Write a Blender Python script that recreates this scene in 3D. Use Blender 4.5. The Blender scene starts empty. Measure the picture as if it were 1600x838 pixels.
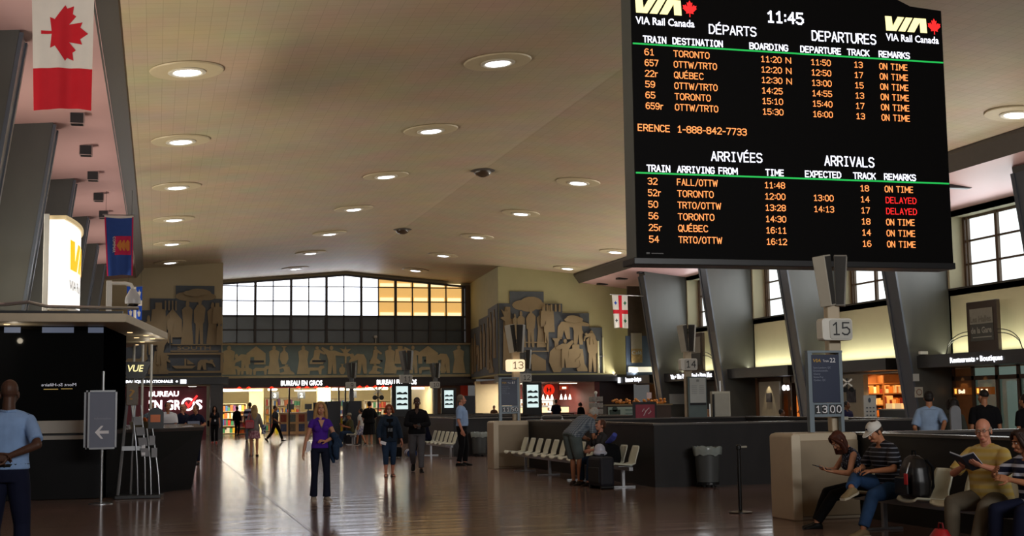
import bpy, bmesh, math, random
from mathutils import Vector, Matrix, Euler, Quaternion

scene = bpy.context.scene
COL = scene.collection
PI = math.pi

# ------------------------------------------------------------------ camera, world, exposure
FPX = 2040.0
cam_data = bpy.data.cameras.new('camera')
cam_data.sensor_width = 36.0
cam_data.lens = 36.0 * FPX / 1600.0
cam_data.clip_start = 0.1
cam_data.clip_end = 400.0
cam = bpy.data.objects.new('camera', cam_data)
COL.objects.link(cam)
yaw, pitch, roll = math.radians(15.2), math.radians(5.97), math.radians(0.78)
f_ = Vector((math.sin(yaw) * math.cos(pitch), math.cos(yaw) * math.cos(pitch), math.sin(pitch)))
r_ = Vector((math.cos(yaw), -math.sin(yaw), 0.0))
u_ = r_.cross(f_)
R_ = r_ * math.cos(roll) - u_ * math.sin(roll)
U_ = r_ * math.sin(roll) + u_ * math.cos(roll)
cam.matrix_world = Matrix(((R_.x, U_.x, -f_.x, 0), (R_.y, U_.y, -f_.y, 0), (R_.z, U_.z, -f_.z, 1.6), (0, 0, 0, 1)))
scene.camera = cam

scene.view_settings.view_transform = 'Standard'
scene.view_settings.look = 'None'
scene.view_settings.gamma = 1.0
scene.view_settings.use_curve_mapping = False
scene.view_settings.exposure = 0.0
scene.cycles.use_denoising = True
scene.cycles.max_bounces = 7
scene.cycles.diffuse_bounces = 4
scene.cycles.glossy_bounces = 3
scene.cycles.sample_clamp_indirect = 6.0
scene.cycles.caustics_reflective = False
scene.cycles.caustics_refractive = False

world = bpy.data.worlds.new('world')
world.use_nodes = True
scene.world = world
bg = world.node_tree.nodes['Background']
bg.inputs[0].default_value = (0.95, 0.93, 0.90, 1)
bg.inputs[1].default_value = 0.09


def area_light(name, loc, direction, sx, sy, power, color=(1, 1, 1), spread=180, along=None):
    """Rectangular lamp: sx runs along the given axis (default: the horizontal across its direction)."""
    ld = bpy.data.lights.new(name, 'AREA')
    ld.shape = 'RECTANGLE'
    ld.size, ld.size_y = sx, sy
    ld.energy = power
    ld.color = color
    ld.spread = math.radians(spread)
    o = bpy.data.objects.new(name, ld)
    COL.objects.link(o)
    z = -Vector(direction).normalized()
    x = Vector(along) if along else Vector((0, 0, 1)).cross(z)
    if x.length < .01:
        x = Vector((1, 0, 0))
    x = (x - z * x.dot(z)).normalized()
    y = z.cross(x)
    o.matrix_world = Matrix(((x.x, y.x, z.x, loc[0]), (x.y, y.y, z.y, loc[1]), (x.z, y.z, z.z, loc[2]), (0, 0, 0, 1)))
    return o


# added unseen rear fill, daylight of the side windows, and added uplights filling the ceiling
area_light('rear_fill_light', (11, -12, 7.6), (0, 1, 0.06), 16, 3.2, 2300, (0.97, 0.96, 0.95), 150)
for k_ in range(4):
    area_light('side_window_daylight', (26.2, 36.4 + 7.75 * k_, 6.7), (-1, 0, -0.1), 5.0, 2.2, 120, (0.93, 0.97, 1.0), 170)
for k_ in range(6):
    area_light('ceiling_fill_light', (24.9, 28.5 + 7.75 * k_, 3.2), (-0.78, 0, 0.62), 5.5, 0.3, 165, (1, 0.93, 0.80), 110, (0, 1, 0))
for k_ in range(8):
    area_light('ceiling_fill_light', (-4.2, 5.0 + 7.75 * k_, 3.5), (0.78, 0, 0.62), 5.5, 0.3, 165, (1, 0.93, 0.80), 110, (0, 1, 0))

# ------------------------------------------------------------------ helpers
def lin(h):
    h = h.lstrip('#')
    c = [int(h[i:i + 2], 16) / 255 for i in (0, 2, 4)]
    return tuple(x / 12.92 if x <= 0.04045 else ((x + 0.055) / 1.055) ** 2.4 for x in c) + (1.0,)


MATS = {}


def mat(name, color, rough=0.55, metal=0.0, var=0.06, scale=6.0, emit=None, strength=0.0, spec=0.5, bump=0.0, trans=0.0, alpha=1.0, stretch=None):
    """Procedural principled material: base colour with a soft noise variation, optional bump and emission."""
    if name in MATS:
        return MATS[name]
    m = bpy.data.materials.new(name)
    m.use_nodes = True
    nt = m.node_tree
    b = nt.nodes['Principled BSDF']
    c = lin(color) if isinstance(color, str) else color
    b.inputs['Roughness'].default_value = rough
    b.inputs['Metallic'].default_value = metal
    b.inputs['Specular IOR Level'].default_value = spec
    tc = nt.nodes.new('ShaderNodeTexCoord')
    src = tc.outputs['Object']
    if stretch:
        mp = nt.nodes.new('ShaderNodeMapping')
        mp.inputs['Scale'].default_value = stretch
        nt.links.new(src, mp.inputs[0])
        src = mp.outputs[0]
    nz = nt.nodes.new('ShaderNodeTexNoise')
    nz.inputs['Scale'].default_value = scale
    nz.inputs['Detail'].default_value = 4
    nt.links.new(src, nz.inputs['Vector'])
    if var > 0:
        mx = nt.nodes.new('ShaderNodeMix')
        mx.data_type = 'RGBA'
        nt.links.new(nz.outputs['Fac'], mx.inputs[0])
        mx.inputs[6].default_value = tuple(max(0, x * (1 - 2.2 * var)) for x in c[:3]) + (1,)
        mx.inputs[7].default_value = tuple(min(1, x * (1 + 2.2 * var)) for x in c[:3]) + (1,)
        nt.links.new(mx.outputs[2], b.inputs['Base Color'])
    else:
        b.inputs['Base Color'].default_value = c
    if bump > 0:
        bp = nt.nodes.new('ShaderNodeBump')
        bp.inputs['Strength'].default_value = bump
        bp.inputs['Distance'].default_value = 0.02
        nt.links.new(nz.outputs['Fac'], bp.inputs['Height'])
        nt.links.new(bp.outputs[0], b.inputs['Normal'])
    if emit:
        b.inputs['Emission Color'].default_value = lin(emit) if isinstance(emit, str) else emit
        b.inputs['Emission Strength'].default_value = strength
    if trans > 0:
        b.inputs['Transmission Weight'].default_value = trans
    if alpha < 1:
        b.inputs['Alpha'].default_value = alpha
    MATS[name] = m
    return m


def pattern(name, kind, c1, c2, scale=1.0, rough=0.6, thr=0.5, soft=0.02, axis='Z', offset=0.0):
    """Cloth / print patterns: 'stripe' along an axis, 'check', 'spots', 'blot'."""
    if name in MATS:
        return MATS[name]
    m = bpy.data.materials.new(name)
    m.use_nodes = True
    nt = m.node_tree
    b = nt.nodes['Principled BSDF']
    b.inputs['Roughness'].default_value = rough
    b.inputs['Specular IOR Level'].default_value = 0.25
    tc = nt.nodes.new('ShaderNodeTexCoord')
    ramp = nt.nodes.new('ShaderNodeValToRGB')
    e = ramp.color_ramp.elements
    e[0].position, e[1].position = max(0, thr - soft), min(1, thr + soft)
    e[0].color, e[1].color = lin(c1), lin(c2)
    if kind == 'stripe':
        w = nt.nodes.new('ShaderNodeTexWave')
        w.wave_type = 'BANDS'
        w.bands_direction = axis
        w.inputs['Scale'].default_value = scale
        w.inputs['Phase Offset'].default_value = offset
        w.inputs['Distortion'].default_value = 0.15
        nt.links.new(tc.outputs['Object'], w.inputs['Vector'])
        nt.links.new(w.outputs['Fac'], ramp.inputs[0])
    elif kind == 'check':
        ws = []
        for ax in ('X', 'Z'):
            w = nt.nodes.new('ShaderNodeTexWave')
            w.bands_direction = ax
            w.inputs['Scale'].default_value = scale
            nt.links.new(tc.outputs['Object'], w.inputs['Vector'])
            ws.append(w)
        ad = nt.nodes.new('ShaderNodeMath')
        ad.operation = 'MULTIPLY_ADD'
        nt.links.new(ws[0].outputs['Fac'], ad.inputs[0])
        ad.inputs[1].default_value = 0.5
        ml = nt.nodes.new('ShaderNodeMath')
        ml.operation = 'MULTIPLY'
        nt.links.new(ws[1].outputs['Fac'], ml.inputs[0])
        ml.inputs[1].default_value = 0.5
        nt.links.new(ml.outputs[0], ad.inputs[2])
        nt.links.new(ad.outputs[0], ramp.inputs[0])
    else:
        nz = nt.nodes.new('ShaderNodeTexVoronoi' if kind == 'spots' else 'ShaderNodeTexNoise')
        nz.inputs['Scale'].default_value = scale
        nt.links.new(tc.outputs['Object'], nz.inputs['Vector'])
        nt.links.new(nz.outputs['Distance' if kind == 'spots' else 'Fac'], ramp.inputs[0])
    nt.links.new(ramp.outputs[0], b.inputs['Base Color'])
    MATS[name] = m
    return m


def emis(name, color, strength):
    return mat(name, color, rough=0.4, var=0.0, emit=color, strength=strength, spec=0.2)


_E = '3.6,6 0,6 0,0 3.6,0|0,3.1 3.2,3.1'
GLYPH = {'A': '0,0 2,6 4,0|.7,2 3.3,2', 'B': '0,0 0,6 2.7,6 3.7,5.3 3.7,3.9 2.7,3.2 0,3.2|2.7,3.2 4,2.3 4,.8 2.9,0 0,0', 'C': '4,5 3,6 1.2,6 0,4.6 0,1.4 1.2,0 3,0 4,1', 'D': '0,0 0,6 2.4,6 4,4.4 4,1.6 2.4,0 0,0',
         'E': _E, 'É': _E + '|1.5,6.9 2.6,7.9', 'F': '3.6,6 0,6 0,0|0,3.1 3.2,3.1', 'G': '4,5 3,6 1.2,6 0,4.6 0,1.4 1.2,0 3,0 4,1 4,2.8 2.4,2.8', 'I': '.8,0 3.2,0|2,0 2,6|.8,6 3.2,6', 'K': '0,0 0,6|4,6 0,2.6|1.3,3.6 4,0',
         'L': '0,6 0,0 3.6,0', 'M': '0,0 0,6 2.5,2 5,6 5,0', 'N': '0,0 0,6 4,0 4,6', 'O': '1.2,0 0,1.4 0,4.6 1.2,6 2.8,6 4,4.6 4,1.4 2.8,0 1.2,0', 'P': '0,0 0,6 2.8,6 4,5.1 4,3.6 2.8,2.7 0,2.7', 'Q': '1.2,0 0,1.4 0,4.6 1.2,6 2.8,6 4,4.6 4,1.4 2.8,0 1.2,0|2.4,1.4 4,-.6',
         'R': '0,0 0,6 2.8,6 4,5.1 4,3.8 2.8,2.9 0,2.9|2,2.9 4,0', 'S': '4,5.2 2.9,6 1.1,6 0,5.1 0,4 1.1,3.2 2.9,2.9 4,2 4,.9 2.9,0 1.1,0 0,.8', 'T': '-.1,6 4.1,6|2,6 2,0', 'U': '0,6 0,1.4 1.2,0 2.8,0 4,1.4 4,6', 'V': '0,6 2,0 4,6', 'W': '0,6 1.3,0 2.7,5 4.1,0 5.4,6', 'X': '0,0 4,6|0,6 4,0', 'Y': '0,6 2,3 4,6|2,3 2,0',
         '0': '1.2,0 0,1.4 0,4.6 1.2,6 2.8,6 4,4.6 4,1.4 2.8,0 1.2,0', '1': '.6,4.8 2.2,6 2.2,0|.8,0 3.6,0', '2': '0,5 1.1,6 2.9,6 4,5 4,3.9 0,0 4,0', '3': '0,5.3 1.1,6 2.9,6 4,5.1 4,4 2.9,3.2 1.4,3.2|2.9,3.2 4,2.2 4,.9 2.9,0 1.1,0 0,.7', '4': '3,0 3,6 0,2 4.2,2', '5': '3.7,6 .3,6 .2,3.3 2.6,3.6 4,2.5 4,1.1 2.8,0 1.1,0 0,.7',
         '6': '3.6,5.6 2.6,6 1.4,6 0,4.4 0,1.3 1.2,0 2.8,0 4,1.2 4,2.4 2.8,3.5 1.2,3.5 0,2.5', '7': '0,6 4,6 1.4,0', '8': '1.2,3.2 0,4 0,5.1 1.2,6 2.8,6 4,5.1 4,4 2.8,3.2 1.2,3.2 0,2.2 0,.9 1.2,0 2.8,0 4,.9 4,2.2 2.8,3.2', '9': '.4,.4 1.4,0 2.6,0 4,1.6 4,4.7 2.8,6 1.2,6 0,4.8 0,3.6 1.2,2.5 2.8,2.5 4,3.5',
         ':': '.5,1 .5,1.5|.5,4 .5,4.5', '/': '0,-.4 3,6.4', '-': '0,2.6 2.6,2.6', 'r': '.3,0 .3,4.2|.3,2.8 1.2,4 2.6,4.1'}


class MB:
    """Collects faces for ONE mesh object, in world coordinates unless built with local=True."""

    def __init__(self):
        self.v, self.f, self.mi, self.cur = [], [], [], 0
        self.M = None

    def add(self, vs, fs):
        n = len(self.v)
        if self.M is not None:
            vs = [self.M @ Vector(p) for p in vs]
        self.v.extend(tuple(p) for p in vs)
        for f in fs:
            self.f.append(tuple(n + i for i in f))
            self.mi.append(self.cur)
        return self

    def box(self, x0, x1, y0, y1, z0, z1):
        vs = [(x, y, z) for z in (z0, z1) for y in (y0, y1) for x in (x0, x1)]
        return self.add(vs, [(0, 2, 3, 1), (4, 5, 7, 6), (0, 1, 5, 4), (1, 3, 7, 5), (3, 2, 6, 7), (2, 0, 4, 6)])

    def quad(self, a, b, c, d):
        return self.add([a, b, c, d], [(0, 1, 2, 3)])

    def prism(self, poly, axis, a0, a1):
        """Extrude a 2-D polygon along an axis: 'z' poly=(x,y); 'y' poly=(x,z); 'x' poly=(y,z)."""
        def p3(p, a):
            return {'z': (p[0], p[1], a), 'y': (p[0], a, p[1]), 'x': (a, p[0], p[1])}[axis]
        n = len(poly)
        vs = [p3(p, a0) for p in poly] + [p3(p, a1) for p in poly]
        fs = [tuple(range(n))[::-1], tuple(range(n, 2 * n))] + [(i, (i + 1) % n, n + (i + 1) % n, n + i) for i in range(n)]
        return self.add(vs, fs)

    def cyl(self, p0, p1, r0, r1=None, n=16, caps=True):
        r1 = r0 if r1 is None else r1
        p0, p1 = Vector(p0), Vector(p1)
        d = (p1 - p0).normalized()
        a = d.orthogonal().normalized()
        b = d.cross(a)
        vs = []
        for p, r in ((p0, r0), (p1, r1)):
            vs += [p + (a * math.cos(2 * PI * i / n) + b * math.sin(2 * PI * i / n)) * r for i in range(n)]
        fs = [(i, (i + 1) % n, n + (i + 1) % n, n + i) for i in range(n)]
        if caps:
            fs += [tuple(range(n))[::-1], tuple(range(n, 2 * n))]
        return self.add(vs, fs)

    def lathe(self, c, prof, n=24):
        """prof = [(r, z)...] from bottom to top, revolved about a vertical axis at c."""
        vs, fs = [], []
        for r, z in prof:
            vs += [(c[0] + r * math.cos(2 * PI * i / n), c[1] + r * math.sin(2 * PI * i / n), c[2] + z) for i in range(n)]
        for k in range(len(prof) - 1):
            fs += [(k * n + i, k * n + (i + 1) % n, (k + 1) * n + (i + 1) % n, (k + 1) * n + i) for i in range(n)]
        fs += [tuple(range(n))[::-1], tuple(range((len(prof) - 1) * n, len(prof) * n))]
        return self.add(vs, fs)

    def ball(self, c, rx, ry=None, rz=None, nu=14, nv=9, rot=None):
        ry = rx if ry is None else ry
        rz = rx if rz is None else rz
        c = Vector(c)
        vs, fs = [Vector((0, 0, -rz))], []
        for j in range(1, nv):
            t = PI * j / nv
            for i in range(nu):
                p = 2 * PI * i / nu
                vs.append(Vector((rx * math.sin(t) * math.cos(p), ry * math.sin(t) * math.sin(p), -rz * math.cos(t))))
        vs.append(Vector((0, 0, rz)))
        for i in range(nu):
            fs.append((0, 1 + (i + 1) % nu, 1 + i))
            for j in range(nv - 2):
                a, b = 1 + j * nu, 1 + (j + 1) * nu
                fs.append((a + i, a + (i + 1) % nu, b + (i + 1) % nu, b + i))
            a = 1 + (nv - 2) * nu
            fs.append((a + i, a + (i + 1) % nu, len(vs) - 1))
        if rot is not None:
            vs = [rot @ v for v in vs]
        return self.add([c + v for v in vs], fs)

    def loft(self, rings):
        """Closed skin through rings (lists of equal length), capped both ends."""
        n = len(rings[0])
        vs = [p for r in rings for p in r]
        fs = []
        for k in range(len(rings) - 1):
            fs += [(k * n + i, k * n + (i + 1) % n, (k + 1) * n + (i + 1) % n, (k + 1) * n + i) for i in range(n)]
        fs += [tuple(range(n))[::-1], tuple(range((len(rings) - 1) * n, len(rings) * n))]
        return self.add(vs, fs)

    def tube(self, pts, r, n=8):
        pts = [Vector(p) for p in pts]
        rings = []
        for i, p in enumerate(pts):
            d = (pts[min(i + 1, len(pts) - 1)] - pts[max(i - 1, 0)]).normalized()
            a = d.cross(Vector((0.013, 0.021, 1))).normalized()
            if a.length < 0.5:
                a = d.orthogonal().normalized()
            b = d.cross(a)
            rr = r[i] if isinstance(r, (list, tuple)) else r
            rings.append([p + (a * math.cos(2 * PI * k / n) + b * math.sin(2 * PI * k / n)) * rr for k in range(n)])
        return self.loft(rings)

    def text(self, s, x0, z0, h, w=None, y=0.0, depth=0.004, align='l', bold=0.0, shear=0.0, mirror=False):
        """Lettering in the XZ plane facing -Y: lower-left corner (x0, z0), cap height h, optional full width w."""
        cu = bpy.data.curves.new('lettering', 'FONT')
        cu.body = s
        cu.size = 1.0
        cu.offset = bold
        cu.shear = shear
        cu.resolution_u = 2
        tmp = bpy.data.objects.new('lettering', cu)
        COL.objects.link(tmp)
        me = tmp.to_mesh()
        vs = [v.co.copy() for v in me.vertices]
        fs = [tuple(p.vertices) for p in me.polygons]
        tmp.to_mesh_clear()
        bpy.data.objects.remove(tmp)
        bpy.data.curves.remove(cu)
        if not vs:
            return self
        xa, xb = min(v.x for v in vs), max(v.x for v in vs)
        k = h / 0.729
        kx = (w / max(1e-6, xb - xa)) if w else k
        W = (xb - xa) * kx
        if align == 'c':
            x0 = x0 - W / 2
        n = len(vs)
        sx = -1 if mirror else 1
        off = W if mirror else 0
        out = [(x0 + off + sx * (v.x - xa) * kx, y, z0 + v.y * k) for v in vs]
        self.add(out, fs)
        return self

    def led(self, s, x0, z0, h, w=None, y=0.0, depth=0.004, align='l', sw=.78):
        """Plain stroke lettering in the XZ plane facing -Y, cap height h, optional full width w."""
        segs, x = [], 0.0
        for ch in s:
            if ch == ' ':
                x += 4.2
                continue
            for line in GLYPH[ch].split('|'):
                q = [float(v) for v in line.replace(',', ' ').split()]
                pts = [(x + q[i], q[i + 1]) for i in range(0, len(q), 2)]
                segs += list(zip(pts[:-1], pts[1:]))
            x += {'M': 5, 'W': 5.4, ':': 1, '/': 3, '-': 2.6, 'r': 2.8}.get(ch, 4) + 1.5
        k = h / 6.0
        W = (x - 1.5) * k
        kx = k if not w else w / (x - 1.5)
        W = w or W
        if align == 'c':
            x0 -= W / 2
        for i, ((xa, za), (xb, zb)) in enumerate(segs):
            a, b = Vector((x0 + xa * kx, z0 + za * k)), Vector((x0 + xb * kx, z0 + zb * k))
            d = (b - a)
            d = d.normalized() if d.length > 1e-6 else Vector((1, 0))
            n = Vector((-d.y, d.x)) * k * sw / 2
            e = d * k * sw * .42
            yy_ = y - depth - .00012 * (i % 7)
            P = [a - e - n, b + e - n, b + e + n, a - e + n]
            self.add([(p.x, yy_, p.y) for p in P] + [(p.x, y, p.y) for p in P], [(0, 1, 2, 3), (7, 6, 5, 4), (0, 4, 5, 1), (1, 5, 6, 2), (2, 6, 7, 3), (3, 7, 4, 0)])
        return self

    def build(self, name, m, parent=None, local=False, smooth=False, bevel=0.0, label=None, segs=2):
        me = bpy.data.meshes.new(name)
        vs = self.v
        if parent is not None and not local:
            top = parent
            while top.parent is not None:
                top = top.parent
            Mi = (Matrix.Translation(top.location) @ top.rotation_euler.to_matrix().to_4x4()).inverted()
            vs = [Mi @ Vector(p) for p in vs]
        me.from_pydata([tuple(p) for p in vs], [], self.f)
        for mm in (m if isinstance(m, (list, tuple)) else [m]):
            me.materials.append(mm)
        if any(self.mi):
            me.polygons.foreach_set('material_index', self.mi)
        me.validate()
        bm = bmesh.new()
        bm.from_mesh(me)
        bmesh.ops.recalc_face_normals(bm, faces=bm.faces)
        bm.to_mesh(me)
        bm.free()
        if smooth:
            me.polygons.foreach_set('use_smooth', [True] * len(me.polygons))
        o = bpy.data.objects.new(name, me)
        COL.objects.link(o)
        if parent is not None:
            o.parent = parent
        if bevel > 0:
            bv = o.modifiers.new('edge', 'BEVEL')
            bv.width = bevel
            bv.segments = segs
            bv.limit_method = 'ANGLE'
            bv.angle_limit = math.radians(40)
        if smooth:
            try:
                o.modifiers.new('shade', 'EDGE_SPLIT').split_angle = math.radians(50)
            except Exception:
                pass
        if label:
            o['label'] = label
        return o


def thing(name, label, cat, loc=(0, 0, 0), rotz=0.0, group=None):
    o = bpy.data.objects.new(name, None)
    COL.objects.link(o)
    o.empty_display_size = 0.1
    o.location = loc
    o.rotation_euler = (0, 0, rotz)
    return tag(o, label, cat, group)


def tag(o, label, cat, group=None):
    o['label'] = label
    o['category'] = cat
    if group:
        o['group'] = group
    return o


def struct(o):
    o['kind'] = 'structure'
    return o


def kids(o):
    return [c for c in KIDS.get(o.name, [])]


KIDS = {}


def copy_tree(o, parent=None):
    c = o.copy()
    COL.objects.link(c)
    if parent is not None:
        c.parent = parent
    for ch in [x for x in bpy.data.objects if x.parent == o]:
        copy_tree(ch, c)
    return c


def dup(root, loc, rotz=None, label=None, group=None):
    c = copy_tree(root)
    c.location = loc
    if rotz is not None:
        c.rotation_euler = (0, 0, rotz)
    if label:
        c['label'] = label
    if group:
        c['group'] = group
    return c

# ------------------------------------------------------------------ setting: floor, ceiling, walls
def tiled(name, c1, c2, cm, bw, bh, mortar, rough, bump=0.0, wave=0.0, spec=0.5):
    m = bpy.data.materials.new(name)
    m.use_nodes = True
    nt = m.node_tree
    b = nt.nodes['Principled BSDF']
    b.inputs['Roughness'].default_value = rough
    b.inputs['Specular IOR Level'].default_value = spec
    tc = nt.nodes.new('ShaderNodeTexCoord')
    br = nt.nodes.new('ShaderNodeTexBrick')
    br.offset = 0.0
    br.inputs['Scale'].default_value = 1.0
    br.inputs['Brick Width'].default_value = bw
    br.inputs['Row Height'].default_value = bh
    br.inputs['Mortar Size'].default_value = mortar
    br.inputs['Color1'].default_value = lin(c1)
    br.inputs['Color2'].default_value = lin(c2)
    br.inputs['Mortar'].default_value = lin(cm)
    nt.links.new(tc.outputs['Object'], br.inputs['Vector'])
    nz = nt.nodes.new('ShaderNodeTexNoise')
    nz.inputs['Scale'].default_value = 0.6
    nz.inputs['Detail'].default_value = 5
    nt.links.new(tc.outputs['Object'], nz.inputs['Vector'])
    mx = nt.nodes.new('ShaderNodeMix')
    mx.data_type = 'RGBA'
    mx.blend_type = 'MULTIPLY'
    mx.inputs[0].default_value = 0.35
    nt.links.new(br.outputs['Color'], mx.inputs[6])
    nt.links.new(nz.outputs['Color'], mx.inputs[7])
    nt.links.new(mx.outputs[2], b.inputs['Base Color'])
    if wave > 0:
        mp = nt.nodes.new('ShaderNodeMapping')
        mp.inputs['Scale'].default_value = (0.25, 2.2, 1)
        nt.links.new(tc.outputs['Object'], mp.inputs[0])
        n2 = nt.nodes.new('ShaderNodeTexNoise')
        n2.inputs['Scale'].default_value = 1.0
        n2.inputs['Detail'].default_value = 2
        nt.links.new(mp.outputs[0], n2.inputs['Vector'])
        bp = nt.nodes.new('ShaderNodeBump')
        bp.inputs['Strength'].default_value = 1.0
        bp.inputs['Distance'].default_value = wave
        nt.links.new(n2.outputs['Fac'], bp.inputs['Height'])
        nt.links.new(bp.outputs[0], b.inputs['Normal'])
    elif bump > 0:
        bp = nt.nodes.new('ShaderNodeBump')
        bp.inputs['Strength'].default_value = bump
        bp.inputs['Distance'].default_value = 0.01
        nt.links.new(br.outputs['Fac'], bp.inputs['Height'])
        bp.invert = True
        nt.links.new(bp.outputs[0], b.inputs['Normal'])
    MATS[name] = m
    return m


M_floor = tiled('polished_terrazzo', '#8f766b', '#876e64', '#6a554d', 1.2, 0.6, 0.008, 0.15, wave=0.010)
M_ceil = tiled('acoustic_ceiling', '#cdb899', '#c8b394', '#b5a183', 0.3, 0.3, 0.006, 0.55, bump=0.25)
M_cream = mat('cream_plaster', '#cfc9a8', 0.7, var=0.03, scale=1.5)
M_pier = mat('pier_plaster', '#b9a883', 0.7, var=0.04, scale=1.2)
M_pink = mat('pink_soffit', '#c39a97', 0.45, var=0.03, scale=0.8)
M_fascia = mat('grey_fascia', '#5a544e', 0.5, var=0.05)
M_granite = mat('grey_granite_fin', '#484843', 0.45, var=0.10, scale=1.6, stretch=(1, 1, 0.35))
M_edge = mat('blue_grey_fin_edge', '#4d535c', 0.3, var=0.08, scale=2.0)
M_dark = mat('dark_metal', '#1d1c1d', 0.4, var=0.05)
M_black = mat('black_plastic', '#0e0e10', 0.35, var=0.04)
M_mull = mat('dark_mullion', '#3a342e', 0.45, var=0.05)
M_steel = mat('brushed_steel', '#a9abae', 0.28, metal=0.9, var=0.04)
M_bone = mat('bone_paint', '#b7a88f', 0.5, var=0.03, scale=2)
M_white = mat('white_plastic', '#d9d7cd', 0.35, var=0.03)
M_inlay = mat('pale_inlay', '#8a7f77', 0.2, var=0.03)
E_white = emis('white_sign_light', '#f4f6ff', 3.0)
E_lamp = emis('downlight_glow', '#f2f4ff', 7.0)

struct(MB().quad((-9, -14, 0), (34, -14, 0), (34, 97, 0), (-9, 97, 0)).build('floor', M_floor))
struct(MB().box(1.925, 1.975, 8, 66, 0.0, 0.003).build('trim_1', M_inlay))
RIDGE, ZR, SL = 11.05, 9.9, 0.0851


def zc(x):
    return ZR - abs(x - RIDGE) * SL


c_ = MB()
for xa, xb in ((-1.1, RIDGE), (RIDGE, 23.2)):
    c_.add([(xa, -3, zc(xa)), (xb, -3, zc(xb)), (xb, 80.2, zc(xb)), (xa, 80.2, zc(xa)), (xa, -3, zc(xa) + .3), (xb, -3, zc(xb) + .3), (xb, 80.2, zc(xb) + .3), (xa, 80.2, zc(xa) + .3)],
           [(0, 1, 2, 3), (4, 5, 6, 7), (0, 1, 5, 4), (2, 3, 7, 6), (1, 2, 6, 5), (3, 0, 4, 7)])
struct(c_.build('ceiling', M_ceil))
# side soffits (pink) with a grey fascia along the ceiling edge
struct(MB().prism([(-1.1, 8.42), (-1.1, 8.7), (-5.2, 8.7), (-5.2, 8.05)], 'y', -3, 70).build('ceiling_soffit_left', M_pink))
struct(MB().prism([(-1.14, 8.38), (-0.78, 8.84), (-0.78, 9.05), (-1.14, 9.05)], 'y', -3, 70).build('trim_2', M_fascia))
struct(MB().prism([(22.9, 8.42), (22.9, 8.75), (26.9, 8.75), (26.9, 7.95)], 'y', 20, 70).build('ceiling_soffit_right', M_pink))
struct(MB().prism([(22.94, 8.36), (22.62, 8.8), (22.62, 9.05), (22.94, 9.05)], 'y', 20, 70).build('trim_3', M_fascia))
struct(MB().box(-5.3, -4.9, 0, 70, 0, 8.3).build('wall_left', mat('wall_left_grey', '#77736c', 0.6, var=0.06, scale=1.0)))

# leaning fins along both sides
FINS = [24.75, 32.5, 40.2, 47.9, 55.6, 63.3]


def fin(y, side):
    b = MB()
    if side > 0:
        poly = [(25.1, 0), (24.0, 8.3), (26.3, 8.3), (26.3, 0)]
    else:
        poly = [(-3.55, 0), (-2.42, 8.45), (-4.9, 8.45), (-4.9, 0)]
    b.prism(poly, 'y', y - 0.8, y)
    o = struct(b.build('column', M_granite))
    s = 1 if side > 0 else -1
    xb, xt = poly[0][0], poly[1][0]
    e = MB()
    zt = poly[1][1] - 0.2
    for y0, y1, d in ((y - .82, y - .66, .05), (y - .14, y + .02, .05), (y - .68, y - .12, .02)):
        e.prism([(xb - s * d, 0), (xt - s * d, zt), (xt + s * .02, zt), (xb + s * .02, 0)], 'y', y0, y1)
    p = e.build('edge_casing', M_edge, o)
    return o


for y in FINS:
    if y > 30:
        fin(y, 1)
    fin(y, -1)

# right wall: plaster above the sign canopies, deep windows between fins
E_day = emis('daylit_frosted_glass', '#e6f1f2', 1.5)
M_wood = mat('brown_window_frame', '#5b4634', 0.4, var=0.08)
wn = 0
w_ = MB()
w_.box(26.3, 26.6, 20, 33.0, 0, 8.2)
for i in range(4):
    ya, yb = FINS[i + 1], FINS[i + 2] - 0.8
    w_.box(26.3, 26.5, ya, yb, 2.6, 5.35)
    w_.box(26.3, 26.5, ya, yb, 7.85, 8.2)
    w_.box(26.3, 27.25, ya - 0.8, ya + 0.25, 2.6, 8.2)
    w_.box(26.3, 27.25, yb - 0.1, yb + 0.02, 2.6, 8.2)
    w_.box(26.3, 27.25, ya, yb, 5.1, 5.35)
    w_.box(26.3, 27.25, ya, yb, 7.85, 8.05)
w_.box(26.3, 26.6, 62.9, 70.2, 2.6, 8.2)
struct(w_.build('wall_right', M_cream))
for i in range(4):
    ya, yb = FINS[i + 1] + .25, FINS[i + 2] - 0.9
    wn += 1
    fr = MB()
    n = 4
    fr.box(26.9, 27.05, ya, ya + .12, 5.35, 7.85)
    fr.box(26.9, 27.05, yb - .3, yb - .2, 5.35, 7.85)
    fr.box(26.9, 27.05, yb - .1, yb, 5.35, 7.85)
    fr.box(26.93, 27.05, ya, yb, 5.35, 5.43)
    fr.box(26.93, 27.05, ya, yb, 7.76, 7.85)
    step = (yb - .3 - ya) / n
    for k in range(1, n):
        fr.box(26.9, 27.05, ya + k * step - .07, ya + k * step + .07, 5.35, 7.85)
    for k in (1, 2):
        z = 5.39 + k * .805
        fr.box(26.93, 27.05, ya, yb, z - .035, z + .035)
    o = struct(fr.build('window_%d' % wn, M_wood))
    MB().box(27.0, 27.02, ya, yb, 5.37, 7.83).build('frosted_pane', E_day, o)
    struct(MB().box(26.22, 26.95, ya - .02, yb + .02, 5.30, 5.355).build('trim_%d' % (10 + i), M_mull))

# far end: piers either side of the recessed window wall
def pier(x0, x1, xf, zt):
    b = MB()
    b.prism([(x0, 70), (x1, 70), (xf, 80.2), (x0 if xf == x1 or x0 < 10 else x0, 80.2)] if x0 < 10 else [(x0, 70), (x1, 70), (x1, 80.2), (xf, 80.2)], 'z', 3.2, zt)
    return b


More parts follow.
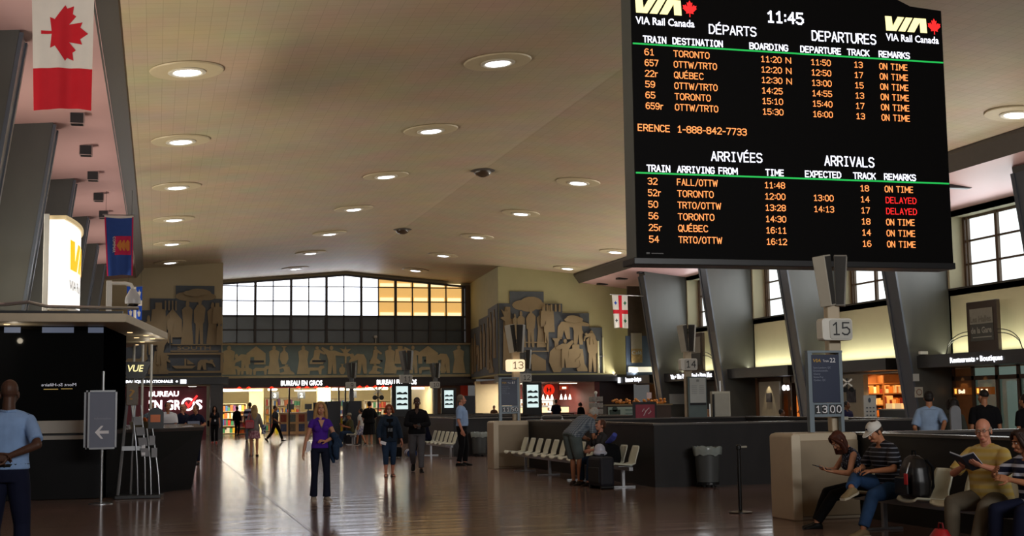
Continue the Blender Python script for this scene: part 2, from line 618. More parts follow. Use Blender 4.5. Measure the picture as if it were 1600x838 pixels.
struct(pier(-4.9, 3.25, 3.5, 9.25).build('wall_far_left', M_pier))
struct(pier(18.2, 26.3, 18.95, 9.25).build('wall_far_right', mat('pier_plaster_green', '#b3ac80', 0.7, var=0.04, scale=1.2)))
struct(MB().box(3.2, 19.2, 80.0, 80.5, 9.0, 10.2).box(3.2, 19.2, 80.12, 80.5, 3.2, 5.5).build('wall_far', M_pier))
# window wall lattice
E_win = emis('bright_frosted_glass', '#eef3ff', 3.2)
E_warm = emis('lamp_lit_amber_glass', '#e6b468', 0.95)
E_wstrip = emis('amber_gradient_glow', '#ffeab8', 1.15)
M_spandrel = mat('dark_spandrel_glass', '#565c5a', 0.25, var=0.10, scale=1.0)
fr = MB()
X0, BW = 3.48, 2.14
for k in range(8):
    x = X0 + k * BW
    fr.box(x - .075, x + .075, 79.78, 80.0, 5.43, zc(x) - .25)
    if k < 7:
        fr.box(x + BW / 2 - .035, x + BW / 2 + .035, 79.86, 80.0, 5.43, zc(x + BW / 2) - .25)
for z, t in ((7.12, .06), (8.04, .03), (8.93, .03), (6.28, .04), (5.46, .06)):
    fr.box(3.4, 18.6, 79.86, 80.0, z - t, z + t)
for xa, xb in ((3.3, RIDGE), (RIDGE, 18.9)):
    za, zb = zc(xa) - .3, zc(xb) - .3
    fr.add([(xa, 79.75, za), (xb, 79.75, zb), (xb, 79.75, zb + .12), (xa, 79.75, za + .12), (xa, 80, za), (xb, 80, zb), (xb, 80, zb + .12), (xa, 80, za + .12)],
           [(0, 1, 2, 3), (7, 6, 5, 4), (0, 1, 5, 4), (2, 3, 7, 6), (1, 2, 6, 5), (3, 0, 4, 7)])
o = struct(fr.build('window_5', M_mull))
gl, wm, st, sp = MB(), MB(), MB(), MB()
for k in range(14):
    xa = X0 + k * BW / 2
    xb = xa + BW / 2
    for z0, z1 in ((7.12, 8.04), (8.04, 8.93), (8.93, 9.8)):
        warm = k >= 9
        t0, t1 = min(z1, zc(xa) - .2), min(z1, zc(xb) - .2)
        (wm if warm else gl).quad((xa, 79.95, z0), (xb, 79.95, z0), (xb, 79.95, t1), (xa, 79.95, t0))
        if warm:
            st.box(xa + .12, xb - .12, 79.90, 79.94, z0 + .06, z0 + .26)  # glowing strip stands in for the brighter foot of the pane
    for z0, z1 in ((5.43, 6.28), (6.28, 7.12)):
        sp.quad((xa, 79.95, z0), (xb, 79.95, z0), (xb, 79.95, z1), (xa, 79.95, z1))
gl.build('bright_pane', E_win, o)
wm.build('amber_pane', E_warm, o)
st.build('amber_glow_strip', E_wstrip, o)
sp.build('spandrel_pane', M_spandrel, o)
struct(MB().box(3.4, 18.9, 79.6, 80.0, 5.36, 5.46).build('trim_4', M_pier))
struct(MB().box(18.62, 18.95, 79.7, 80.0, 5.43, 9.1).build('trim_5', M_wood))

# dark fascia bands over the shops at the far end
struct(MB().box(3.3, 19.2, 79.6, 80.1, 2.82, 3.36).build('trim_6', mat('dark_brown_fascia', '#241a18', 0.4, var=0.05)))
struct(MB().box(-4.9, 3.55, 69.4, 70.3, 2.85, 3.22).build('trim_7', M_dark))
struct(MB().box(18.0, 26.3, 69.4, 70.3, 2.82, 3.2).build('trim_8', M_dark))
struct(MB().box(2.65, 3.3, 69.8, 70.6, 0, 3.2).build('column_1', mat('dark_stone', '#3b3734', 0.4, var=0.08)))

# ------------------------------------------------------------------ ceiling lights
def make_downlight():
    t = thing('ceiling_light', 'x', 'ceiling light', (0, 0, 0))
    MB().lathe((0, 0, 0), [(.78, 0), (.80, -.02), (.78, -.05), (.60, -.065), (.36, -.05), (.36, 0)], 40).build('trim_disc', mat('ceiling_light_disc', '#c6b592', 0.5, var=.03), t, local=True, smooth=True)
    MB().lathe((0, 0, 0), [(.40, -.045), (.41, -.075), (.36, -.10), (.30, -.08), (.28, -.04)], 32).build('reflector_ring', mat('pale_reflector', '#ded6c2', 0.3, var=.02), t, local=True, smooth=True)
    MB().lathe((0, 0, 0), [(.0, -.05), (.27, -.06), (.27, -.085), (.0, -.105)][1:3] + [(.15, -.105), (.02, -.11)], 28).build('glowing_lens', E_lamp, t, local=True, smooth=True)
    return t


LX = [(.52, 'first row from the long pink side soffit'), (7.57, 'second row from the pink side soffit'), (14.61, 'third row across the ceiling'), (21.56, 'fourth row, beside the windowed wall')]
ORD = ['nearest the camera', 'second nearest', 'third in line', 'fourth in line', 'fifth in line', 'sixth in line', 'farthest, by the end wall']
proto = make_downlight()
first = True
for ci, (x, cl) in enumerate(LX):
    for k in range(7):
        y = 28.9 + 7.77 * k
        if k == 6 and ci in (0, 3):
            continue
        if (ci == 2 and k in (0, 1)) or (ci == 3 and k in (1, 2, 3)):
            vis = False
        else:
            vis = True
        z = zc(x) + .005
        if vis:
            o = proto if first else copy_tree(proto)
            first = False
            o.location = (x, y, z)
            o.rotation_euler = (0, math.atan(SL) * (1 if x > RIDGE else -1), 0)
            o['label'] = 'round glowing ceiling downlight, %s, %s' % (cl, ORD[k])
            o['group'] = 'round recessed downlights on the ceiling'
        ld = bpy.data.lights.new('downlight_lamp', 'SPOT')
        ld.energy = 260
        ld.spot_size = math.radians(95)
        ld.spot_blend = 0.6
        ld.color = (0.97, 0.96, 1.0)
        ld.shadow_soft_size = 0.22
        lo = bpy.data.objects.new('downlight_lamp', ld)
        COL.objects.link(lo)
        lo.location = (x, y, z - .16)
for (x, y, w) in ((11.03, 44.4, 'nearer'), (11.03, 60.2, 'farther')):
    t = thing('ceiling_dome', 'small dark dome on the ceiling ridge, %s of the two' % w, 'dome', (x, y, zc(x)), 0, 'dark domes on the ceiling ridge')
    MB().lathe((0, 0, 0), [(.44, .01), (.45, -.03), (.40, -.05), (.30, -.06)], 28).build('rim', M_fascia, t, local=True, smooth=True)
    MB().lathe((0, 0, 0), [(.31, -.05), (.30, -.12), (.22, -.2), (.1, -.25), (.02, -.26)], 24).build('dome_cover', mat('dome_brown', '#4a3a2c', 0.25, var=.05), t, local=True, smooth=True)

def soffit_light(x, y, z, lab, grp):
    t = thing('soffit_downlight', lab, 'downlight', (x, y, z), 0, grp)
    b = MB()
    b.box(-.16, .16, -.16, .16, -.26, .05)
    b.build('housing', mat('pinkish_housing', '#a98c88', .5), t, local=True, bevel=.01)
    MB().box(-.14, .14, -.17, -.158, -.25, -.02).box(-.13, .13, -.13, .13, -.265, -.258).build('aperture', M_black, t, local=True)

ords = ['nearest the maple leaf flag', 'second from the maple leaf flag', 'third from the maple leaf flag', 'fourth from the maple leaf flag', 'nearest the blue pennant']
for i in range(5):
    soffit_light(-1.86, 30.9 + 3.82 * i, 8.36 + .0, 'small square dark downlight under the pink soffit, ' + ords[i], 'square downlights under the left soffit')
ords = ['nearest the mural pier', 'second from the mural pier', 'third from the mural pier', 'fourth from the mural pier']
for i in range(4):
    t = thing('soffit_downlight', 'flat dark rectangular soffit downlight over the windows, ' + ords[i], 'downlight', (24.05, 69.2 - 3.2 * i, 8.27), 0, 'dark downlights under the windowed-side soffit')
    MB().box(-.28, .28, -.2, .2, -.05, .04).build('housing', M_dark, t, local=True, bevel=.01)
    MB().box(-.24, .24, -.16, .16, -.06, -.05).build('louvre', M_black, t, local=True)
t = thing('soffit_downlight', 'dark downlight in the pink soffit beside the board, over the big window', 'downlight', (24.2, 35.6, 8.25), 0)
MB().box(-.5, .5, -.14, .14, -.06, .04).build('housing', M_dark, t, local=True, bevel=.01)
MB().box(-.46, .46, -.1, .1, -.07, -.06).build('louvre', M_black, t, local=True)

# ------------------------------------------------------------------ departure board
BY = 20.0
t = thing('departure_board', 'huge black electronic departures and arrivals board hanging from the ceiling', 'departure board', (10.45, BY, 3.94))
poly = [(7.56, 3.94), (13.47, 3.94), (13.47, 8.52), (12.85, 8.56), (11.9, 8.95), (11.2, 9.1), (9.85, 9.1), (9.1, 8.95), (8.2, 8.56), (7.56, 8.52)]
MB().prism(poly, 'y', BY + .02, BY + .5).build('cabinet', mat('board_side_grey', '#4e5250', .45, var=.05), t, bevel=.02)
MB().prism(poly, 'y', BY - .01, BY + .02).build('screen_face', mat('led_matrix_black', '#060505', .6, var=.1, scale=40, spec=.08), t)
MB().box(7.5, 13.5, BY - .03, BY + .52, 3.86, 3.97).build('bottom_rail', M_black, t, bevel=.01)
for x in (8.6, 12.3):
    MB().cyl((x, BY + .26, 8.5), (x, BY + .26, zc(x) + .05), .06).build('hanger', M_fascia, t)
E_txt = emis('led_white', '#eef0ff', 1.35)
E_org = emis('led_orange', '#ff9a55', 1.15)
E_red = emis('led_red', '#ff2a2a', 1.0)
E_grn = emis('led_green', '#1fae4c', .9)
E_yel = emis('led_yellow', '#fff0a8', 1.2)
yy = BY - .014


def btext(name, m, items, bold=0.012, label=None, sub=None):
    """Each item is a part of its own; with sub, the first is the part and the rest its named sub-parts."""
    first_ = None
    for i, (s, x, z, h, w) in enumerate(items):
        b = MB().text(s, x, z - h / 2, h, w, y=yy, bold=bold) if 'Canada' in s else MB().led(s, x, z - h / 2, h * .96, w, y=yy, sw=.62 + bold * 16)
        par = first_ if (sub and i) else t
        o = b.build(sub[i] if (sub and i) else name, m, par, label=label if i == 0 else None)
        if i == 0:
            first_ = o
    return first_


def via_logo(x, z, w, h, name):
    """Three slanted yellow letters V I A."""
    b = MB()
    g = w / 10.0
    L = [[(0, h), (1.55 * g, h), (1.75 * g, .33 * h), (3.0 * g, h), (4.6 * g, h), (2.55 * g, 0), (.15 * g, 0)],
         [(5.0 * g, h), (6.6 * g, h), (4.7 * g, 0), (3.05 * g, 0)],
         [(7.0 * g, h), (9.85 * g, h), (10.0 * g, 0), (8.4 * g, 0), (8.3 * g, .72 * h), (6.9 * g, 0), (5.2 * g, 0)]]
    for p in L:
        b.prism([(x + a, z + c) for a, c in p], 'y', yy - .004, yy)
    return b


LEAF = [(0, -1), (.06, -1), (.05, -.55), (.52, -.62), (.45, -.42), (.95, .02), (.84, .1), (.93, .38), (.66, .33), (.58, .48), (.3, .18), (.38, .75), (.2, .66), (0, 1)]
LEAF = LEAF + [(-a, c) for a, c in LEAF[::-1][1:]]


def leaf_pts(cx, cz, sx, sz, rot=0):
    out = []
    for a, c in LEAF:
        if rot:
            a, c = c, -a
        out.append((cx + a * sx, cz + c * sz))
    return out


for x0, zb, nm in ((7.63, 8.10, ''), (12.33, 8.09, '')):
    via_logo(x0, zb, .83, .26, 'x').build('logo_letters', E_yel, t, label='pale yellow slanted logo letters')
    MB().prism(leaf_pts(x0 + .98, zb + .13, .135, .145), 'y', yy - .004, yy).build('logo_leaf', E_red, t, label='red maple leaf mark')
    btext('logo_caption', E_txt, [('VIA Rail Canada', x0, 7.975, .13, 1.06)], bold=.018)
btext('clock_readout', E_txt, [('11:45', 10.05, 8.195, .19, .67)], bold=.03)
btext('heading', E_txt, [('DÉPARTS', 8.96, 7.905, .155, .86)], bold=.014)
btext('heading', E_txt, [('DEPARTURES', 10.89, 7.91, .17, 1.23)], bold=.014)
btext('heading', E_txt, [('ARRIVÉES', 8.93, 5.71, .155, .92)], bold=.014)
btext('heading', E_txt, [('ARRIVALS', 11.04, 5.71, .165, .94)], bold=.014)
btext('column_title', E_txt, [('TRAIN', 7.76, 7.655, .105, .4), ('DESTINATION', 8.29, 7.655, .105, .9), ('BOARDING', 9.7, 7.655, .105, .71), ('DEPARTURE', 10.66, 7.655, .105, .77), ('TRACK', 11.56, 7.655, .105, .42), ('REMARKS', 12.18, 7.655, .105, .6)], bold=.03)
btext('column_title', E_txt, [('TRAIN', 7.77, 5.465, .105, .4), ('ARRIVING FROM', 8.31, 5.465, .105, 1.08), ('TIME', 9.92, 5.465, .105, .33), ('EXPECTED', 10.66, 5.465, .105, .67), ('TRACK', 11.58, 5.465, .105, .42), ('REMARKS', 12.18, 5.465, .105, .61)], bold=.03)
for z in (7.567, 5.38):
    MB().box(7.57, 13.46, yy - .003, yy, z - .014, z + .014).build('divider_line', E_grn, t)
DEP = [('61', 'TORONTO', '11:20', '11:50', '13'), ('657', 'OTTW/TRTO', '12:20', '12:50', '17'), ('22r', 'QUÉBEC', '12:30', '13:00', '15'), ('59', 'OTTW/TRTO', '14:25', '14:55', '13'), ('65', 'TORONTO', '15:10', '15:40', '17'), ('659r', 'OTTW/TRTO', '15:30', '16:00', '13')]
WD = {'61': .16, '657': .23, '22r': .22, '59': .16, '65': .16, '659r': .3, '32': .16, '52r': .22, '50': .16, '56': .16, '25r': .22, '54': .16, 'TORONTO': .64, 'OTTW/TRTO': .77, 'QUÉBEC': .52, 'FALL/OTTW': .72, 'TRTO/OTTW': .77}
for i, (a, d, bo, de, tr) in enumerate(DEP):
    z = 7.437 - .1835 * i
    it = [(a, 7.78, z, .105, WD[a]), (d, 8.3, z, .105, WD[d]), (bo, 9.9, z, .1, .38), (de, 10.85, z, .1, .37), (tr, 11.68, z, .1, .16), ('ON TIME', 12.18, z, .105, .55)]
    sb_ = ['train_number', 'destination', 'boarding_time', 'departure_time', 'track_number', 'remark']
    if i < 3:
        it.append(('N', 10.37, z, .1, .09))
        sb_.append('boarding_flag')
    btext('departure_row', E_org, it, sub=sb_)
btext('scrolling_line', E_org, [('ERENCE', 7.63, 6.145, .11, .56), ('1-888-842-7733', 8.33, 6.145, .11, 1.25)], bold=.016)
ARR = [('32', 'FALL/OTTW', '11:48', '', '18', 0), ('52r', 'TORONTO', '12:00', '13:00', '14', 1), ('50', 'TRTO/OTTW', '13:28', '14:13', '17', 1), ('56', 'TORONTO', '14:30', '', '18', 0), ('25r', 'QUÉBEC', '16:11', '', '14', 0), ('54', 'TRTO/OTTW', '16:12', '', '16', 0)]
for i, (a, d, ti, ex, tr, late) in enumerate(ARR):
    z = 5.248 - .1935 * i
    it = [(a, 7.78, z, .105, WD[a]), (d, 8.3, z, .105, WD[d]), (ti, 9.89, z, .1, .37), (tr, 11.7, z, .1, .16)]
    sb_ = ['train_number', 'origin', 'arrival_time', 'track_number']
    if ex:
        it.append((ex, 10.8, z, .1, .37))
        sb_.append('expected_time')
    if not late:
        it.append(('ON TIME', 12.18, z, .105, .55))
        sb_.append('remark')
    row = btext('arrival_row', E_org, it, sub=sb_)
    if late:
        b = MB().led('DELAYED', 12.19, z - .0525, .1, .59, y=yy)
        b.build('delay_notice', E_red, row, label='red DELAYED remark')
MB().box(7.72, 7.78, yy - .003, yy, 4.03, 4.06).box(7.81, 8.02, yy - .003, yy, 4.035, 4.05).build('maker_mark', mat('dim_grey', '#5c5c5c', .5), t)

# ------------------------------------------------------------------ flags
def cloth(x0, x1, y, z0, z1, nx=26, nz=40, amp=.05, folds=2.2, skew=.06, seed=0, lift=.03):
    """A hanging cloth sheet with vertical folds; returns a point function p(u, v), u across, v down."""
    rnd = random.Random(seed)
    ph = rnd.random() * 6

    def p(u, v):
        g = min(1, v * 1.6)
        sag = lift * math.sin(u * PI) * (1 - v) * -1
        x = x0 + (x1 - x0) * (u + skew * v * (1 - .3 * u)) - (x1 - x0) * .05 * v * (u - .5) * 2
        z = z1 + (z0 - z1) * v + sag - lift * .8 * v * math.sin(u * 5 + ph)
        yo = amp * g * (math.sin(u * folds * 2 * PI + ph + v * 1.3) + .4 * math.sin(u * folds * 4.7 * PI + 1 + ph))
        return (x, y + yo, z)
    return p


def cloth_panel(b, p, u0, u1, v0, v1, nu, nv, th=.006):
    vs, fs = [], []
    for s in (0, th):
        for j in range(nv + 1):
            for i in range(nu + 1):
                q = p(u0 + (u1 - u0) * i / nu, v0 + (v1 - v0) * j / nv)
                vs.append((q[0], q[1] - s, q[2]))
    n = (nu + 1) * (nv + 1)
    for j in range(nv):
        for i in range(nu):
            a = j * (nu + 1) + i
            fs.append((a, a + 1, a + nu + 2, a + nu + 1))
            fs.append((n + a, n + a + nu + 1, n + a + nu + 2, n + a + 1))
    for i in range(nu):
        fs.append((i, n + i, n + i + 1, i + 1))
        a = nv * (nu + 1) + i
        fs.append((a, a + 1, n + a + 1, n + a))
    for j in range(nv):
        a = j * (nu + 1)
        fs.append((a, a + nu + 1, n + a + nu + 1, n + a))
        a += nu
        fs.append((a, n + a, n + a + nu + 1, a + nu + 1))
    b.add(vs, fs)


def cloth_decal(b, p, poly, off=.012, sub=10):
    """A polygon in (u, v) laid on the cloth, finely triangulated so that it follows the folds."""
    bm = bmesh.new()
    vs = []
    n = len(poly)
    for i in range(n):
        a, c = poly[i], poly[(i + 1) % n]
        k = max(1, int(max(abs(a[0] - c[0]), abs(a[1] - c[1])) * 14))
        for j in range(k):
            vs.append(bm.verts.new((a[0] + (c[0] - a[0]) * j / k, a[1] + (c[1] - a[1]) * j / k, 0)))
    f = bm.faces.new(vs)
    bmesh.ops.triangulate(bm, faces=[f])
    for _ in range(2):
        es = [e for e in bm.edges if e.calc_length() > .07]
        if es:
            bmesh.ops.subdivide_edges(bm, edges=es, cuts=1)
            bmesh.ops.triangulate(bm, faces=bm.faces[:])
    bm.verts.index_update()
    out = []
    for v in bm.verts:
        q = p(v.co.x, v.co.y)
        out.append((q[0], q[1] - off, q[2]))
    b.add(out, [tuple(v.index for v in f.verts) for f in bm.faces])
    bm.free()


F_red = mat('flag_red', '#c4202c', .7, var=.04, spec=.2)
F_white = mat('flag_white', '#d8d2c8', .7, var=.03, spec=.2)
F_navy = mat('flag_navy', '#2c4a90', .7, var=.05, spec=.2)
F_blue = mat('flag_royal_blue', '#1f4bb0', .7, var=.05, spec=.2)
F_green = mat('flag_green', '#2c6b4a', .7, spec=.2)
F_mag = mat('flag_magenta', '#b8254e', .7, spec=.2)
F_org = mat('flag_orange', '#c77a3a', .7, spec=.2)


def flag_top(t, x0, x1, y, z, hang):
    MB().tube([(x0 - .05, y, z), (x1 + .05, y, z)], .018).build('top_rod', M_steel, t)
    b = MB()
    for x in (x0 + .05, x1 - .05):
        b.tube([(x, y, z), (x, y, hang)], .006, 6)
    b.build('hanging_cord', M_dark, t)


# maple leaf flag, hung turned a quarter
x0, x1, y, z0, z1 = -1.67, -.87, 17.5, 5.47, 7.62
t = thing('maple_leaf_flag', 'red and white maple leaf flag hanging sideways from the pink soffit', 'flag', (-1.27, y, z0))
p = cloth(x0, x1, y, z0, z1, amp=.03, folds=1.3, skew=.05, seed=3)
for nm, m, v0, v1 in (('red_band', F_red, 0, .305), ('white_field', F_white, .305, .745), ('red_band', F_red, .745, 1)):
    b = MB()
    cloth_panel(b, p, 0, 1, v0, v1, 26, 16)
    b.build(nm, m, t, smooth=True)
b = MB()
cloth_decal(b, p, [(.5 + c * .385 + .03, .525 + a * .185) for a, c in LEAF])
b.build('maple_leaf', F_red, t, smooth=True)
flag_top(t, x0, x1, y, z1 + .01, 8.42)

# blue pennant with a pink-red square
x0, x1, y, z0, z1 = -1.67, -.80, 42, 5.74, 7.62
t = thing('blue_pennant', 'long navy blue banner with pink edges, red square emblem and small white lettering', 'banner', (-1.2, y, z0))
p = cloth(x0, x1, y, z0, z1, amp=.035, folds=1.1, skew=.08, seed=8)
b = MB()
cloth_panel(b, p, 0, 1, 0, 1, 26, 34)
b.build('blue_field', F_navy, t, smooth=True)
b = MB()
cloth_panel(b, p, 0, .05, 0.02, 1, 3, 30, .012)
cloth_panel(b, p, .95, 1.0, 0.02, 1, 3, 30, .012)
b.build('pink_border', F_mag, t, smooth=True)
b = MB()
cloth_panel(b, p, 0, 1, 0, .035, 20, 2, .012)
b.build('white_hem', F_white, t, smooth=True)
b = MB()
cloth_decal(b, p, [(.32, .34), (.92, .34), (.92, .66), (.32, .66)])
b.build('emblem_square', F_mag, t, smooth=True)
b = MB()
for k in range(3):
    o_ = .13 * k
    cloth_decal(b, p, [(.40 + o_, .50), (.52 + o_, .41), (.57 + o_, .41), (.45 + o_, .50), (.57 + o_, .59), (.52 + o_, .59)], off=.018)
cloth_decal(b, p, [(.80, .40), (.87, .44), (.87, .58), (.78, .60), (.82, .55), (.82, .46)], off=.018)
b.build('emblem_mark', F_org, t, smooth=True)
b = MB().text('COMINAR', 0, 0, .085, .5, y=0, bold=.01)
bb = MB()
bb.add([(-1.67 + .27 - .0 - q[2] * 1.0 + .05, y - .09, 6.93 - q[0]) if False else (-1.40 + q[2], y - .09, 6.94 - q[0]) for q in b.v], b.f)
bb.build('lettering', F_white, t)
flag_top(t, x0, x1, y, z1 + .01, 8.42)

# fleur-de-lys flag
x0, x1, y, z0, z1 = -1.42, -.74, 62, 5.7, 7.22
t = thing('fleur_de_lys_flag', 'blue flag with white cross and lily marks, hanging behind the camera dome', 'flag', (-1.1, y, z0))
p = cloth(x0, x1, y, z0, z1, amp=.03, folds=1.2, skew=.06, seed=5)
b = MB()
cloth_panel(b, p, 0, 1, 0, 1, 20, 24)
b.build('blue_field', F_blue, t, smooth=True)
b = MB()
cloth_decal(b, p, [(.4, 0), (.6, 0), (.6, 1), (.4, 1)])
cloth_decal(b, p, [(0, .42), (1, .42), (1, .58), (0, .58)])
for cu in (.2, .8):
    for cv in (.2, .8):
        cloth_decal(b, p, [(cu - .06, cv + .1), (cu - .03, cv), (cu - .12, cv - .04), (cu - .03, cv - .05), (cu, cv - .13), (cu + .03, cv - .05), (cu + .12, cv - .04), (cu + .03, cv), (cu + .06, cv + .1)])
b.build('white_cross', F_white, t, smooth=True)
flag_top(t, x0, x1, y, z1 + .01, 8.42)

# white flag with red cross
x0, x1, y, z0, z1 = 22.4, 23.25, 63.0, 5.42, 7.12
t = thing('red_cross_flag', 'white flag with red cross and four small emblems, on a pole by the mural', 'flag', (22.8, y, z0))
p = cloth(x0, x1, y, z0, z1, amp=.03, folds=1.0, skew=.04, seed=11)
b = MB()
cloth_panel(b, p, 0, 1, 0, 1, 22, 26)
b.build('white_field', F_white, t, smooth=True)
b = MB()
cloth_decal(b, p, [(.40, 0), (.62, 0), (.62, 1), (.40, 1)])
cloth_decal(b, p, [(0, .45), (1, .45), (1, .57), (0, .57)])
b.build('red_cross', F_red, t, smooth=True)
for cu, cv, m in ((.2, .24, F_blue), (.82, .24, F_green), (.2, .78, M_black), (.82, .78, F_green)):
    b = MB()
    cloth_decal(b, p, [(cu, cv - .07), (cu + .05, cv - .02), (cu + .12, cv), (cu + .05, cv + .02), (cu, cv + .07), (cu - .05, cv + .02), (cu - .12, cv), (cu - .05, cv - .02)])
    b.build('corner_emblem', m, t, smooth=True)
MB().tube([(22.3, y, z1 + .02), (24.3, 62.95, z1 - .06)], .02).build('pole', M_steel, t)

# ------------------------------------------------------------------ information kiosk on the left
M_glassk = mat('black_glass', '#040404', 0.08, var=0.0, spec=.2)
M_kbase = mat('kiosk_dark_laminate', '#0e0e0f', 0.4, var=.05, spec=.12)
M_canopy = mat('cream_canopy', '#b9ad95', 0.5, var=.03)
t = thing('information_kiosk', 'big dark information kiosk with black glass walls under a cream canopy', 'kiosk', (-3.5, 25.2, 0))
MB().prism([(-7, 25.2), (-.93, 25.2), (-.62, 28.5), (-.85, 33), (-7, 33)], 'z', 0, 1.09).build('base_panel', M_kbase, t, bevel=.01)
MB().prism([(-7, 25.26), (-.97, 25.26), (-.67, 28.5), (-.9, 33), (-7, 33)], 'z', 1.42, 3.16).build('glass_wall', M_glassk, t)
MB().prism([(-.965, 25.27), (-.645, 28.5), (-.875, 33), (-.95, 33), (-.72, 28.5), (-1.02, 25.27)], 'z', 1.2, 3.14).build('antiglare_panel', mat('matte_black', '#050505', .95, var=0, spec=0.0), t)  # matte cover added to keep reflections off the glass side
MB().prism([(-7, 25.12), (-1.14, 25.12), (-1.02, 25.5), (-7, 25.5)], 'z', 1.19, 1.42).build('ledge', mat('kiosk_ledge', '#a7a39a', .4, var=.03), t, bevel=.01)
MB().prism([(-7, 25.16), (-1.1, 25.16), (-1.0, 25.5), (-7, 25.5)], 'z', 1.075, 1.15).build('ledge', MATS['kiosk_ledge'], t, bevel=.005)
b = MB()
b.prism([(-7, 25.22), (-.95, 25.22), (-.64, 28.5), (-.9, 33), (-7, 33)], 'z', 1.15, 1.2)
b.build('shadow_gap', M_black, t)
MB().prism([(-7, 24.0), (-.55, 24.0), (.2, 30), (-.9, 34.6), (-7, 34.6)], 'z', 3.14, 3.29).build('canopy', M_canopy, t, bevel=.01)
for x, y in ((-2.6, 24.7), (-.55, 27.2), (-.25, 28.3), (-.12, 29.6), (-.35, 31), (-.45, 29.2), (-.5, 32.4)):
    c = MB().lathe((x, y, 3.10), [(.05, .045), (.055, .03), (.035, .028)], 16).build('canopy_downlight', emis('warm_small_lamp', '#ffd9a0', 1.5), t)
    if -.6 < x < -.4 or y == 32.4:
        continue
    ld = bpy.data.lights.new('canopy_fill_lamp', 'POINT')  # fill added below the canopy to brighten its underside
    ld.energy = 2.5
    ld.color = (1, .86, .65)
    ld.shadow_soft_size = .05
    lo = bpy.data.objects.new('canopy_fill_lamp', ld)
    COL.objects.link(lo)
    lo.location = (x + .12, y, 2.9)
b = MB()
b.box(-7, -.62, 24.35, 24.5, 3.29, 3.36)
b.build('roof_gutter', M_black, t)
MB().tube([(-7, 24.3, 3.46), (-2.6, 24.3, 3.46), (-2.2, 24.25, 3.5), (-1.9, 24.3, 3.43), (-1.0, 24.4, 3.42), (-.35, 24.5, 3.42)], .03).build('roof_conduit', M_steel, t)
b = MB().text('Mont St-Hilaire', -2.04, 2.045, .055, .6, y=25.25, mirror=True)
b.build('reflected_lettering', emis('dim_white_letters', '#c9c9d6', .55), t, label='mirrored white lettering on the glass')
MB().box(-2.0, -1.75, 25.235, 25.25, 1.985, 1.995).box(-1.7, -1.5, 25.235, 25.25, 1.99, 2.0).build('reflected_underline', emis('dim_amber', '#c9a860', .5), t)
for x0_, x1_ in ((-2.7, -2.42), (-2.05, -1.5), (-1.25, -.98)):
    MB().box(x0_, x1_, 25.24, 25.255, 3.02, 3.12).build('top_reflection', emis('pale_reflection_glass', '#7e88a0', .35), t)  # pale reflections put on the glass as faintly glowing strips

# curved illuminated sign on the roof
t = thing('illuminated_sign', 'curved white lit sign with yellow logo letters standing on the kiosk roof', 'sign', (-1.9, 28.2, 3.29))
E_sgn = emis('white_lightbox', '#f3f0ea', 1.0)
pl = []
n = 16
A, B_, Cc = Vector((-1.83, 27.0)), Vector((-1.33, 29.3)), Vector((-2.0, 31.0))
for i in range(n + 1):
    u = i / n
    pl.append(A * (1 - u) ** 2 + B_ * 2 * u * (1 - u) + Cc * u * u)


def along(u):
    i = min(n - 1, int(u * n))
    return pl[i].lerp(pl[i + 1], u * n - i)


outer = [(p.x, p.y) for p in pl]
inner = [(p.x - .28, p.y + .05) for p in pl[::-1]]
MB().prism(outer + inner, 'z', 3.64, 5.36).build('lightbox', E_sgn, t)
cap = [(p.x + .05, p.y - .02) for p in pl] + [(p.x - .33, p.y + .06) for p in pl[::-1]]
MB().prism(cap, 'z', 5.36, 5.45).build('top_cap', mat('warm_cap', '#d9c49c', .4, emit='#e0c68e', strength=.35), t, bevel=.02)
MB().prism(cap, 'z', 3.58, 3.65).build('bottom_cap', M_white, t)
MB().box(-2.2, -2.1, 26.93, 27.0, 3.45, 5.46).build('end_post', M_white, t, bevel=.01)
E_yl2 = emis('yellow_sign_film', '#f0b400', 1.0)
E_gr2 = mat('black_sign_film', '#2a2a2e', .4)


def on_sign(poly, off=.012):
    """Polygon in (arc 0..1, z) wrapped onto the curved sign face."""
    b = MB()
    vs = []
    m = len(poly)
    for u, z in poly:
        p = along(max(0, min(1, u)))
        d = (along(min(1, u + .02)) - along(max(0, u - .02))).normalized()
        vs.append((p.x + d.y * off, p.y - d.x * off, z))
    b.add(vs, [tuple(range(m))])
    return b


b = MB()
Lp = [[(0, 1), (.155, 1), (.175, .33), (.3, 1), (.46, 1), (.255, 0), (.015, 0)], [(.5, 1), (.66, 1), (.47, 0), (.305, 0)], [(.7, 1), (.985, 1), (1, 0), (.84, 0), (.83, .72), (.69, 0), (.52, 0)]]
for L in Lp:
    for k in range(len(L)):
        pass
    q = on_sign([(.10 + .62 * a, 4.42 + .6 * c) for a, c in L])
    b.add(q.v, q.f)
b.build('logo_letters', E_yl2, t, label='yellow slanted logo letters')
tx = MB().text('VIA Rail Canada', 0, 0, .2, 1.0)
q = on_sign([(.10 + .6 * v[0], 4.02 + v[2]) for v in tx.v])
b = MB()
b.add(q.v, tx.f)
b.build('caption', E_gr2, t)

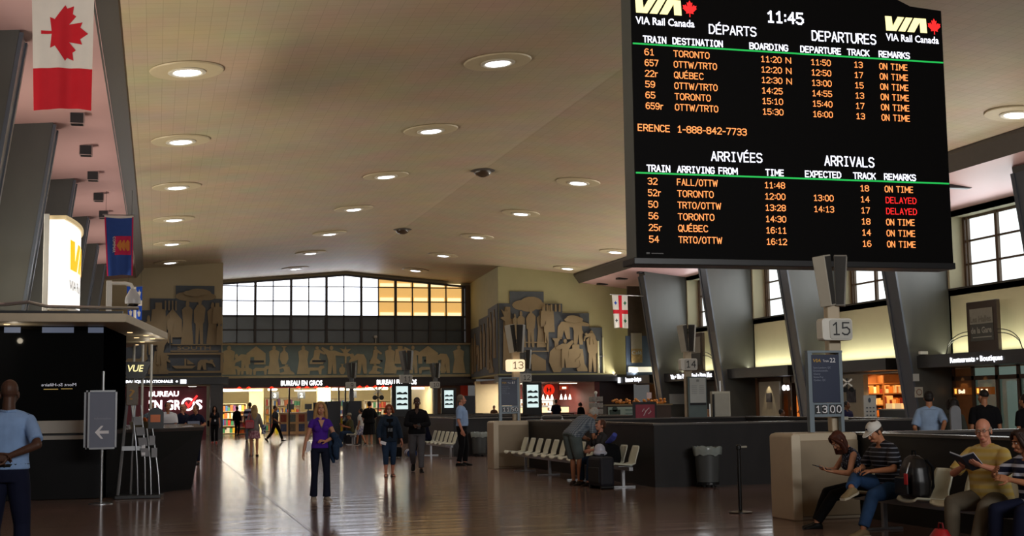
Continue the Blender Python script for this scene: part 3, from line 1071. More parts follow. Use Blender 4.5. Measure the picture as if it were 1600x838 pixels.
# dome camera on its bracket
t = thing('security_camera', 'white dome security camera hanging from a bracket arm on the kiosk roof', 'camera', (-.93, 26, 3.29))
MB().box(-.97, -.87, 25.95, 26.05, 3.29, 4.06).build('upright', M_white, t, bevel=.01)
MB().tube([(-.9, 26, 4.01), (-.62, 26, 4.01), (-.52, 26, 3.99), (-.48, 26, 3.9)], .035).build('arm', M_white, t, smooth=True)
MB().lathe((-.48, 26, 3.56), [(.1, .05), (.145, .06), (.15, .12), (.13, .2), (.09, .27), (.06, .33), (.03, .36)], 24).build('housing', mat('camera_housing', '#b7b8ba', .35, var=.02), t, smooth=True)
MB().ball((-.48, 26, 3.62), .105, .105, .1, 20, 12).build('lens_dome', mat('lens_black', '#0b0b0d', .08), t, smooth=True)

# service counter to the right of the kiosk
t = thing('service_counter', 'dark service counter with sloping front beside the kiosk', 'counter', (.1, 29, 0))
bot = [(-.88, 25.1), (.68, 27.25), (.66, 33), (-.82, 33.05), (-.57, 28.5)]
top = [(-.88, 24.95), (.9, 27.0), (.92, 33.1), (-.82, 33.1), (-.57, 28.5)]
MB().loft([[(x, y, 0) for x, y in bot], [(x, y, 1.17) for x, y in top]]).build('counter_body', M_kbase, t)
MB().loft([[(x, y, 1.17) for x, y in top], [(x + (.03 if x > 0 else 0), y - .03, 1.235) for x, y in top]]).build('countertop', mat('dark_counter_stone', '#3a3838', .2, var=.1, scale=8), t)
for x, y, w_, l_, lab in ((.0, 27.4, .3, .22, 'white papers lying on the dark counter, by the snack basket'), (.62, 28.2, .24, .4, 'white papers lying at the open end of the dark counter')):
    q = thing('paper_sheets', lab, 'papers', (x, y, 1.236))
    for k in range(3):
        MB().box(-w_ / 2 + .03 * k, w_ / 2 - .02 * k, -l_ / 2 + .02 * k, l_ / 2, .004 * k, .004 * k + .003).build('sheet', mat('paper_white', '#e2e2e6', .6), q, local=True)
q = thing('snack_basket', 'basket of yellow and orange snack packets on the dark counter', 'basket', (-.28, 26.6, 1.236))
MB().loft([[(x * .2, y * .16, 0) for x, y in ((-1, -1), (1, -1), (1, 1), (-1, 1))], [(x * .24, y * .2, .13) for x, y in ((-1, -1), (1, -1), (1, 1), (-1, 1))]]).build('basket_body', mat('basket_tan', '#6f624c', .7), q, local=True)
rnd = random.Random(2)
for k in range(9):
    c = MB().ball((rnd.uniform(-.17, .17), rnd.uniform(-.1, .1), .13 + rnd.uniform(0, .05)), .06, .03, .045, 8, 6, Euler((rnd.random() * 2, rnd.random() * 2, rnd.random() * 3)).to_matrix())
    c.build('snack_packet', mat(['pk_yellow', 'pk_orange', 'pk_red', 'pk_cream'][k % 4], ['#d9b13a', '#cf6a2b', '#a52b22', '#e3d3a4'][k % 4], .4), q, local=True)
q = thing('hanging_monitor', 'black hanging screen with yellow lettering above the service counter', 'screen', (-.6, 32, 2.3))
b = MB()
b.prism([(-.77, 2.72), (-.17, 2.72), (-.3, 2.33), (-.7, 2.33)], 'y', 32, 32.2)
b.build('screen_body', M_black, q)
MB().text('VUE', -.68, 2.49, .16, .36, y=31.99, shear=.2, bold=.02).build('lettering', emis('screen_yellow', '#efe2a0', 1.1), q)
b = MB()
for x in (-.55, -.35, -.15):
    b.cyl((x, 32.3, 1.24), (x, 32.3, 3.14), .03)
b.build('support_pole', M_white, q)

# sign stand with arrow
t = thing('arrow_sign', 'grey framed sign with a white left arrow on a thin pole', 'sign', (-.91, 23.7, 0))
MB().lathe((-.91, 23.72, 0), [(.2, 0), (.2, .012), (.05, .03)], 28).build('base', M_steel, t)
MB().cyl((-.91, 23.75, .02), (-.91, 23.75, 2.27), .024).build('pole', M_steel, t, smooth=True)
for y0, nm in ((23.68, 'front'), (23.84, 'rear')):
    dx = 0 if nm == 'front' else -.07
    f = MB()
    for bx in ((-1.15, -1.12, .93, 1.94), (-.70, -.67, .93, 1.94), (-1.15, -.67, .93, .96), (-1.15, -.67, 1.91, 1.94)):
        f.box(bx[0] + dx, bx[1] + dx, y0, y0 + .05, bx[2], bx[3])
    fo = f.build('panel_frame', M_steel, t)
    MB().box(-1.12 + dx, -.70 + dx, y0 + .015, y0 + .04, .96, 1.91).build('panel', mat('sign_slate', '#6d7486', .5, var=.04), fo)
b = MB()
b.prism([(-1.03, 1.22), (-.93, 1.33), (-.89, 1.33), (-.955, 1.245), (-.8, 1.245), (-.8, 1.195), (-.955, 1.195), (-.89, 1.11), (-.93, 1.11)], 'y', 23.69, 23.696)
b.build('arrow', mat('sign_white', '#e6e6ea', .5), t)
MB().text('Information', -1.04, 1.44, .035, .27, y=23.69).build('lettering', mat('sign_pale', '#9aa0ae', .5), t)

# leaflet rack
t = thing('leaflet_rack', 'tall steel leaflet rack with two curved pocket columns on a dark base', 'rack', (-.3, 25, 0))
MB().prism([(-.72, 24.72), (.08, 24.72), (.14, 25.25), (-.68, 25.25)], 'z', 0, .065).build('base', M_black, t, bevel=.01)
MB().tube([(-.67, 24.95, .05), (-.6, 24.97, .9), (-.52, 25.0, 1.95)], .03).build('post', M_steel, t)
MB().tube([(-.45, 25.15, .05), (-.43, 25.1, .9), (-.38, 25.05, 1.9)], .02).build('post', M_steel, t)


def rail(p):
    MB().tube(p, .014).build('curved_rail', M_steel, t, smooth=True)


rail([(-.456, 24.98, 1.68), (-.41, 24.92, 1.35), (-.366, 24.88, 1.02), (-.335, 24.86, .55), (-.32, 24.86, .05)])
rail([(-.29, 24.98, 1.68), (-.255, 24.92, 1.35), (-.22, 24.88, 1.02), (-.2, 24.86, .55), (-.19, 24.86, .05)])
rail([(-.18, 25.02, 1.25), (-.135, 24.95, .9), (-.1, 24.92, .5), (-.086, 24.9, .05)])
rail([(-.08, 25.02, 1.25), (-.01, 24.95, .75), (.035, 24.92, .4), (.06, 24.9, .05)])
MB().box(-.61, -.26, 24.9, 24.93, .86, .94).build('cross_bar', M_steel, t)
MB().box(-.55, -.34, 24.94, 25.1, 1.68, 2.09).build('header_box', mat('rack_header', '#5a4d3c', .35, var=.2, scale=14), t, bevel=.01)
MB().text('?', -.5, 1.78, .2, .1, y=24.93).build('header_mark', mat('header_amber', '#a2762c', .5), t)
pk = mat('clear_pocket', '#8f9296', .2, var=.06)
for k in range(4):
    z = 1.32 - .19 * k
    xa = -.40 + .045 * k
    MB().loft([[(xa, 24.90 - .015 * k, z), (xa + .15, 24.90 - .015 * k, z), (xa + .15, 24.95 - .01 * k, z), (xa, 24.95 - .01 * k, z)], [(xa - .02, 24.87 - .015 * k, z + .15), (xa + .13, 24.87 - .015 * k, z + .15), (xa + .13, 24.95 - .01 * k, z + .15), (xa - .02, 24.95 - .01 * k, z + .15)]]).build('pocket', pk, t)
for k in range(2):
    z = .95 - .22 * k
    xa = -.13 + .04 * k
    MB().box(xa, xa + .1, 24.88, 24.94, z, z + .17).build('pocket', pk, t)
q = MB().box(-.265, -.2, 24.84, 24.845, .77, .95).build('folded_leaflet', mat('paper_white', '#e2e2e6', .6))
tag(q, 'white folded leaflet sticking out of the steel rack', 'leaflet')
b = MB()
b.prism([(-.14 + .0, 0), (.14, 0), (.14, .28)] + [(.14 * math.cos(a * PI / 8), .28 + .12 * math.sin(a * PI / 8)) for a in range(1, 8)] + [(-.14, .28)], 'y', 0, .03)
b.v = [(x - .02, y + 25.6, z + 1.236) for x, y, z in b.v]
q = b.build('counter_display', M_black)
tag(q, 'small black round-topped panel with orange block on the counter behind the rack', 'display')
MB().box(-.12, .06, 25.59, 25.6, 1.36, 1.5).build('orange_block', mat('pk_orange', '#cf6a2b', .4), q)

# ------------------------------------------------------------------ stairwell parapets, pedestals, gate posts
M_par = mat('dark_granite_parapet', '#2a2828', 0.35, spec=.2, var=.14, scale=3.0, stretch=(1.2, 1.2, .4))
M_parr = mat('parapet_rail', '#6a6560', 0.25, metal=.5, var=.05)


def parapet(n, x0, x1, y0, y1, h=1.17):
    b = MB()
    for bx in ((x0, x0 + .2, y0 + .2, y1 - .2), (x1 - .2, x1, y0 + .2, y1 - .2), (x0, x1, y0, y0 + .2), (x0, x1, y1 - .2, y1)):
        b.box(bx[0], bx[1], bx[2], bx[3], 0, h)
    o = struct(b.build('wall_stairs_%d' % n, M_par))
    r = MB()
    for bx in ((x0 - .03, x0 + .23, y0 + .23, y1 - .23), (x1 - .23, x1 + .03, y0 + .23, y1 - .23), (x0 - .03, x1 + .03, y0 - .03, y0 + .23), (x0 - .03, x1 + .03, y1 - .23, y1 + .03)):
        r.box(bx[0], bx[1], bx[2], bx[3], h, h + .035)
    r.build('top_rail', M_parr, o)


parapet(1, 9.3, 13.4, 6.0, 16.45, 1.12)
parapet(2, 9.12, 15.3, 23.44, 32.3)
parapet(3, 9.0, 15.0, 40.4, 48.2)
parapet(4, 9.0, 15.0, 55.5, 63.6)


def rounded(x0, x1, z0, z1, r, top_only=True):
    pts = [(x0, z0), (x1, z0)] if top_only else [(x0 + r, z0), (x1 - r, z0)] + [(x1 - r + r * math.cos(a), z0 + r + r * math.sin(a)) for a in [-PI / 2 + PI / 8 * i for i in range(1, 5)]]
    pts += [(x1 - r + r * math.cos(a), z1 - r + r * math.sin(a)) for a in [PI / 8 * i for i in range(5)]]
    pts += [(x0 + r + r * math.cos(a), z1 - r + r * math.sin(a)) for a in [PI / 2 + PI / 8 * i for i in range(5)]]
    if not top_only:
        pts += [(x0 + r + r * math.cos(a), z0 + r + r * math.sin(a)) for a in [PI + PI / 8 * i for i in range(1, 4)]]
    return pts


def pedestal(x0, x1, y0, y1, h, lab):
    t = thing('pedestal', lab, 'pedestal', ((x0 + x1) / 2, (y0 + y1) / 2, 0), 0, 'bone coloured gate pedestals')
    MB().prism(rounded(x0, x1, 0, h, .06), 'y', y0 + .06, y1).build('body', M_bone, t, bevel=.02)
    MB().box(x0 + .1, x1 - .02, y0 + .02, y0 + .07, .05, h - .1).build('front_panel', mat('bone_panel', '#8d7d64', .55, var=.04), t, bevel=.01)
    MB().prism(rounded(x0 - .02, x0 + .12, 0, h - .01, .05), 'y', y0, y1 + .01).build('edge_moulding', mat('bone_light', '#c3b69e', .5, var=.03), t, bevel=.015)
    return t


pedestal(8.25, 9.26, 16.1, 16.75, 1.16, 'beige pedestal at the corner of the parapet beside the couple on phones')
pedestal(8.16, 9.08, 31.95, 32.6, 1.19, 'beige pedestal at the far end of the seat row with the bent old man')


def gate_post(num, x, y, lab, lit=False, board=None, pole=M_bone, base=1.17):
    far = pole is not M_bone
    t = thing('gate_post', lab, 'gate post', (x, y, base), 0, 'numbered gate posts')
    MB().box(x - .095, x + .095, y, y + .14, base, 2.96).build('pole', pole, t, bevel=.02)
    sm = emis('lit_gate_sign', '#f7d9b0', 1.1) if lit else (mat('gate_sign_dim', '#b4b4ae', .4, var=.02) if far else mat('gate_sign_face', '#b7b6ae', .4, var=.02))
    sb = MB().prism(rounded(x - .30, x + .17, 2.43, 2.74, .05, False), 'y', y - .2, y - .02).build('number_sign', (M_white if not far else sm) if not lit else sm, t, bevel=.012)
    MB().prism(rounded(x - .19, x + .15, 2.45, 2.72, .04, False), 'y', y - .212, y - .2).build('sign_face', sm, sb)
    MB().led(num, x - .02, 2.51, .165, None, y=y - .213, align='c', sw=.72).build('numerals', M_black, sb)
    for s, rz in ((-1, .17), (1, .05)):
        sp = MB()
        h = .72
        w0, w1 = .065, .092
        sp.loft([[(-w0, -.10, 0), (w0, -.10, 0), (w0, .08, 0), (-w0, .08, 0)], [(-w1, -.15, h), (w1, -.15, h), (w1, .05, h), (-w1, .05, h)]])
        Mx = Matrix.Translation((x + (-.085 if s < 0 else .115), y + .02, 2.92)) @ Matrix.Rotation(s * rz, 4, 'Y') @ Matrix.Rotation(-s * .55, 4, 'Z')
        sp.v = [tuple(Mx @ Vector(p)) for p in sp.v]
        so = sp.build('loudspeaker', mat('speaker_far', '#5a5955', .5, var=.03) if far else mat('speaker_bone', '#aba699', .5, var=.03) if s < 0 else mat('speaker_grey', '#807c74', .5, var=.03), t, bevel=.012)
        g = MB()
        g.loft([[(-w0 + .012, -.104, .02), (w0 - .012, -.104, .02), (w0 - .012, -.09, .02), (-w0 + .012, -.09, .02)], [(-w1 + .012, -.152, h - .02), (w1 - .012, -.152, h - .02), (w1 - .012, -.14, h - .02), (-w1 + .012, -.14, h - .02)]])
        g.v = [tuple(Mx @ Vector(p)) for p in g.v]
        g.build('grille', mat('speaker_grille', '#34322f', .7, var=.1, scale=60), so)
    if board:
        train, lines, time_ = board
        xl, xr, zb, zt = x - .5, x + .03, 1.37, 2.26
        fr = MB()
        fr.box(xl, xl + .05, y - .12, y - .04, base, zt)
        fr.box(xl + .05, xl + .075, y - .11, y - .05, base, zt)
        fr.box(xr - .05, xr, y - .12, y - .04, base, zt)
        fr.box(xl - .004, xr + .004, y - .124, y - .036, zt, zt + .03)
        fr.box(xl + .075, xr - .05, y - .114, y - .06, zb, 1.565)
        bo = fr.build('schedule_frame', mat('frame_bluegrey', '#6f7b83', .4, metal=.3, var=.03), t)
        MB().box(xl + .06, xr - .05, y - .115, y - .06, 1.57, zt - .03).build('schedule_panel', mat('schedule_navy', '#1d2742', .35, var=.04), bo)
        tb = MB()
        tb.text('Train', xl + .23, 2.13, .035, .09, y=y - .12)
        tb.text(train, xl + .34, 2.125, .065, None, y=y - .12, bold=.01)
        tb.build('train_number', mat('sign_white', '#e6e6ea', .5), bo)
        MB().text('VIA', xl + .08, 2.13, .045, .12, y=y - .12, bold=.03, shear=.2).build('logo', mat('logo_yellow', '#b08a2a', .5), bo)
        tb = MB()
        for i, l in enumerate(lines):
            tb.text(l, xl + .08, 2.04 - .043 * i, .026, None, y=y - .12)
        tb.build('stop_list', mat('list_grey', '#8a93a6', .5), bo)
        for i, ch in enumerate(time_):
            xa = xl + .085 + .1 * i + (.0 if i < 2 else .02)
            fl_ = MB().box(xa, xa + .085, y - .125, y - .113, 1.41, 1.54).build('flap_digit', M_black, bo)
            MB().led(ch, xa + .0425, 1.43, .09, None, y=y - .126, align='c', sw=.85).build('digit', mat('sign_white', '#e6e6ea', .5), fl_)
    return t


M_steel_dim = mat('post_grey', '#5d5f60', .4, metal=.3, var=.04)
gate_post('15', 9.22, 16.6, 'tall beige post with white 15 sign, twin loudspeakers and navy timetable board', board=('22', ['Saint-Lambert, QC', 'Drummondville', 'Charny', 'Sainte-Foy', 'Québec, QC'], '1300'), base=1.16)
gate_post('13', 8.86, 32.3, 'beige post with glowing 13 sign above a navy timetable showing 1150', lit=True, board=('61', ['Dorval, QC', 'Cornwall, ON', 'Kingston', 'Oshawa', 'Toronto, ON'], '1150'), base=1.19)
gate_post('14', 13.55, 32.2, 'beige post with the 14 sign in front of the dark shop columns', base=1.17)
gate_post('12', 13.3, 47.2, 'post with the 12 sign, mostly behind the glowing 13 post', pole=M_steel_dim)
gate_post('11', 8.9, 47.78, 'grey post with the 11 sign before the far frieze', pole=M_steel_dim)
gate_post('10', 12.95, 62.0, 'grey post with the 10 sign near the ticket machine', pole=M_steel_dim)
gate_post('9', 8.75, 61.0, 'grey post with the 9 sign near the far shop entrance', pole=M_steel_dim)

# notice boards beside post 14
t = thing('notice_board', 'pale framed notice hanging at the 14 post, dark strip below', 'notice', (13.75, 32.1, 1.2))
MB().box(13.46, 13.98, 32.05, 32.1, 1.2, 2.27).build('backing', mat('notice_frame', '#52605f', .5), t)
MB().box(13.5, 13.95, 32.03, 32.05, 1.58, 2.23).build('sheet', mat('notice_grey', '#a5a8a4', .6, var=.04), t)
MB().box(13.5, 13.95, 32.03, 32.05, 1.52, 1.58).build('dark_strip', M_black, t)
b = MB().box(13.69, 13.76, 32.02, 32.03, 2.13, 2.19)
for k in range(5):
    b.box(13.55, 13.7, 32.025, 32.03, 2.02 - .05 * k, 2.03 - .05 * k)
    b.box(13.76, 13.9, 32.025, 32.03, 2.02 - .05 * k, 2.03 - .05 * k)
b.build('printed_lines', mat('print_grey', '#777b78', .6), t)
t = thing('notice_case', 'cream framed upright notice case on the parapet right of the 14 post', 'notice', (14.35, 32.1, 1.2))
MB().box(14.1, 14.62, 31.98, 32.12, 1.205, 1.87).build('case', mat('case_cream', '#b7b4a4', .45), t, bevel=.01)
MB().box(14.17, 14.58, 31.96, 31.98, 1.24, 1.82).build('sheet', mat('case_sheet', '#a09e92', .6, var=.05), t)
MB().box(14.1, 14.15, 31.95, 31.98, 1.205, 1.8).build('dark_edge', M_black, t)
MB().cyl((14.36, 32.05, 1.85), (14.36, 32.05, 2.15), .03).build('top_tube', M_steel, t)
q = MB().box(13.0, 13.28, 23.5, 23.6, 1.205, 1.27).build('tissue_box', mat('case_cream', '#b7b4a4', .45), bevel=.01)
tag(q, 'small cream box lying on the parapet rail below the 14 sign', 'box')
q = thing('poster_stand', 'dark poster stand with red square and pale ribbon mark', 'poster', (12.7, 33.3, 0))
MB().box(12.38, 13.05, 33.3, 33.36, .9, 1.62).build('backing', M_black, q)
MB().box(12.44, 12.99, 33.285, 33.3, 1.17, 1.55).build('red_field', mat('poster_red', '#7d1f32', .5, emit='#7d1f32', strength=.05), q)
b = MB()
b.tube([(12.62, 33.27, 1.36), (12.68, 33.27, 1.44), (12.72, 33.27, 1.36), (12.66, 33.27, 1.25)], .012)
b.tube([(12.72, 33.27, 1.36), (12.82, 33.27, 1.46), (12.87, 33.27, 1.36), (12.8, 33.27, 1.3)], .012)
b.build('ribbon_mark', mat('poster_pale', '#c9b8bc', .5), q)
MB().box(12.5, 12.54, 33.3, 33.34, 0, .92).box(12.9, 12.94, 33.3, 33.34, 0, .92).build('legs', M_black, q)

# ------------------------------------------------------------------ beam seating
M_shell = mat('cream_seat_shell', '#d8dac6', 0.35, var=.03)


def shell():
    """One moulded seat shell facing -X at the origin (pan level 0.44)."""
    rings = []
    prof = [(-.30, .425, .19), (-.27, .455, .205), (-.12, .44, .215), (.05, .425, .21), (.14, .45, .2), (.175, .53, .185), (.21, .64, .19), (.245, .75, .18), (.255, .79, .15)]
    W = 9
    up = []
    for i, (x, z, hw) in enumerate(prof):
        up.append([(x - (.0 if z < .47 else .035) * (abs(2 * k / (W - 1) - 1) ** 2), hw * (2 * k / (W - 1) - 1), z + .025 * (abs(2 * k / (W - 1) - 1) ** 2.5 if z < .5 else 0)) for k in range(W)])
    b = MB()
    vs = [p for r in up for p in r]
    n = len(vs)
    vs += [(p[0] + (.02 if i // W >= 5 else 0), p[1], p[2] - (.022 if i // W < 5 else .005)) for i, p in enumerate(vs)]
    fs = []
    R = len(up)
    for j in range(R - 1):
        for k in range(W - 1):
            a = j * W + k
            fs += [(a, a + 1, a + W + 1, a + W), (n + a, n + a + W, n + a + W + 1, n + a + 1)]
    for k in range(W - 1):
        fs += [(k, n + k, n + k + 1, k + 1), ((R - 1) * W + k, (R - 1) * W + k + 1, n + (R - 1) * W + k + 1, n + (R - 1) * W + k)]
    for j in range(R - 1):
        a, c = j * W, j * W + W - 1
        fs += [(a, a + W, n + a + W, n + a), (c, n + c, n + c + W, c + W)]
    b.add(vs, fs)
    return b


shell_mesh = None


def seat_row(x, ys, legs_at, lab):
    global shell_mesh
    t = thing('seat_row', lab, 'seats', (x, (ys[0] + ys[-1]) / 2, 0), 0, 'rows of cream moulded seats on a beam')
    y0, y1 = min(ys) - .3, max(ys) + .3
    MB().box(x + .0, x + .08, y0, y1, .33, .40).build('beam', M_steel, t, bevel=.005)
    for y in legs_at:
        MB().box(x + .01, x + .07, y - .03, y + .03, .02, .34).box(x - .25, x + .28, y - .03, y + .03, 0, .03).build('leg', M_steel, t, bevel=.005)
    for y in ys:
        b = shell()
        if shell_mesh is None:
            o = b.build('seat_shell', M_shell, t, local=True, smooth=True)
            shell_mesh = o.data
        else:
            o = bpy.data.objects.new('seat_shell', shell_mesh)
            COL.objects.link(o)
            o.parent = t
        o.location = (.03, y - t.location.y, 0)
        MB().box(x - .12, x + .16, y - .05, y + .05, .40, .425).build('bracket', M_steel, t)
    return t


seat_row(8.55, [31.28 - .64 * k for k in range(13)], [30.6, 28.6, 26.4, 23.75], 'long row of cream seats on a steel beam behind the bent old man')
seat_row(8.65, [14.95 - .675 * k for k in range(7)], [14.6, 13.2, 11.9], 'row of cream seats with the phone couple and the bald reader')
seat_row(8.5, [42.0 - .62 * k for k in range(6)], [41.7, 38.75], 'short row of cream seats behind the blue shirted man with tie')

# ------------------------------------------------------------------ bins, stanchion
def bin_(x, y, lab):
    t = thing('trash_bin', lab, 'trash bin', (x, y, 0), 0, 'grey round trash bins')
    MB().lathe((0, 0, 0), [(.19, .09), (.205, .1), (.235, .62), (.25, .63), (.255, .70), (.24, .71), (.225, .66), (.02, .6)], 28).build('barrel', mat('bin_grey', '#454848', .45, var=.05), t, local=True, smooth=True)
    b = MB()
    n = 36
    rings = []
    rnd = random.Random(5)
    jit = [rnd.uniform(-.012, .012) for _ in range(n)]
    for r, z in ((.258, .60), (.268, .66), (.275, .73), (.262, .755), (.235, .74), (.215, .68)):
        rings.append([((r + jit[i]) * math.cos(2 * PI * i / n), (r + jit[i]) * math.sin(2 * PI * i / n), z + jit[(i * 7) % n] * 1.5) for i in range(n)])
    b.loft(rings)
    b.build('bag_liner', mat('clear_bag', '#8f9894', .2, var=.08), t, local=True, smooth=True)
    b = MB().lathe((0, 0, 0), [(.21, .05), (.21, .09), (.19, .095)], 24)
    for a in range(4):
        b.ball((.15 * math.cos(a * PI / 2 + .7), .15 * math.sin(a * PI / 2 + .7), .03), .03, .02, .03, 10, 6)
    b.build('dolly', M_black, t, local=True)


bin_(10.05, 23.1, 'grey trash bin with a clear liner standing against the dark parapet below the board')
bin_(9.7, 39.9, 'grey trash bin behind the blue shirted man with tie')
q = thing('steel_loop', 'bright steel loop rail on the parapet top behind the seat row, beside the 13 post', 'rail', (9.75, 32.2, 1.205))
MB().tube([(-.28, 0, 0), (-.27, 0, .07), (-.2, 0, .1), (.2, 0, .1), (.27, 0, .07), (.28, 0, 0)], .02).build('loop', M_steel, q, local=True)
MB().box(-.31, -.25, -.03, .03, 0, .01).box(.25, .31, -.03, .03, 0, .01).build('mounting_plate', M_steel, q, local=True)
t = thing('stanchion', 'thin black stanchion post standing on the open floor', 'stanchion', (8.15, 17.6, 0))
MB().lathe((0, 0, 0), [(.17, 0), (.17, .015), (.05, .03), (.03, .04)], 28).build('base', M_black, t, local=True)
MB().cyl((0, 0, .03), (0, 0, .94), .028).build('post', M_black, t, local=True, smooth=True)
MB().lathe((0, 0, .9), [(.03, 0), (.038, .01), (.038, .06), (.02, .075)], 16).build('belt_head', M_black, t, local=True)
MB().box(.04, .13, -.01, .01, .93, .955).build('belt_clip', mat('case_cream', '#b7b4a4', .45), t, local=True)

# ------------------------------------------------------------------ reliefs on the far piers and frieze
M_slate = mat('relief_slate', '#53585d', .7, var=.1, scale=2)
M_tan = mat('relief_tan', '#8f7b5a', .7, var=.07, scale=2)
M_fslate = mat('frieze_blue', '#8fa6a5', .7, var=.1, scale=2)
M_ftan = mat('frieze_tan', '#e2d4a6', .7, var=.07, scale=2)


def circ(cx, cz, r, n=14, rz=None):
    return [(cx + r * math.cos(2 * PI * i / n), cz + (rz or r) * math.sin(2 * PI * i / n)) for i in range(n)]


SHAPES = {
    'stand': [[(.3, 0), (.42, 0), (.48, .38), (.54, 0), (.68, 0), (.66, .45), (.72, .5), (.78, .78), (.62, .86), (.38, .86), (.2, .74), (.22, .48), (.3, .45)], circ(.5, .93, .09)],
    'robe': [[(.2, 0), (.8, 0), (.7, .5), (.74, .8), (.6, .87), (.4, .87), (.24, .8), (.3, .5)], circ(.5, .93, .085)],
    'bend': [[(.2, 0), (.34, 0), (.42, .36), (.5, 0), (.62, 0), (.6, .5), (.9, .42), (1.0, .2), (1.06, .24), (.96, .52), (.62, .72), (.34, .7), (.22, .5)], circ(.86, .64, .09)],
    'kneel': [[(.1, 0), (.8, 0), (.86, .14), (.6, .3), (.66, .62), (.9, .52), (.96, .6), (.6, .82), (.36, .78), (.3, .4), (.12, .16)], circ(.5, .9, .09)],
    'reach': [[(.32, 0), (.46, 0), (.5, .36), (.56, 0), (.7, 0), (.68, .46), (.74, .66), (1.0, .9), (.95, .97), (.64, .84), (.4, .84), (.02, .72), (.04, .64), (.36, .66), (.34, .44)], circ(.54, .93, .08)],
    'jar': [[(.35, 0), (.65, 0), (.85, .3), (.8, .6), (.58, .75), (.58, .9), (.7, 1), (.3, 1), (.42, .9), (.42, .75), (.2, .6), (.15, .3)]],
    'ship': [[(0, .3), (.15, .05), (.85, .05), (1, .3), (.6, .3), (.6, .9), (.52, .9), (.52, .3)], [(.64, .4), (.64, .85), (.95, .42)]],
    'house': [[(0, 0), (.2, 0), (.2, .4), (.4, .4), (.4, 0), (1, 0), (1, .6), (.5, 1), (0, .6)]],
    'cloud': [circ(.3, .4, .28), circ(.6, .55, .33), circ(.82, .38, .22), circ(.5, .28, .25)],
    'tower': [[(0, 0), (1, 0), (.9, .8), (.7, .82), (.7, 1), (.3, 1), (.3, .82), (.1, .8)]],
    'beast': [[(.05, 0), (.17, 0), (.2, .35), (.65, .38), (.7, 0), (.82, 0), (.84, .5), (1, .66), (.95, .86), (.78, .84), (.66, .66), (.18, .68), (.02, .5)]],
    'wheel': [circ(.5, .5, .5, 18)],
    'bars': [[(0, 0), (.12, 0), (.12, 1), (0, 1)], [(.3, 0), (.42, 0), (.42, 1), (.3, 1)], [(.6, 0), (.72, 0), (.72, 1), (.6, 1)], [(.88, 0), (1, 0), (1, 1), (.88, 1)]],
    'frame': [[(0, 0), (1, 0), (1, .1), (0, .1)], [(0, .9), (1, .9), (1, 1), (0, 1)], [(0, 0), (.05, 0), (.05, 1), (0, 1)], [(.95, 0), (1, 0), (1, 1), (.95, 1)]],
    'leafy': [[(.45, 0), (.55, 0), (.55, .4), (.95, .5), (.6, .62), (.85, .85), (.55, .8), (.5, 1), (.42, .8), (.12, .9), (.38, .62), (.02, .55), (.45, .42)]],
}


def figure(t, y, kind, x, z, w, h, m, flip=False, d=.05, nm='relief_figure'):
    b = MB()
    for i, p in enumerate(SHAPES[kind]):
        q = [(x + (w - a * w if flip else a * w), z + c * h) for a, c in p]
        b.prism(q, 'y', y - d - .0011 * i, y)
    return b.build(nm, m, t)


t = thing('relief_mural', 'tan and slate stepped relief mural with SOUTH lettering on the pier behind the kiosk', 'mural', (1, 70, 3.3))
MB().prism([(-3.0, 3.3), (3.2, 3.3), (3.2, 7.32), (2.81, 7.32), (2.81, 8.0), (.85, 8.0), (.85, 7.32), (-.43, 7.32), (-.43, 6.7), (-1.0, 6.7), (-1.0, 6.2), (-3.0, 6.2)], 'y', 69.94, 69.99).build('slate_panel', M_slate, t)
for a in (('cloud', .95, 7.1, 1.7, .85), ('robe', 1.0, 4.9, .9, 2.3), ('stand', 1.65, 4.9, .85, 2.45), ('robe', 2.3, 4.9, .85, 2.2), ('tower', -.35, 5.3, .7, 1.8), ('house', .3, 5.3, .8, 1.5), ('stand', -.9, 4.4, .8, 2.0), ('frame', .55, 3.45, 2.5, 1.05), ('ship', .8, 3.65, 1.0, .6), ('bend', 1.85, 3.6, .9, .75), ('kneel', -.5, 3.4, 1.0, 1.5), ('beast', -1.6, 3.4, 1.0, 1.2), ('jar', -1.4, 4.8, .5, 1.0), ('tower', 2.75, 6.0, .42, 1.1), ('bars', .35, 6.7, .5, .5), ('robe', -2.4, 3.6, .8, 2.2), ('leafy', -2.9, 4.4, .6, 1.6), ('kneel', .0, 3.4, .6, 1.1), ('stand', .35, 5.0, .5, 1.5), ('reach', -.3, 3.9, .8, 1.5), ('cloud', 1.3, 7.4, 1.0, .5), ('tower', 2.95, 4.9, .25, 1.2)):
    fi_ = len([c for c in bpy.data.objects if c.parent == t])
    figure(t, 69.94, a[0], a[1] - .1 * a[3], a[2], a[3] * 1.2, a[4], M_tan, d=.03 + .006 * fi_)
MB().box(.62, 3.05, 69.88, 69.94, 4.55, 4.62).box(.62, 3.05, 69.88, 69.94, 4.9, 4.95).build('caption_bar', M_tan, t)
MB().text('SOUTH', .95, 4.66, .2, 1.7, y=69.93, depth=.02, bold=.02).build('lettering', M_tan, t)

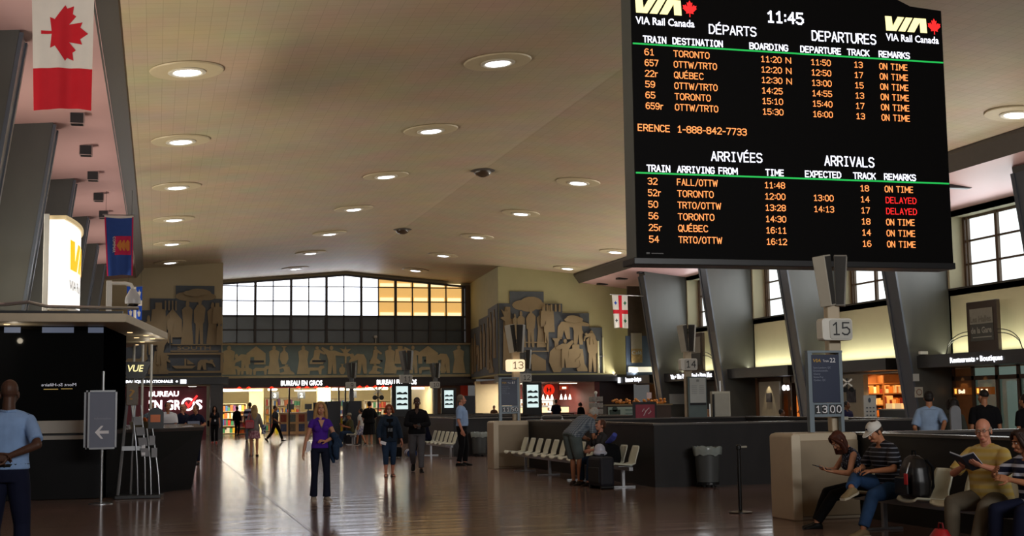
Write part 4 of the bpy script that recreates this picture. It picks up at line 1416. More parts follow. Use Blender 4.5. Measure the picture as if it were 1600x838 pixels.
t = thing('relief_mural', 'tan and slate stepped relief mural beside the windowed bays, behind the 13 sign', 'mural', (21, 70, 3.3))
MB().prism([(18.22, 3.3), (24.28, 3.3), (24.24, 5.87), (23.47, 5.87), (23.48, 6.67), (21.9, 6.67), (21.9, 7.2), (20.82, 7.2), (20.82, 7.87), (18.85, 7.87), (18.85, 7.2), (18.22, 7.2)], 'y', 69.94, 69.99).build('slate_panel', M_slate, t)
for a in (('cloud', 19.1, 6.7, 1.6, 1.0), ('robe', 19.1, 4.75, .75, 2.0), ('stand', 19.65, 4.75, .8, 2.2), ('robe', 20.25, 4.75, .75, 2.05), ('tower', 18.45, 3.5, .55, 3.5), ('tower', 20.95, 5.6, .42, 1.5), ('bend', 21.35, 5.2, 1.5, 1.4), ('reach', 22.2, 4.9, 1.2, 1.6), ('frame', 18.95, 4.5, 1.9, .55), ('house', 19.6, 3.45, 1.15, .95), ('jar', 20.95, 3.35, 1.1, 1.9), ('tower', 22.2, 3.6, .85, 1.3), ('stand', 23.1, 3.35, .95, 2.3), ('bars', 21.0, 7.25 - .5, .7, .4), ('kneel', 22.6, 3.4, .7, 1.0), ('leafy', 18.3, 5.6, .5, 1.4), ('tower', 20.6, 5.9, .35, 1.1), ('robe', 18.9, 5.2, .4, 1.4), ('reach', 21.5, 3.6, .9, 1.6), ('bend', 23.2, 4.9, .7, .9), ('cloud', 22.1, 6.1, .9, .5), ('kneel', 19.0, 3.45, .55, .95), ('stand', 20.7, 5.0, .45, 1.2)):
    fi_ = len([c for c in bpy.data.objects if c.parent == t])
    figure(t, 69.94, a[0], a[1] - .1 * a[3], a[2], a[3] * 1.2, a[4], M_tan, flip=a[1] > 22, d=.03 + .006 * fi_)

# relief running along the splayed flank of that pier
t = thing('relief_mural', 'shadowed relief mural on the splayed side of the pier, next to the amber window', 'mural', (18.5, 75, 3.3))


def flank(s, z, off):
    return (18.2 + .75 * s - off, 70 + 10.2 * s, z)


b = MB()
tops = [(0, 7.2), (.3, 7.1), (.3, 6.75), (.62, 6.7), (.62, 6.3), (.92, 6.3)]
pts = [flank(0.005, 3.3, .05)] + [flank(s + .005, z, .05) for s, z in tops] + [flank(.925, 3.3, .05)]
b.add(pts + [(p[0] + .06, p[1], p[2]) for p in pts], [tuple(range(8)), tuple(range(15, 7, -1))] + [(i, (i + 1) % 8, 8 + (i + 1) % 8, 8 + i) for i in range(8)])
b.build('slate_panel', M_slate, t)
for k, (kind, s0, ds, z, h) in enumerate((('robe', .03, .12, 4.2, 2.7), ('stand', .14, .12, 4.0, 2.8), ('tower', .25, .08, 3.6, 3.0), ('stand', .36, .12, 3.8, 2.5), ('robe', .47, .12, 3.7, 2.6), ('bend', .56, .14, 3.6, 2.2), ('stand', .7, .1, 3.6, 2.3), ('tower', .8, .08, 3.5, 2.2), ('kneel', .1, .2, 3.4, 1.0))):
    b = MB()
    for p in SHAPES[kind]:
        n = len(p)
        fr_ = [flank(s0 + a * ds, z + c * h, .1) for a, c in p]
        bk_ = [flank(s0 + a * ds, z + c * h, .05) for a, c in p]
        b.add(fr_ + bk_, [tuple(range(n)), tuple(range(2 * n - 1, n - 1, -1))] + [(i, (i + 1) % n, n + (i + 1) % n, n + i) for i in range(n)])
    b.build('relief_figure', M_tan, t)

t = thing('relief_frieze', 'long blue and tan relief frieze of figures under the far window', 'frieze', (11, 80, 3.4))
MB().box(3.5, 18.9, 79.92, 79.99, 3.4, 5.36).build('blue_panel', M_fslate, t)
MB().box(3.5, 18.9, 79.86, 79.92, 3.38, 3.52).build('base_moulding', M_ftan, t)
for i, a in enumerate((('robe', 3.5, 1.15), ('bend', 4.5, .9), ('house', 5.25, .9), ('robe', 6.25, 1.0), ('jar', 7.1, .6), ('robe', 8.0, 1.0), ('kneel', 8.9, .9), ('reach', 9.7, 1.1), ('leafy', 10.7, .8), ('bend', 11.4, 1.1), ('kneel', 12.6, .7), ('robe', 13.3, 1.0), ('tower', 14.2, .6), ('reach', 14.8, 1.0), ('house', 15.7, 1.0), ('bend', 16.6, 1.1), ('robe', 17.6, 1.1))):
    hh = 1.7 if a[0] in ('robe', 'reach', 'bend') else 1.1
    z = 3.6 if hh > 1.2 else 4.2
    figure(t, 79.92, a[0], a[1] - .12, z, a[2] * 1.25, hh, M_ftan, flip=i % 2 == 1, d=.03 + .006 * i)
for i, a in enumerate((('beast', 4.4, 1.0), ('beast', 5.5, .9), ('kneel', 6.9, 1.1), ('beast', 8.7, 1.0), ('jar', 10.6, .5), ('kneel', 12.4, .9), ('beast', 13.9, .9), ('beast', 15.6, 1.0), ('jar', 16.9, .5))):
    figure(t, 79.92, a[0], a[1], 3.58, a[2] * 1.1, .62, M_ftan, flip=i % 2 == 0, d=.027 + .006 * i)
for x in (5.75, 9.45, 12.95, 16.35):
    MB().box(x - .4, x + .4, 79.84, 79.92, 4.32, 4.44).build('air_slot', M_black, t)

# ------------------------------------------------------------------ far shop under the window
E_store = emis('shop_lettering_glow', '#ffffff', 3.2)
M_shopw = mat('shop_cream_wall', '#e2d3a6', .6, var=.03)
struct(MB().box(3.2, 17.2, 91.8, 92, 0, 3.4).box(3.0, 3.3, 80.4, 92, 0, 3.4).box(16.7, 16.9, 80.4, 92, 0, 3.4).build('wall_shop', M_shopw))
struct(MB().box(3.0, 17.2, 80.2, 92, 3.0, 3.2).build('ceiling_shop', mat('shop_ceiling', '#d9cfae', .7, var=.02)))
for x_, w_ in ((6.8, 6), (13, 6)):
    area_light('shop_ceiling_light', (x_, 81.2, 2.75), (0, 1, -.35), w_, .6, 330, (1, .94, .78))
    area_light('shop_ceiling_light', (x_, 90.5, 2.9), (0, -1, -.2), w_, .4, 80, (1, .94, .78), 130)
E_tube = emis('fluorescent_tube', '#fff0cc', 2.8)
for i, (x0_, y0_, x1_, y1_, lab) in enumerate(((3.7, 81.5, 5.0, 82.6, 'at the shop corner by the dark column'), (3.9, 84.5, 6.3, 83.2, 'angled, over the striped shirt man'), (6.6, 82, 7.1, 82.2, 'short one near the first shop letters'), (8.6, 86, 10.6, 85.2, 'over the numbered checkouts'), (10.5, 82, 11.9, 81.8, 'behind the 9 sign, nearer the glass'), (10.8, 84.4, 13.6, 83.2, 'long slanted one behind the 9 sign'), (12.6, 82, 14.0, 81.8, 'behind the crossing marker'), (15.2, 82.2, 16.4, 82, 'near the 10 sign'))):
    d = Vector((x1_ - x0_, y1_ - y0_, 0)).normalized()
    n_ = Vector((-d.y, d.x, 0))
    q = thing('tube_light', 'bright tube light in the far shop ceiling, ' + lab, 'light', ((x0_ + x1_) / 2, (y0_ + y1_) / 2, 2.99))
    P0, P1 = Vector((x0_, y0_, 2.70)), Vector((x1_, y1_, 2.70))
    MB().tube([P0, P1], .06).build('tube', E_tube, q)
    b = MB()
    b.loft([[P + n_ * a + Vector((0, 0, c)) for a, c in ((-.16, .0), (.16, .0), (.1, .07), (-.1, .07))] for P in (P0, P1)])
    b.build('tray', M_white, q)
    b = MB()
    for P in (P0.lerp(P1, .15), P0.lerp(P1, .85)):
        b.cyl(P + Vector((0, 0, .06)), P + Vector((0, 0, .3)), .01, n=6)
    b.build('suspension', M_steel, q)
for x0_, x1_, tx_ in ((7.15, 9.62, 'shop name lettering above the left part of the far shopfront'), (12.95, 15.42, 'shop name lettering partly behind the 11 sign')):
    q = MB().text('BUREAU EN GROS', x0_, 2.92, .30, x1_ - x0_, y=79.55, bold=.02).build('shop_lettering', E_store)
    tag(q, 'glowing white ' + tx_, 'sign', 'glowing shop letters on the far fascia')
E_redl = emis('red_eave_lamp', '#ff2a16', 2.2)
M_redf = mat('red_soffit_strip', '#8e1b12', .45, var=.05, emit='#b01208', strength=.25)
q = struct(MB().box(3.4, 16.8, 79.75, 80.25, 2.78, 2.83).build('trim_9', M_redf))
rw = ['first', 'second', 'third', 'fourth', 'fifth', 'sixth', 'seventh', 'eighth', 'ninth', 'tenth', 'eleventh', 'twelfth']
for k, x in enumerate((4.7, 5.25, 6.6, 8.2, 8.7, 9.25, 9.9, 11.9, 12.35, 12.85, 13.35, 13.9)):
    q = thing('eave_lamp', 'small red eave lamp over the far shopfront, %s from the dark column' % rw[k], 'lamp', (x, 79.62, 2.82), 0, 'red eave lamps over the far shop')
    MB().lathe((0, 0, 0), [(.14, -.06), (.10, .0), (.02, .05)], 14).build('shade', E_redl, q, local=True, smooth=True)
    MB().box(-.02, .02, .0, .14, .03, .06).build('stem', M_dark, q, local=True)
for x in (3.6, 6.6, 7.7, 10.7, 11.1, 14.0, 16.6):
    struct(MB().box(x - .05, x + .05, 80.1, 80.25, 0, 2.8).build('trim_20', M_mull))
struct(MB().box(9.7, 10.5, 82.5, 83.2, 0, 3.0).build('column_2', M_shopw))
struct(MB().box(5.6, 6.5, 84.5, 85.2, 0, 3.0).build('column_3', M_shopw))
struct(MB().box(14.6, 15.4, 83.5, 84.2, 0, 3.0).build('column_4', M_shopw))
# brown timber wall and red post at the right end, beige wall beyond
struct(MB().box(16.75, 18.3, 80.15, 80.4, 0, 2.85).build('wall_timber', mat('timber_brown', '#6a4a30', .5, var=.12, stretch=(6, 1, .3))))
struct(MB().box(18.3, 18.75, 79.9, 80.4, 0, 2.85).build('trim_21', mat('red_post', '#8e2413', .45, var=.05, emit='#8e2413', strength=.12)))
struct(MB().box(18.3, 20.6, 76.0, 76.2, 0, 3.0).build('wall_beige', M_shopw))

# shop fittings
def small_sign(s, x, z, y, lab):
    q = thing('aisle_number_sign', lab, 'sign', (x, y, z), 0, 'numbered checkout signs')
    MB().box(-.24, .24, 0, .08, 0, .44).build('sign_box', M_black, q, local=True)
    MB().text(s, 0, .09, .26, None, y=-.012, align='c', bold=.03).build('numeral', emis('pale_sign', '#fff6d2', 1.4), q, local=True)
    MB().cyl((0, .04, .44), (0, .04, 3.0 - z), .012).build('hanger', M_dark, q, local=True)


small_sign('3', 7.1, 2.15, 83.2, 'black hanging checkout sign with number 3')
small_sign('2', 8.75, 2.15, 83.2, 'black hanging checkout sign with number 2')
small_sign('1', 12.0, 2.15, 83.2, 'pale hanging checkout sign with number 1, behind the woman in purple')
PC = ['#c33a28', '#d9a52b', '#3f6da8', '#d8d2c0', '#7a3f6a', '#3f8a5a', '#c96a2c']


def shelf_unit(x0, x1, y, lab, h=1.8, seed=0, warm=1, rows=4):
    q = thing('display_shelf', lab, 'shelf', ((x0 + x1) / 2, y, 0), 0, 'stocked display shelves in the far shop')
    f = MB()
    f.box(x0, x0 + .05, y, y + .4, 0, h).box(x1 - .05, x1, y, y + .4, 0, h).box(x0, x1, y + .36, y + .4, 0, h)
    for k in range(rows + 1):
        f.box(x0, x1, y, y + .4, .05 + (h - .1) * k / rows, .08 + (h - .1) * k / rows)
    f.build('frame', mat('shelf_beige', '#c7b48d', .5, var=.04), q)
    rnd = random.Random(seed)
    gs = [MB() for _ in PC]
    for k in range(rows):
        x = x0 + .07
        z = .08 + (h - .1) * k / rows
        while x < x1 - .15:
            w_ = rnd.uniform(.08, .2)
            gs[rnd.randrange(len(PC))].box(x, x + w_ - .015, y + .04, y + .3, z, z + rnd.uniform(.45, .85) * (h - .1) / rows)
            x += w_
    for k, g in enumerate(gs):
        if g.v:
            o = g.build('merchandise', mat('goods_%d' % k, PC[k], .5), q)
            o['kind'] = 'stuff'


shelf_unit(3.7, 5.4, 83.5, 'stocked shelf by the dark column behind the woman in black', 1.9, 1)
shelf_unit(4.6, 5.5, 81.4, 'low shelf of bright goods at the shop entrance', 1.2, 2, rows=3)
shelf_unit(10.8, 12.9, 88.5, 'tall stocked shelf at the back of the shop behind the purple shirted woman', 2.2, 3)
shelf_unit(13.2, 16.0, 86.5, 'wide stocked shelf behind the crossing marker', 2.0, 4)
shelf_unit(7.0, 9.4, 89.5, 'stocked back shelf behind the checkouts', 2.3, 5)
shelf_unit(12.2, 13.6, 81.6, 'shelf of colourful goods just inside the glass near the 11 sign', 1.3, 6, rows=3)
M_coun = mat('checkout_beige', '#c9b48a', .5, var=.04)
for x0_, x1_, y_, lab in ((7.2, 9.5, 81.2, 'beige checkout counter with posters facing the hall'), (9.9, 10.45, 81.4, 'tall beige display end beside the checkout counter')):
    q = thing('checkout_counter', lab, 'counter', ((x0_ + x1_) / 2, y_, 0))
    MB().box(x0_, x1_, y_, y_ + .7, 0, 1.25).build('body', M_coun, q, bevel=.01)
    MB().box(x0_ - .05, x1_ + .05, y_ - .05, y_ + .75, 1.25, 1.31).build('worktop', M_white, q)
    n_ = max(1, int((x1_ - x0_) / .55))
    for k in range(n_):
        for j in range(2):
            xa = x0_ + .08 + (x1_ - x0_ - .1) * k / n_
            MB().box(xa, xa + .36, y_ - .02, y_, .14 + .58 * j, .6 + .58 * j).build('poster', mat('poster_%d' % ((k * 2 + j) % 4), ['#3a4f7c', '#8d4a3a', '#6d6657', '#57727c'][(k * 2 + j) % 4], .5, var=.3, scale=9), q)
q = thing('display_stand', 'blue panelled display stand beside the striding person in black', 'display', (9.15, 80.9, 0))
MB().box(8.85, 9.6, 80.75, 80.82, .75, 1.4).build('blue_panel', mat('blue_panel', '#3d5f8f', .5, var=.1), q)
MB().box(8.9, 8.95, 80.76, 80.81, 0, .75).box(9.5, 9.55, 80.76, 80.81, 0, .75).build('legs', M_steel, q)
for x, z, lab in ((7.9, 1.31, 'left of the two'), (9.0, 1.31, 'right of the two')):
    q = thing('till_screen', 'dark till screen on the checkout counter, %s' % lab, 'screen', (x, 81.5, z), 0, 'till screens on the far checkout')
    MB().box(-.22, .22, 0, .05, .16, .5).build('screen', M_black, q, local=True, bevel=.01)
    MB().box(-.04, .04, .0, .05, 0, .16).box(-.12, .12, -.06, .1, 0, .02).build('stand', M_black, q, local=True)
M_yel = mat('yellow_bin', '#d8c81f', .45, var=.05)
for x, y, w_, h, lab in ((5.35, 80.9, .34, .95, 'yellow bin beside the striped shirt man'), (11.1, 80.7, .5, .9, 'yellow stand at the entrance behind the purple woman'), (7.5, 82.6, .9, .5, 'yellow box on the floor behind the checkout')):
    q = thing('yellow_bin', lab, 'bin', (x, y, 0))
    MB().loft([[(a * w_ * .45, c * .2, 0) for a, c in ((-1, -1), (1, -1), (1, 1), (-1, 1))], [(a * w_ * .5, c * .24, h) for a, c in ((-1, -1), (1, -1), (1, 1), (-1, 1))]]).build('body', M_yel, q, local=True)
    MB().box(-w_ * .53, w_ * .53, -.27, .27, h - .05, h + .01).build('rim', mat('yellow_rim', '#b9a912', .5), q, local=True)
q = thing('red_counter', 'red service desk inside the far shop by the purple woman', 'counter', (10.9, 82.4, 0))
MB().box(10.6, 11.5, 81.75, 82.25, 0, 1.05).build('body', mat('red_desk', '#8c1f1c', .45), q, bevel=.01)
MB().box(10.55, 11.55, 81.7, 82.3, 1.05, 1.1).build('worktop', M_white, q)
q = tag(MB().prism(rounded(8.6, 11.4, 0, .01, .002), 'y', 77.8, 79.2).build('entrance_mat', mat('pale_mat', '#9a9388', .8, var=.1, scale=20)), 'pale rectangular entrance mat on the floor before the far shop', 'mat')

# ------------------------------------------------------------------ red sign wall at the left
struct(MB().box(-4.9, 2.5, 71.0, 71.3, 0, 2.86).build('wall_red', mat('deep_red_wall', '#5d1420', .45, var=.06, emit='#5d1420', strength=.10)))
struct(MB().box(-4.9, 2.7, 69.9, 71.2, 2.78, 2.86).build('ceiling_arcade', M_pier))
q = thing('wall_sign', 'big glowing white shop name with red tick on the deep red wall', 'sign', (.9, 70.9, 1.4))
MB().text('BUREAU', -.42, 2.27, .27, 1.5, y=70.95, bold=.025).build('lettering', E_store, q)
MB().text('EN GR', -.42, 1.58, .5, 1.62, y=70.95, bold=.025).text('S', 1.93, 1.58, .5, .36, y=70.95, bold=.025).build('lettering', E_store, q)
b = MB()
ring_o, ring_i = circ(1.56, 1.84, .34, 28), circ(1.56, 1.84, .24, 28)
for k in range(28):
    a, c = ring_o[k], ring_o[(k + 1) % 28]
    d, e = ring_i[(k + 1) % 28], ring_i[k]
    b.prism([a, c, d, e], 'y', 70.93, 70.99)
b.build('ring', E_store, q)
MB().prism([(1.4, 1.9), (1.48, 1.97), (1.57, 1.82), (1.98, 2.32), (2.06, 2.26), (1.58, 1.62)], 'y', 70.9, 70.93).build('red_tick', emis('red_tick_glow', '#ff3a3a', 1.3), q)
for x in (-.1, 1.0, 2.0):
    MB().box(x - .25, x + .25, 70.93, 71.0, 2.66, 2.7).build('wash_light', mat('wash_fitting', '#5a3a34', .5), q)
q = thing('fascia_sign', 'white lit bank lettering with red arrow mark on the dark band above the red wall', 'sign', (-.2, 69.38, 2.9))
MB().text('BANQUE NATIONALE', -1.55, 2.95, .14, 2.3, y=69.38, bold=.03).build('lettering', E_white, q)
MB().box(1.13, 1.42, 69.36, 69.4, 2.9, 3.1).prism(circ(.95, 3.01, .05), 'y', 69.37, 69.4).build('white_square', E_white, q)
MB().prism([(-1.85, 2.93), (-1.66, 3.01), (-1.85, 3.09)], 'y', 69.37, 69.4).build('red_mark', emis('red_tick_glow', '#ff3a3a', 1.3), q)
MB().text('II', -3.3, 2.95, .14, .14, y=69.38, bold=.03).prism([(-2.75, 3.02), (-2.6, 2.93), (-2.6, 3.1)], 'y', 69.37, 69.4).build('symbols', E_white, q)
q = thing('oval_lamp', 'bright oval ceiling lamp above the red wall near the dark column', 'lamp', (1.75, 70.2, 2.74))
MB().lathe((0, 0, 0), [(.2, 0), (.22, .02), (.18, .05), (.05, .06)], 20).build('lens', emis('oval_lamp_glow', '#fff6e6', 2.2), q, local=True)
MB().lathe((0, 0, 0), [(.24, .02), (.25, .05), (.2, .07)], 20).build('rim', M_white, q, local=True)

# ------------------------------------------------------------------ food counter at the right pier
struct(MB().box(18.9, 24.6, 77.5, 77.7, 0, 3).build('wall_food', mat('food_tiles', '#b9aea0', .4, var=.05)))
struct(MB().box(18.6, 26.3, 70.2, 77.7, 2.82, 3.0).build('ceiling_food', mat('food_ceiling', '#6d4a36', .6)))
struct(MB().box(24.0, 26.3, 70.6, 70.8, 0, 2.85).build('wall_dark_panel', mat('dark_red_brown', '#241311', .5, var=.1)))
struct(MB().box(23.8, 24.1, 70.2, 77.5, 0, 2.85).build('wall_food_side', mat('food_side_red', '#6a2418', .5, var=.08)))
struct(MB().box(19.0, 23.9, 77.2, 77.45, 1.9, 2.9).build('wall_food_red', mat('red_bulkhead', '#7c2116', .5, var=.06)))
area_light('food_light', (21.2, 74.5, 2.75), (0, .2, -1), 4, 3, 380, (1, .88, .75))
q = thing('round_red_sign', 'round glowing red sign with dark mark above the food counter', 'sign', (21.9, 72.9, 2.2))
MB().cyl((21.95, 72.95, 2.7), (21.95, 72.95, 2.82), .03).build('hanger', M_dark, q)
b = MB().prism(circ(21.95, 2.42, .32, 26), 'y', 72.9, 73.0)
b.build('red_disc', emis('red_disc_glow', '#e02a14', 1.0), q)
MB().box(21.8, 21.86, 72.87, 72.9, 2.3, 2.55).box(22.0, 22.06, 72.87, 72.9, 2.3, 2.55).box(21.86, 22.0, 72.87, 72.9, 2.4, 2.45).build('dark_mark', mat('dark_red_mark', '#4a0d08', .5), q)
q = thing('lit_menu_sign', 'small glowing orange rectangular sign right of the round red sign', 'sign', (22.85, 72.9, 2.4))
MB().cyl((22.85, 72.95, 2.6), (22.85, 72.95, 2.82), .03).build('hanger', M_dark, q)
MB().box(22.6, 23.1, 72.9, 73.0, 2.4, 2.66).build('frame', mat('orange_frame', '#a5351a', .5, emit='#c03a18', strength=.4), q)
MB().box(22.73, 22.98, 72.88, 72.9, 2.46, 2.58).build('lit_face', emis('pale_sign', '#fff6d2', 1.4), q)
for k in range(6):
    x = 21.9 + (.27 * k if k < 3 else .27 * k + .3)
    q = thing('pendant_lamp', 'small white cone pendant lamp over the food counter, %s of six from the ad screen' % rw[k], 'lamp', (x, 74, 1.85), 0, 'white cone pendants over the food counter')
    MB().lathe((0, 0, 0), [(.09, 0), (.07, .12), (.03, .26), (.01, .32)], 14).build('shade', emis('pendant_glow', '#fff2df', 1.6), q, local=True, smooth=True)
    MB().cyl((0, 0, .3), (0, 0, .97), .008, n=6).build('cord', M_dark, q, local=True)
for x, y, lab in ((20.1, 71.5, 'near the ad screen'), (22.6, 71.3, 'above the red round sign')):
    q = thing('tube_light', 'bright ceiling strip light at the food counter, ' + lab, 'light', (x, y, 2.8))
    MB().box(-.5, .5, -.1, .1, -.06, -.02).build('tube', E_tube, q, local=True)
    MB().box(-.55, .55, -.14, .14, -.03, .02).build('tray', M_white, q, local=True)
q = thing('food_counter', 'bright food counter with glowing heated display cases', 'counter', (21.8, 73.6, 0))
MB().box(19.6, 23.6, 73.4, 74.2, 0, 1.05).build('counter_body', mat('counter_maroon', '#3c1713', .4, var=.05), q)
MB().box(19.5, 23.7, 73.3, 74.3, 1.05, 1.1).build('worktop', M_steel, q)
for x in (20.7, 21.6, 22.9):
    MB().box(x - .4, x + .4, 73.5, 74.0, 1.1, 1.42).build('warming_case', emis('warm_case_glow', '#ffd7a0', 1.6), q)
    MB().box(x - .43, x + .43, 73.45, 74.05, 1.42, 1.46).build('case_top', M_steel, q)
q = thing('back_shelves', 'white lit shelves of cups behind the food counter', 'shelf', (21.5, 77, 0))
MB().box(20.0, 23.4, 77.1, 77.2, 0, .9).build('base_panel', M_dark, q)
MB().box(20.0, 23.4, 77.0, 77.1, .88, 1.9).build('lit_panel', emis('white_tile_glow', '#efe6da', 1.2), q)
for z in (1.2, 1.5, 1.8):
    MB().box(20, 23.4, 76.75, 77.0, z, z + .03).build('shelf_board', M_steel, q)
rnd = random.Random(4)
b = MB()
for k in range(40):
    x, z = 20.1 + rnd.random() * 3.2, (1.23, 1.53)[k % 2]
    b.cyl((x, 76.87, z), (x, 76.87, z + .15), .04, .05, 8)
o = b.build('cups', mat('cups_mixed', '#b98f6a', .4, var=.3, scale=12), q)
o['kind'] = 'stuff'
# stall in front: leaflet spinner, sign board, fruit
q = thing('spinner_rack', 'grey revolving card rack standing behind the parapet, left of the pale stall sign', 'rack', (15.3, 45, 0))
MB().cyl((15.3, 45, 0), (15.3, 45, 1.95), .03).build('pole', M_steel, q)
for k in range(4):
    MB().box(15.1, 15.5, 44.8, 45.2, 1.0 + .22 * k, 1.18 + .22 * k).build('card_tier', mat('card_mix', '#8d8a86', .5, var=.35, scale=18), q, bevel=.01)
MB().ball((15.3, 45, 1.98), .06).build('finial', M_white, q, smooth=True)
MB().lathe((15.3, 45, 0), [(.25, 0), (.25, .03), (.04, .05)], 20).build('base', M_black, q)
q = thing('stall_counter', 'stall counter with a pale green sign board on its front', 'stall', (16.4, 45.2, 0))
MB().box(15.7, 18.2, 45.0, 45.8, 0, 1.5).build('stall_body', mat('stall_brown', '#3a2a20', .5, var=.08), q)
MB().box(15.65, 18.25, 44.95, 45.85, 1.5, 1.55).build('worktop', mat('stall_top', '#7a6a4c', .5), q)
MB().box(15.75, 17.25, 44.95, 45.0, 1.02, 1.46).build('sign_board', mat('pale_green_sign', '#8fa39b', .5, var=.03), q)
MB().box(15.8, 16.2, 44.93, 44.95, 1.08, 1.36).prism(circ(16.0, 1.38, .1), 'y', 44.93, 44.95).build('dark_picture', mat('sign_dark_green', '#22382e', .5), q)
MB().box(16.4, 17.0, 44.935, 44.95, 1.33, 1.37).box(16.4, 17.15, 44.935, 44.95, 1.2, 1.225).box(16.4, 17.1, 44.935, 44.95, 1.12, 1.145).build('text_lines', mat('sign_teal_text', '#5d7a74', .5), q)
b = MB()
for k in range(46):
    b.ball((15.9 + rnd.random() * 2.2, 45.1 + rnd.random() * .5, 1.58 + rnd.random() * .14), .06, n_ if False else .06, .05, 8, 6)
o = b.build('produce', mat('orange_produce', '#c07a2c', .5, var=.35, scale=5), q)
o['kind'] = 'stuff'
q = tag(MB().box(17.6, 17.78, 45.85, 45.88, 1.75, 1.98).box(17.68, 17.7, 45.85, 45.88, 1.5, 1.75).build('card_sign', mat('poster_pale', '#c9b8bc', .5)), 'small pale card sign standing on the stall counter', 'sign')

# ------------------------------------------------------------------ ad screens, ticket machines, crossing markers
def ad_screen(x, y, z0, lab):
    q = thing('ad_screen', lab, 'screen', (x, y, z0), 0, 'black upright advertising screens')
    MB().box(-.36, .36, 0, .16, .0, 1.22).build('casing', M_black, q, local=True, bevel=.015)
    s = MB().box(-.22, .22, -.012, 0, .28, 1.12).build('screen', emis('pale_screen', '#cfe6e6', .95), q, local=True)
    b = MB()
    for k in range(3):
        z = .42 + .2 * k
        b.prism([(-.2, z), (.2, z), (.2, z + .05), (.12, z + .1), (.02, z + .05), (-.08, z + .1), (-.2, z + .06)], 'y', -.02, -.012)
    b.build('picture_bands', mat('screen_dark', '#1e2a30', .4), s, local=True)


ad_screen(8.65, 47.45, 1.2, 'black upright ad screen with pale picture below the 11 sign')
ad_screen(13.5, 47.0, 1.2, 'black upright ad screen with pale picture right of the 13 timetable')
ad_screen(13.55, 61.8, 1.2, 'black ad screen with small lit top beside the 10 sign')


def ticket_machine(x, y, lab, h=1.9):
    q = thing('ticket_machine', lab, 'ticket machine', (x, y, 0), 0, 'dark ticket machines')
    MB().prism([(-.35, 0), (.35, 0), (.35, h), (-.2, h), (-.3, 1.35), (-.35, 1.0)], 'y', 0, .5).build('cabinet', mat('machine_navy', '#20242e', .35, var=.06), q, local=True, bevel=.015)
    MB().prism([(-.37, .95), (-.33, 1.33), (-.22, h - .1), (-.24, h - .1), (-.36, 1.33), (-.39, .95)], 'y', .06, .44).build('screen', M_black, q, local=True)
    MB().box(-.42, .36, .5, .54, 0, h * .98).build('side_fin', mat('machine_grey', '#363d42', .35, metal=.3, var=.05), q, local=True)
    MB().prism([(-.45, .98), (-.3, 1.02), (-.36, 1.2)], 'y', .08, .42).build('shelf', M_steel, q, local=True)


for k in range(4):
    ticket_machine(7.5, 58.2 + 1.1 * k, 'dark ticket machine behind the purple shirted person, ' + ['nearest of the row', 'second of the row', 'third of the row', 'last of the row'][k], 1.85)
ticket_machine(8.35, 57.6, 'wide dark machine right beside the man in the cap', 1.85)
ticket_machine(14.5, 61.8, 'grey ticket machine standing right of the 10 sign', 2.05)


def crossing(x, y, z, lab, h=2.3, k=.65):
    q = thing('crossing_marker', lab, 'marker', (x, y, 0), 0, 'crossed board markers')
    MB().cyl((x, y, 0), (x, y, h), .03).build('post', M_dark, q)
    for s in (1, -1):
        b = MB()
        d = Vector((.34 * k, 0, .24 * k * s))
        n_ = Vector((-.24 * s, 0, .34)).normalized() * .05 * k
        c = Vector((x, y - .04, z))
        b.add([c - d - n_, c + d - n_, c + d + n_, c - d + n_, c - d - n_ + Vector((0, .02, 0)), c + d - n_ + Vector((0, .02, 0)), c + d + n_ + Vector((0, .02, 0)), c - d + n_ + Vector((0, .02, 0))],
              [(0, 1, 2, 3), (7, 6, 5, 4), (0, 4, 5, 1), (1, 5, 6, 2), (2, 6, 7, 3), (3, 7, 4, 0)])
        b.build('cross_board', M_white, q)
    for s in (-1, 1):
        MB().cyl((x + s * .24 * k, y - .03, z - .46 * k), (x + s * .24 * k, y - .08, z - .46 * k), .17 * k).build('round_light', M_black, q)
    MB().box(x - .25 * k, x + .25 * k, y - .02, y + .02, z - .49 * k, z - .43 * k).build('light_bar', M_dark, q)


crossing(9.9, 60.5, 2.3, 'white crossed boards with two black discs before the far shop', 2.5)
crossing(21.75, 38.5, 2.16, 'white crossed boards with two black discs before the orange lit shop', 2.3, .5)
q = thing('white_notice_stand', 'white notice on a stand right of the crossed boards by the orange shop', 'notice', (22.1, 37.7, 0))
MB().box(21.88, 22.32, 37.7, 37.75, .98, 1.74).build('board', mat('notice_white', '#b9bcb6', .5, var=.03), q)
b = MB()
for k in range(3):
    for j in range(3):
        b.box(21.95 + .12 * j, 22.01 + .12 * j, 37.69, 37.7, 1.08 + .12 * k, 1.12 + .12 * k)
b.prism(circ(22.08, 1.58, .05, 8, .08), 'y', 37.69, 37.7)
b.build('pictograms', mat('print_dark', '#4a5560', .5), q)
MB().cyl((22.1, 37.74, 0), (22.1, 37.74, 1.0), .025).lathe((22.1, 37.74, 0), [(.2, 0), (.2, .02), (.03, .04)], 18).build('stand', M_steel, q)

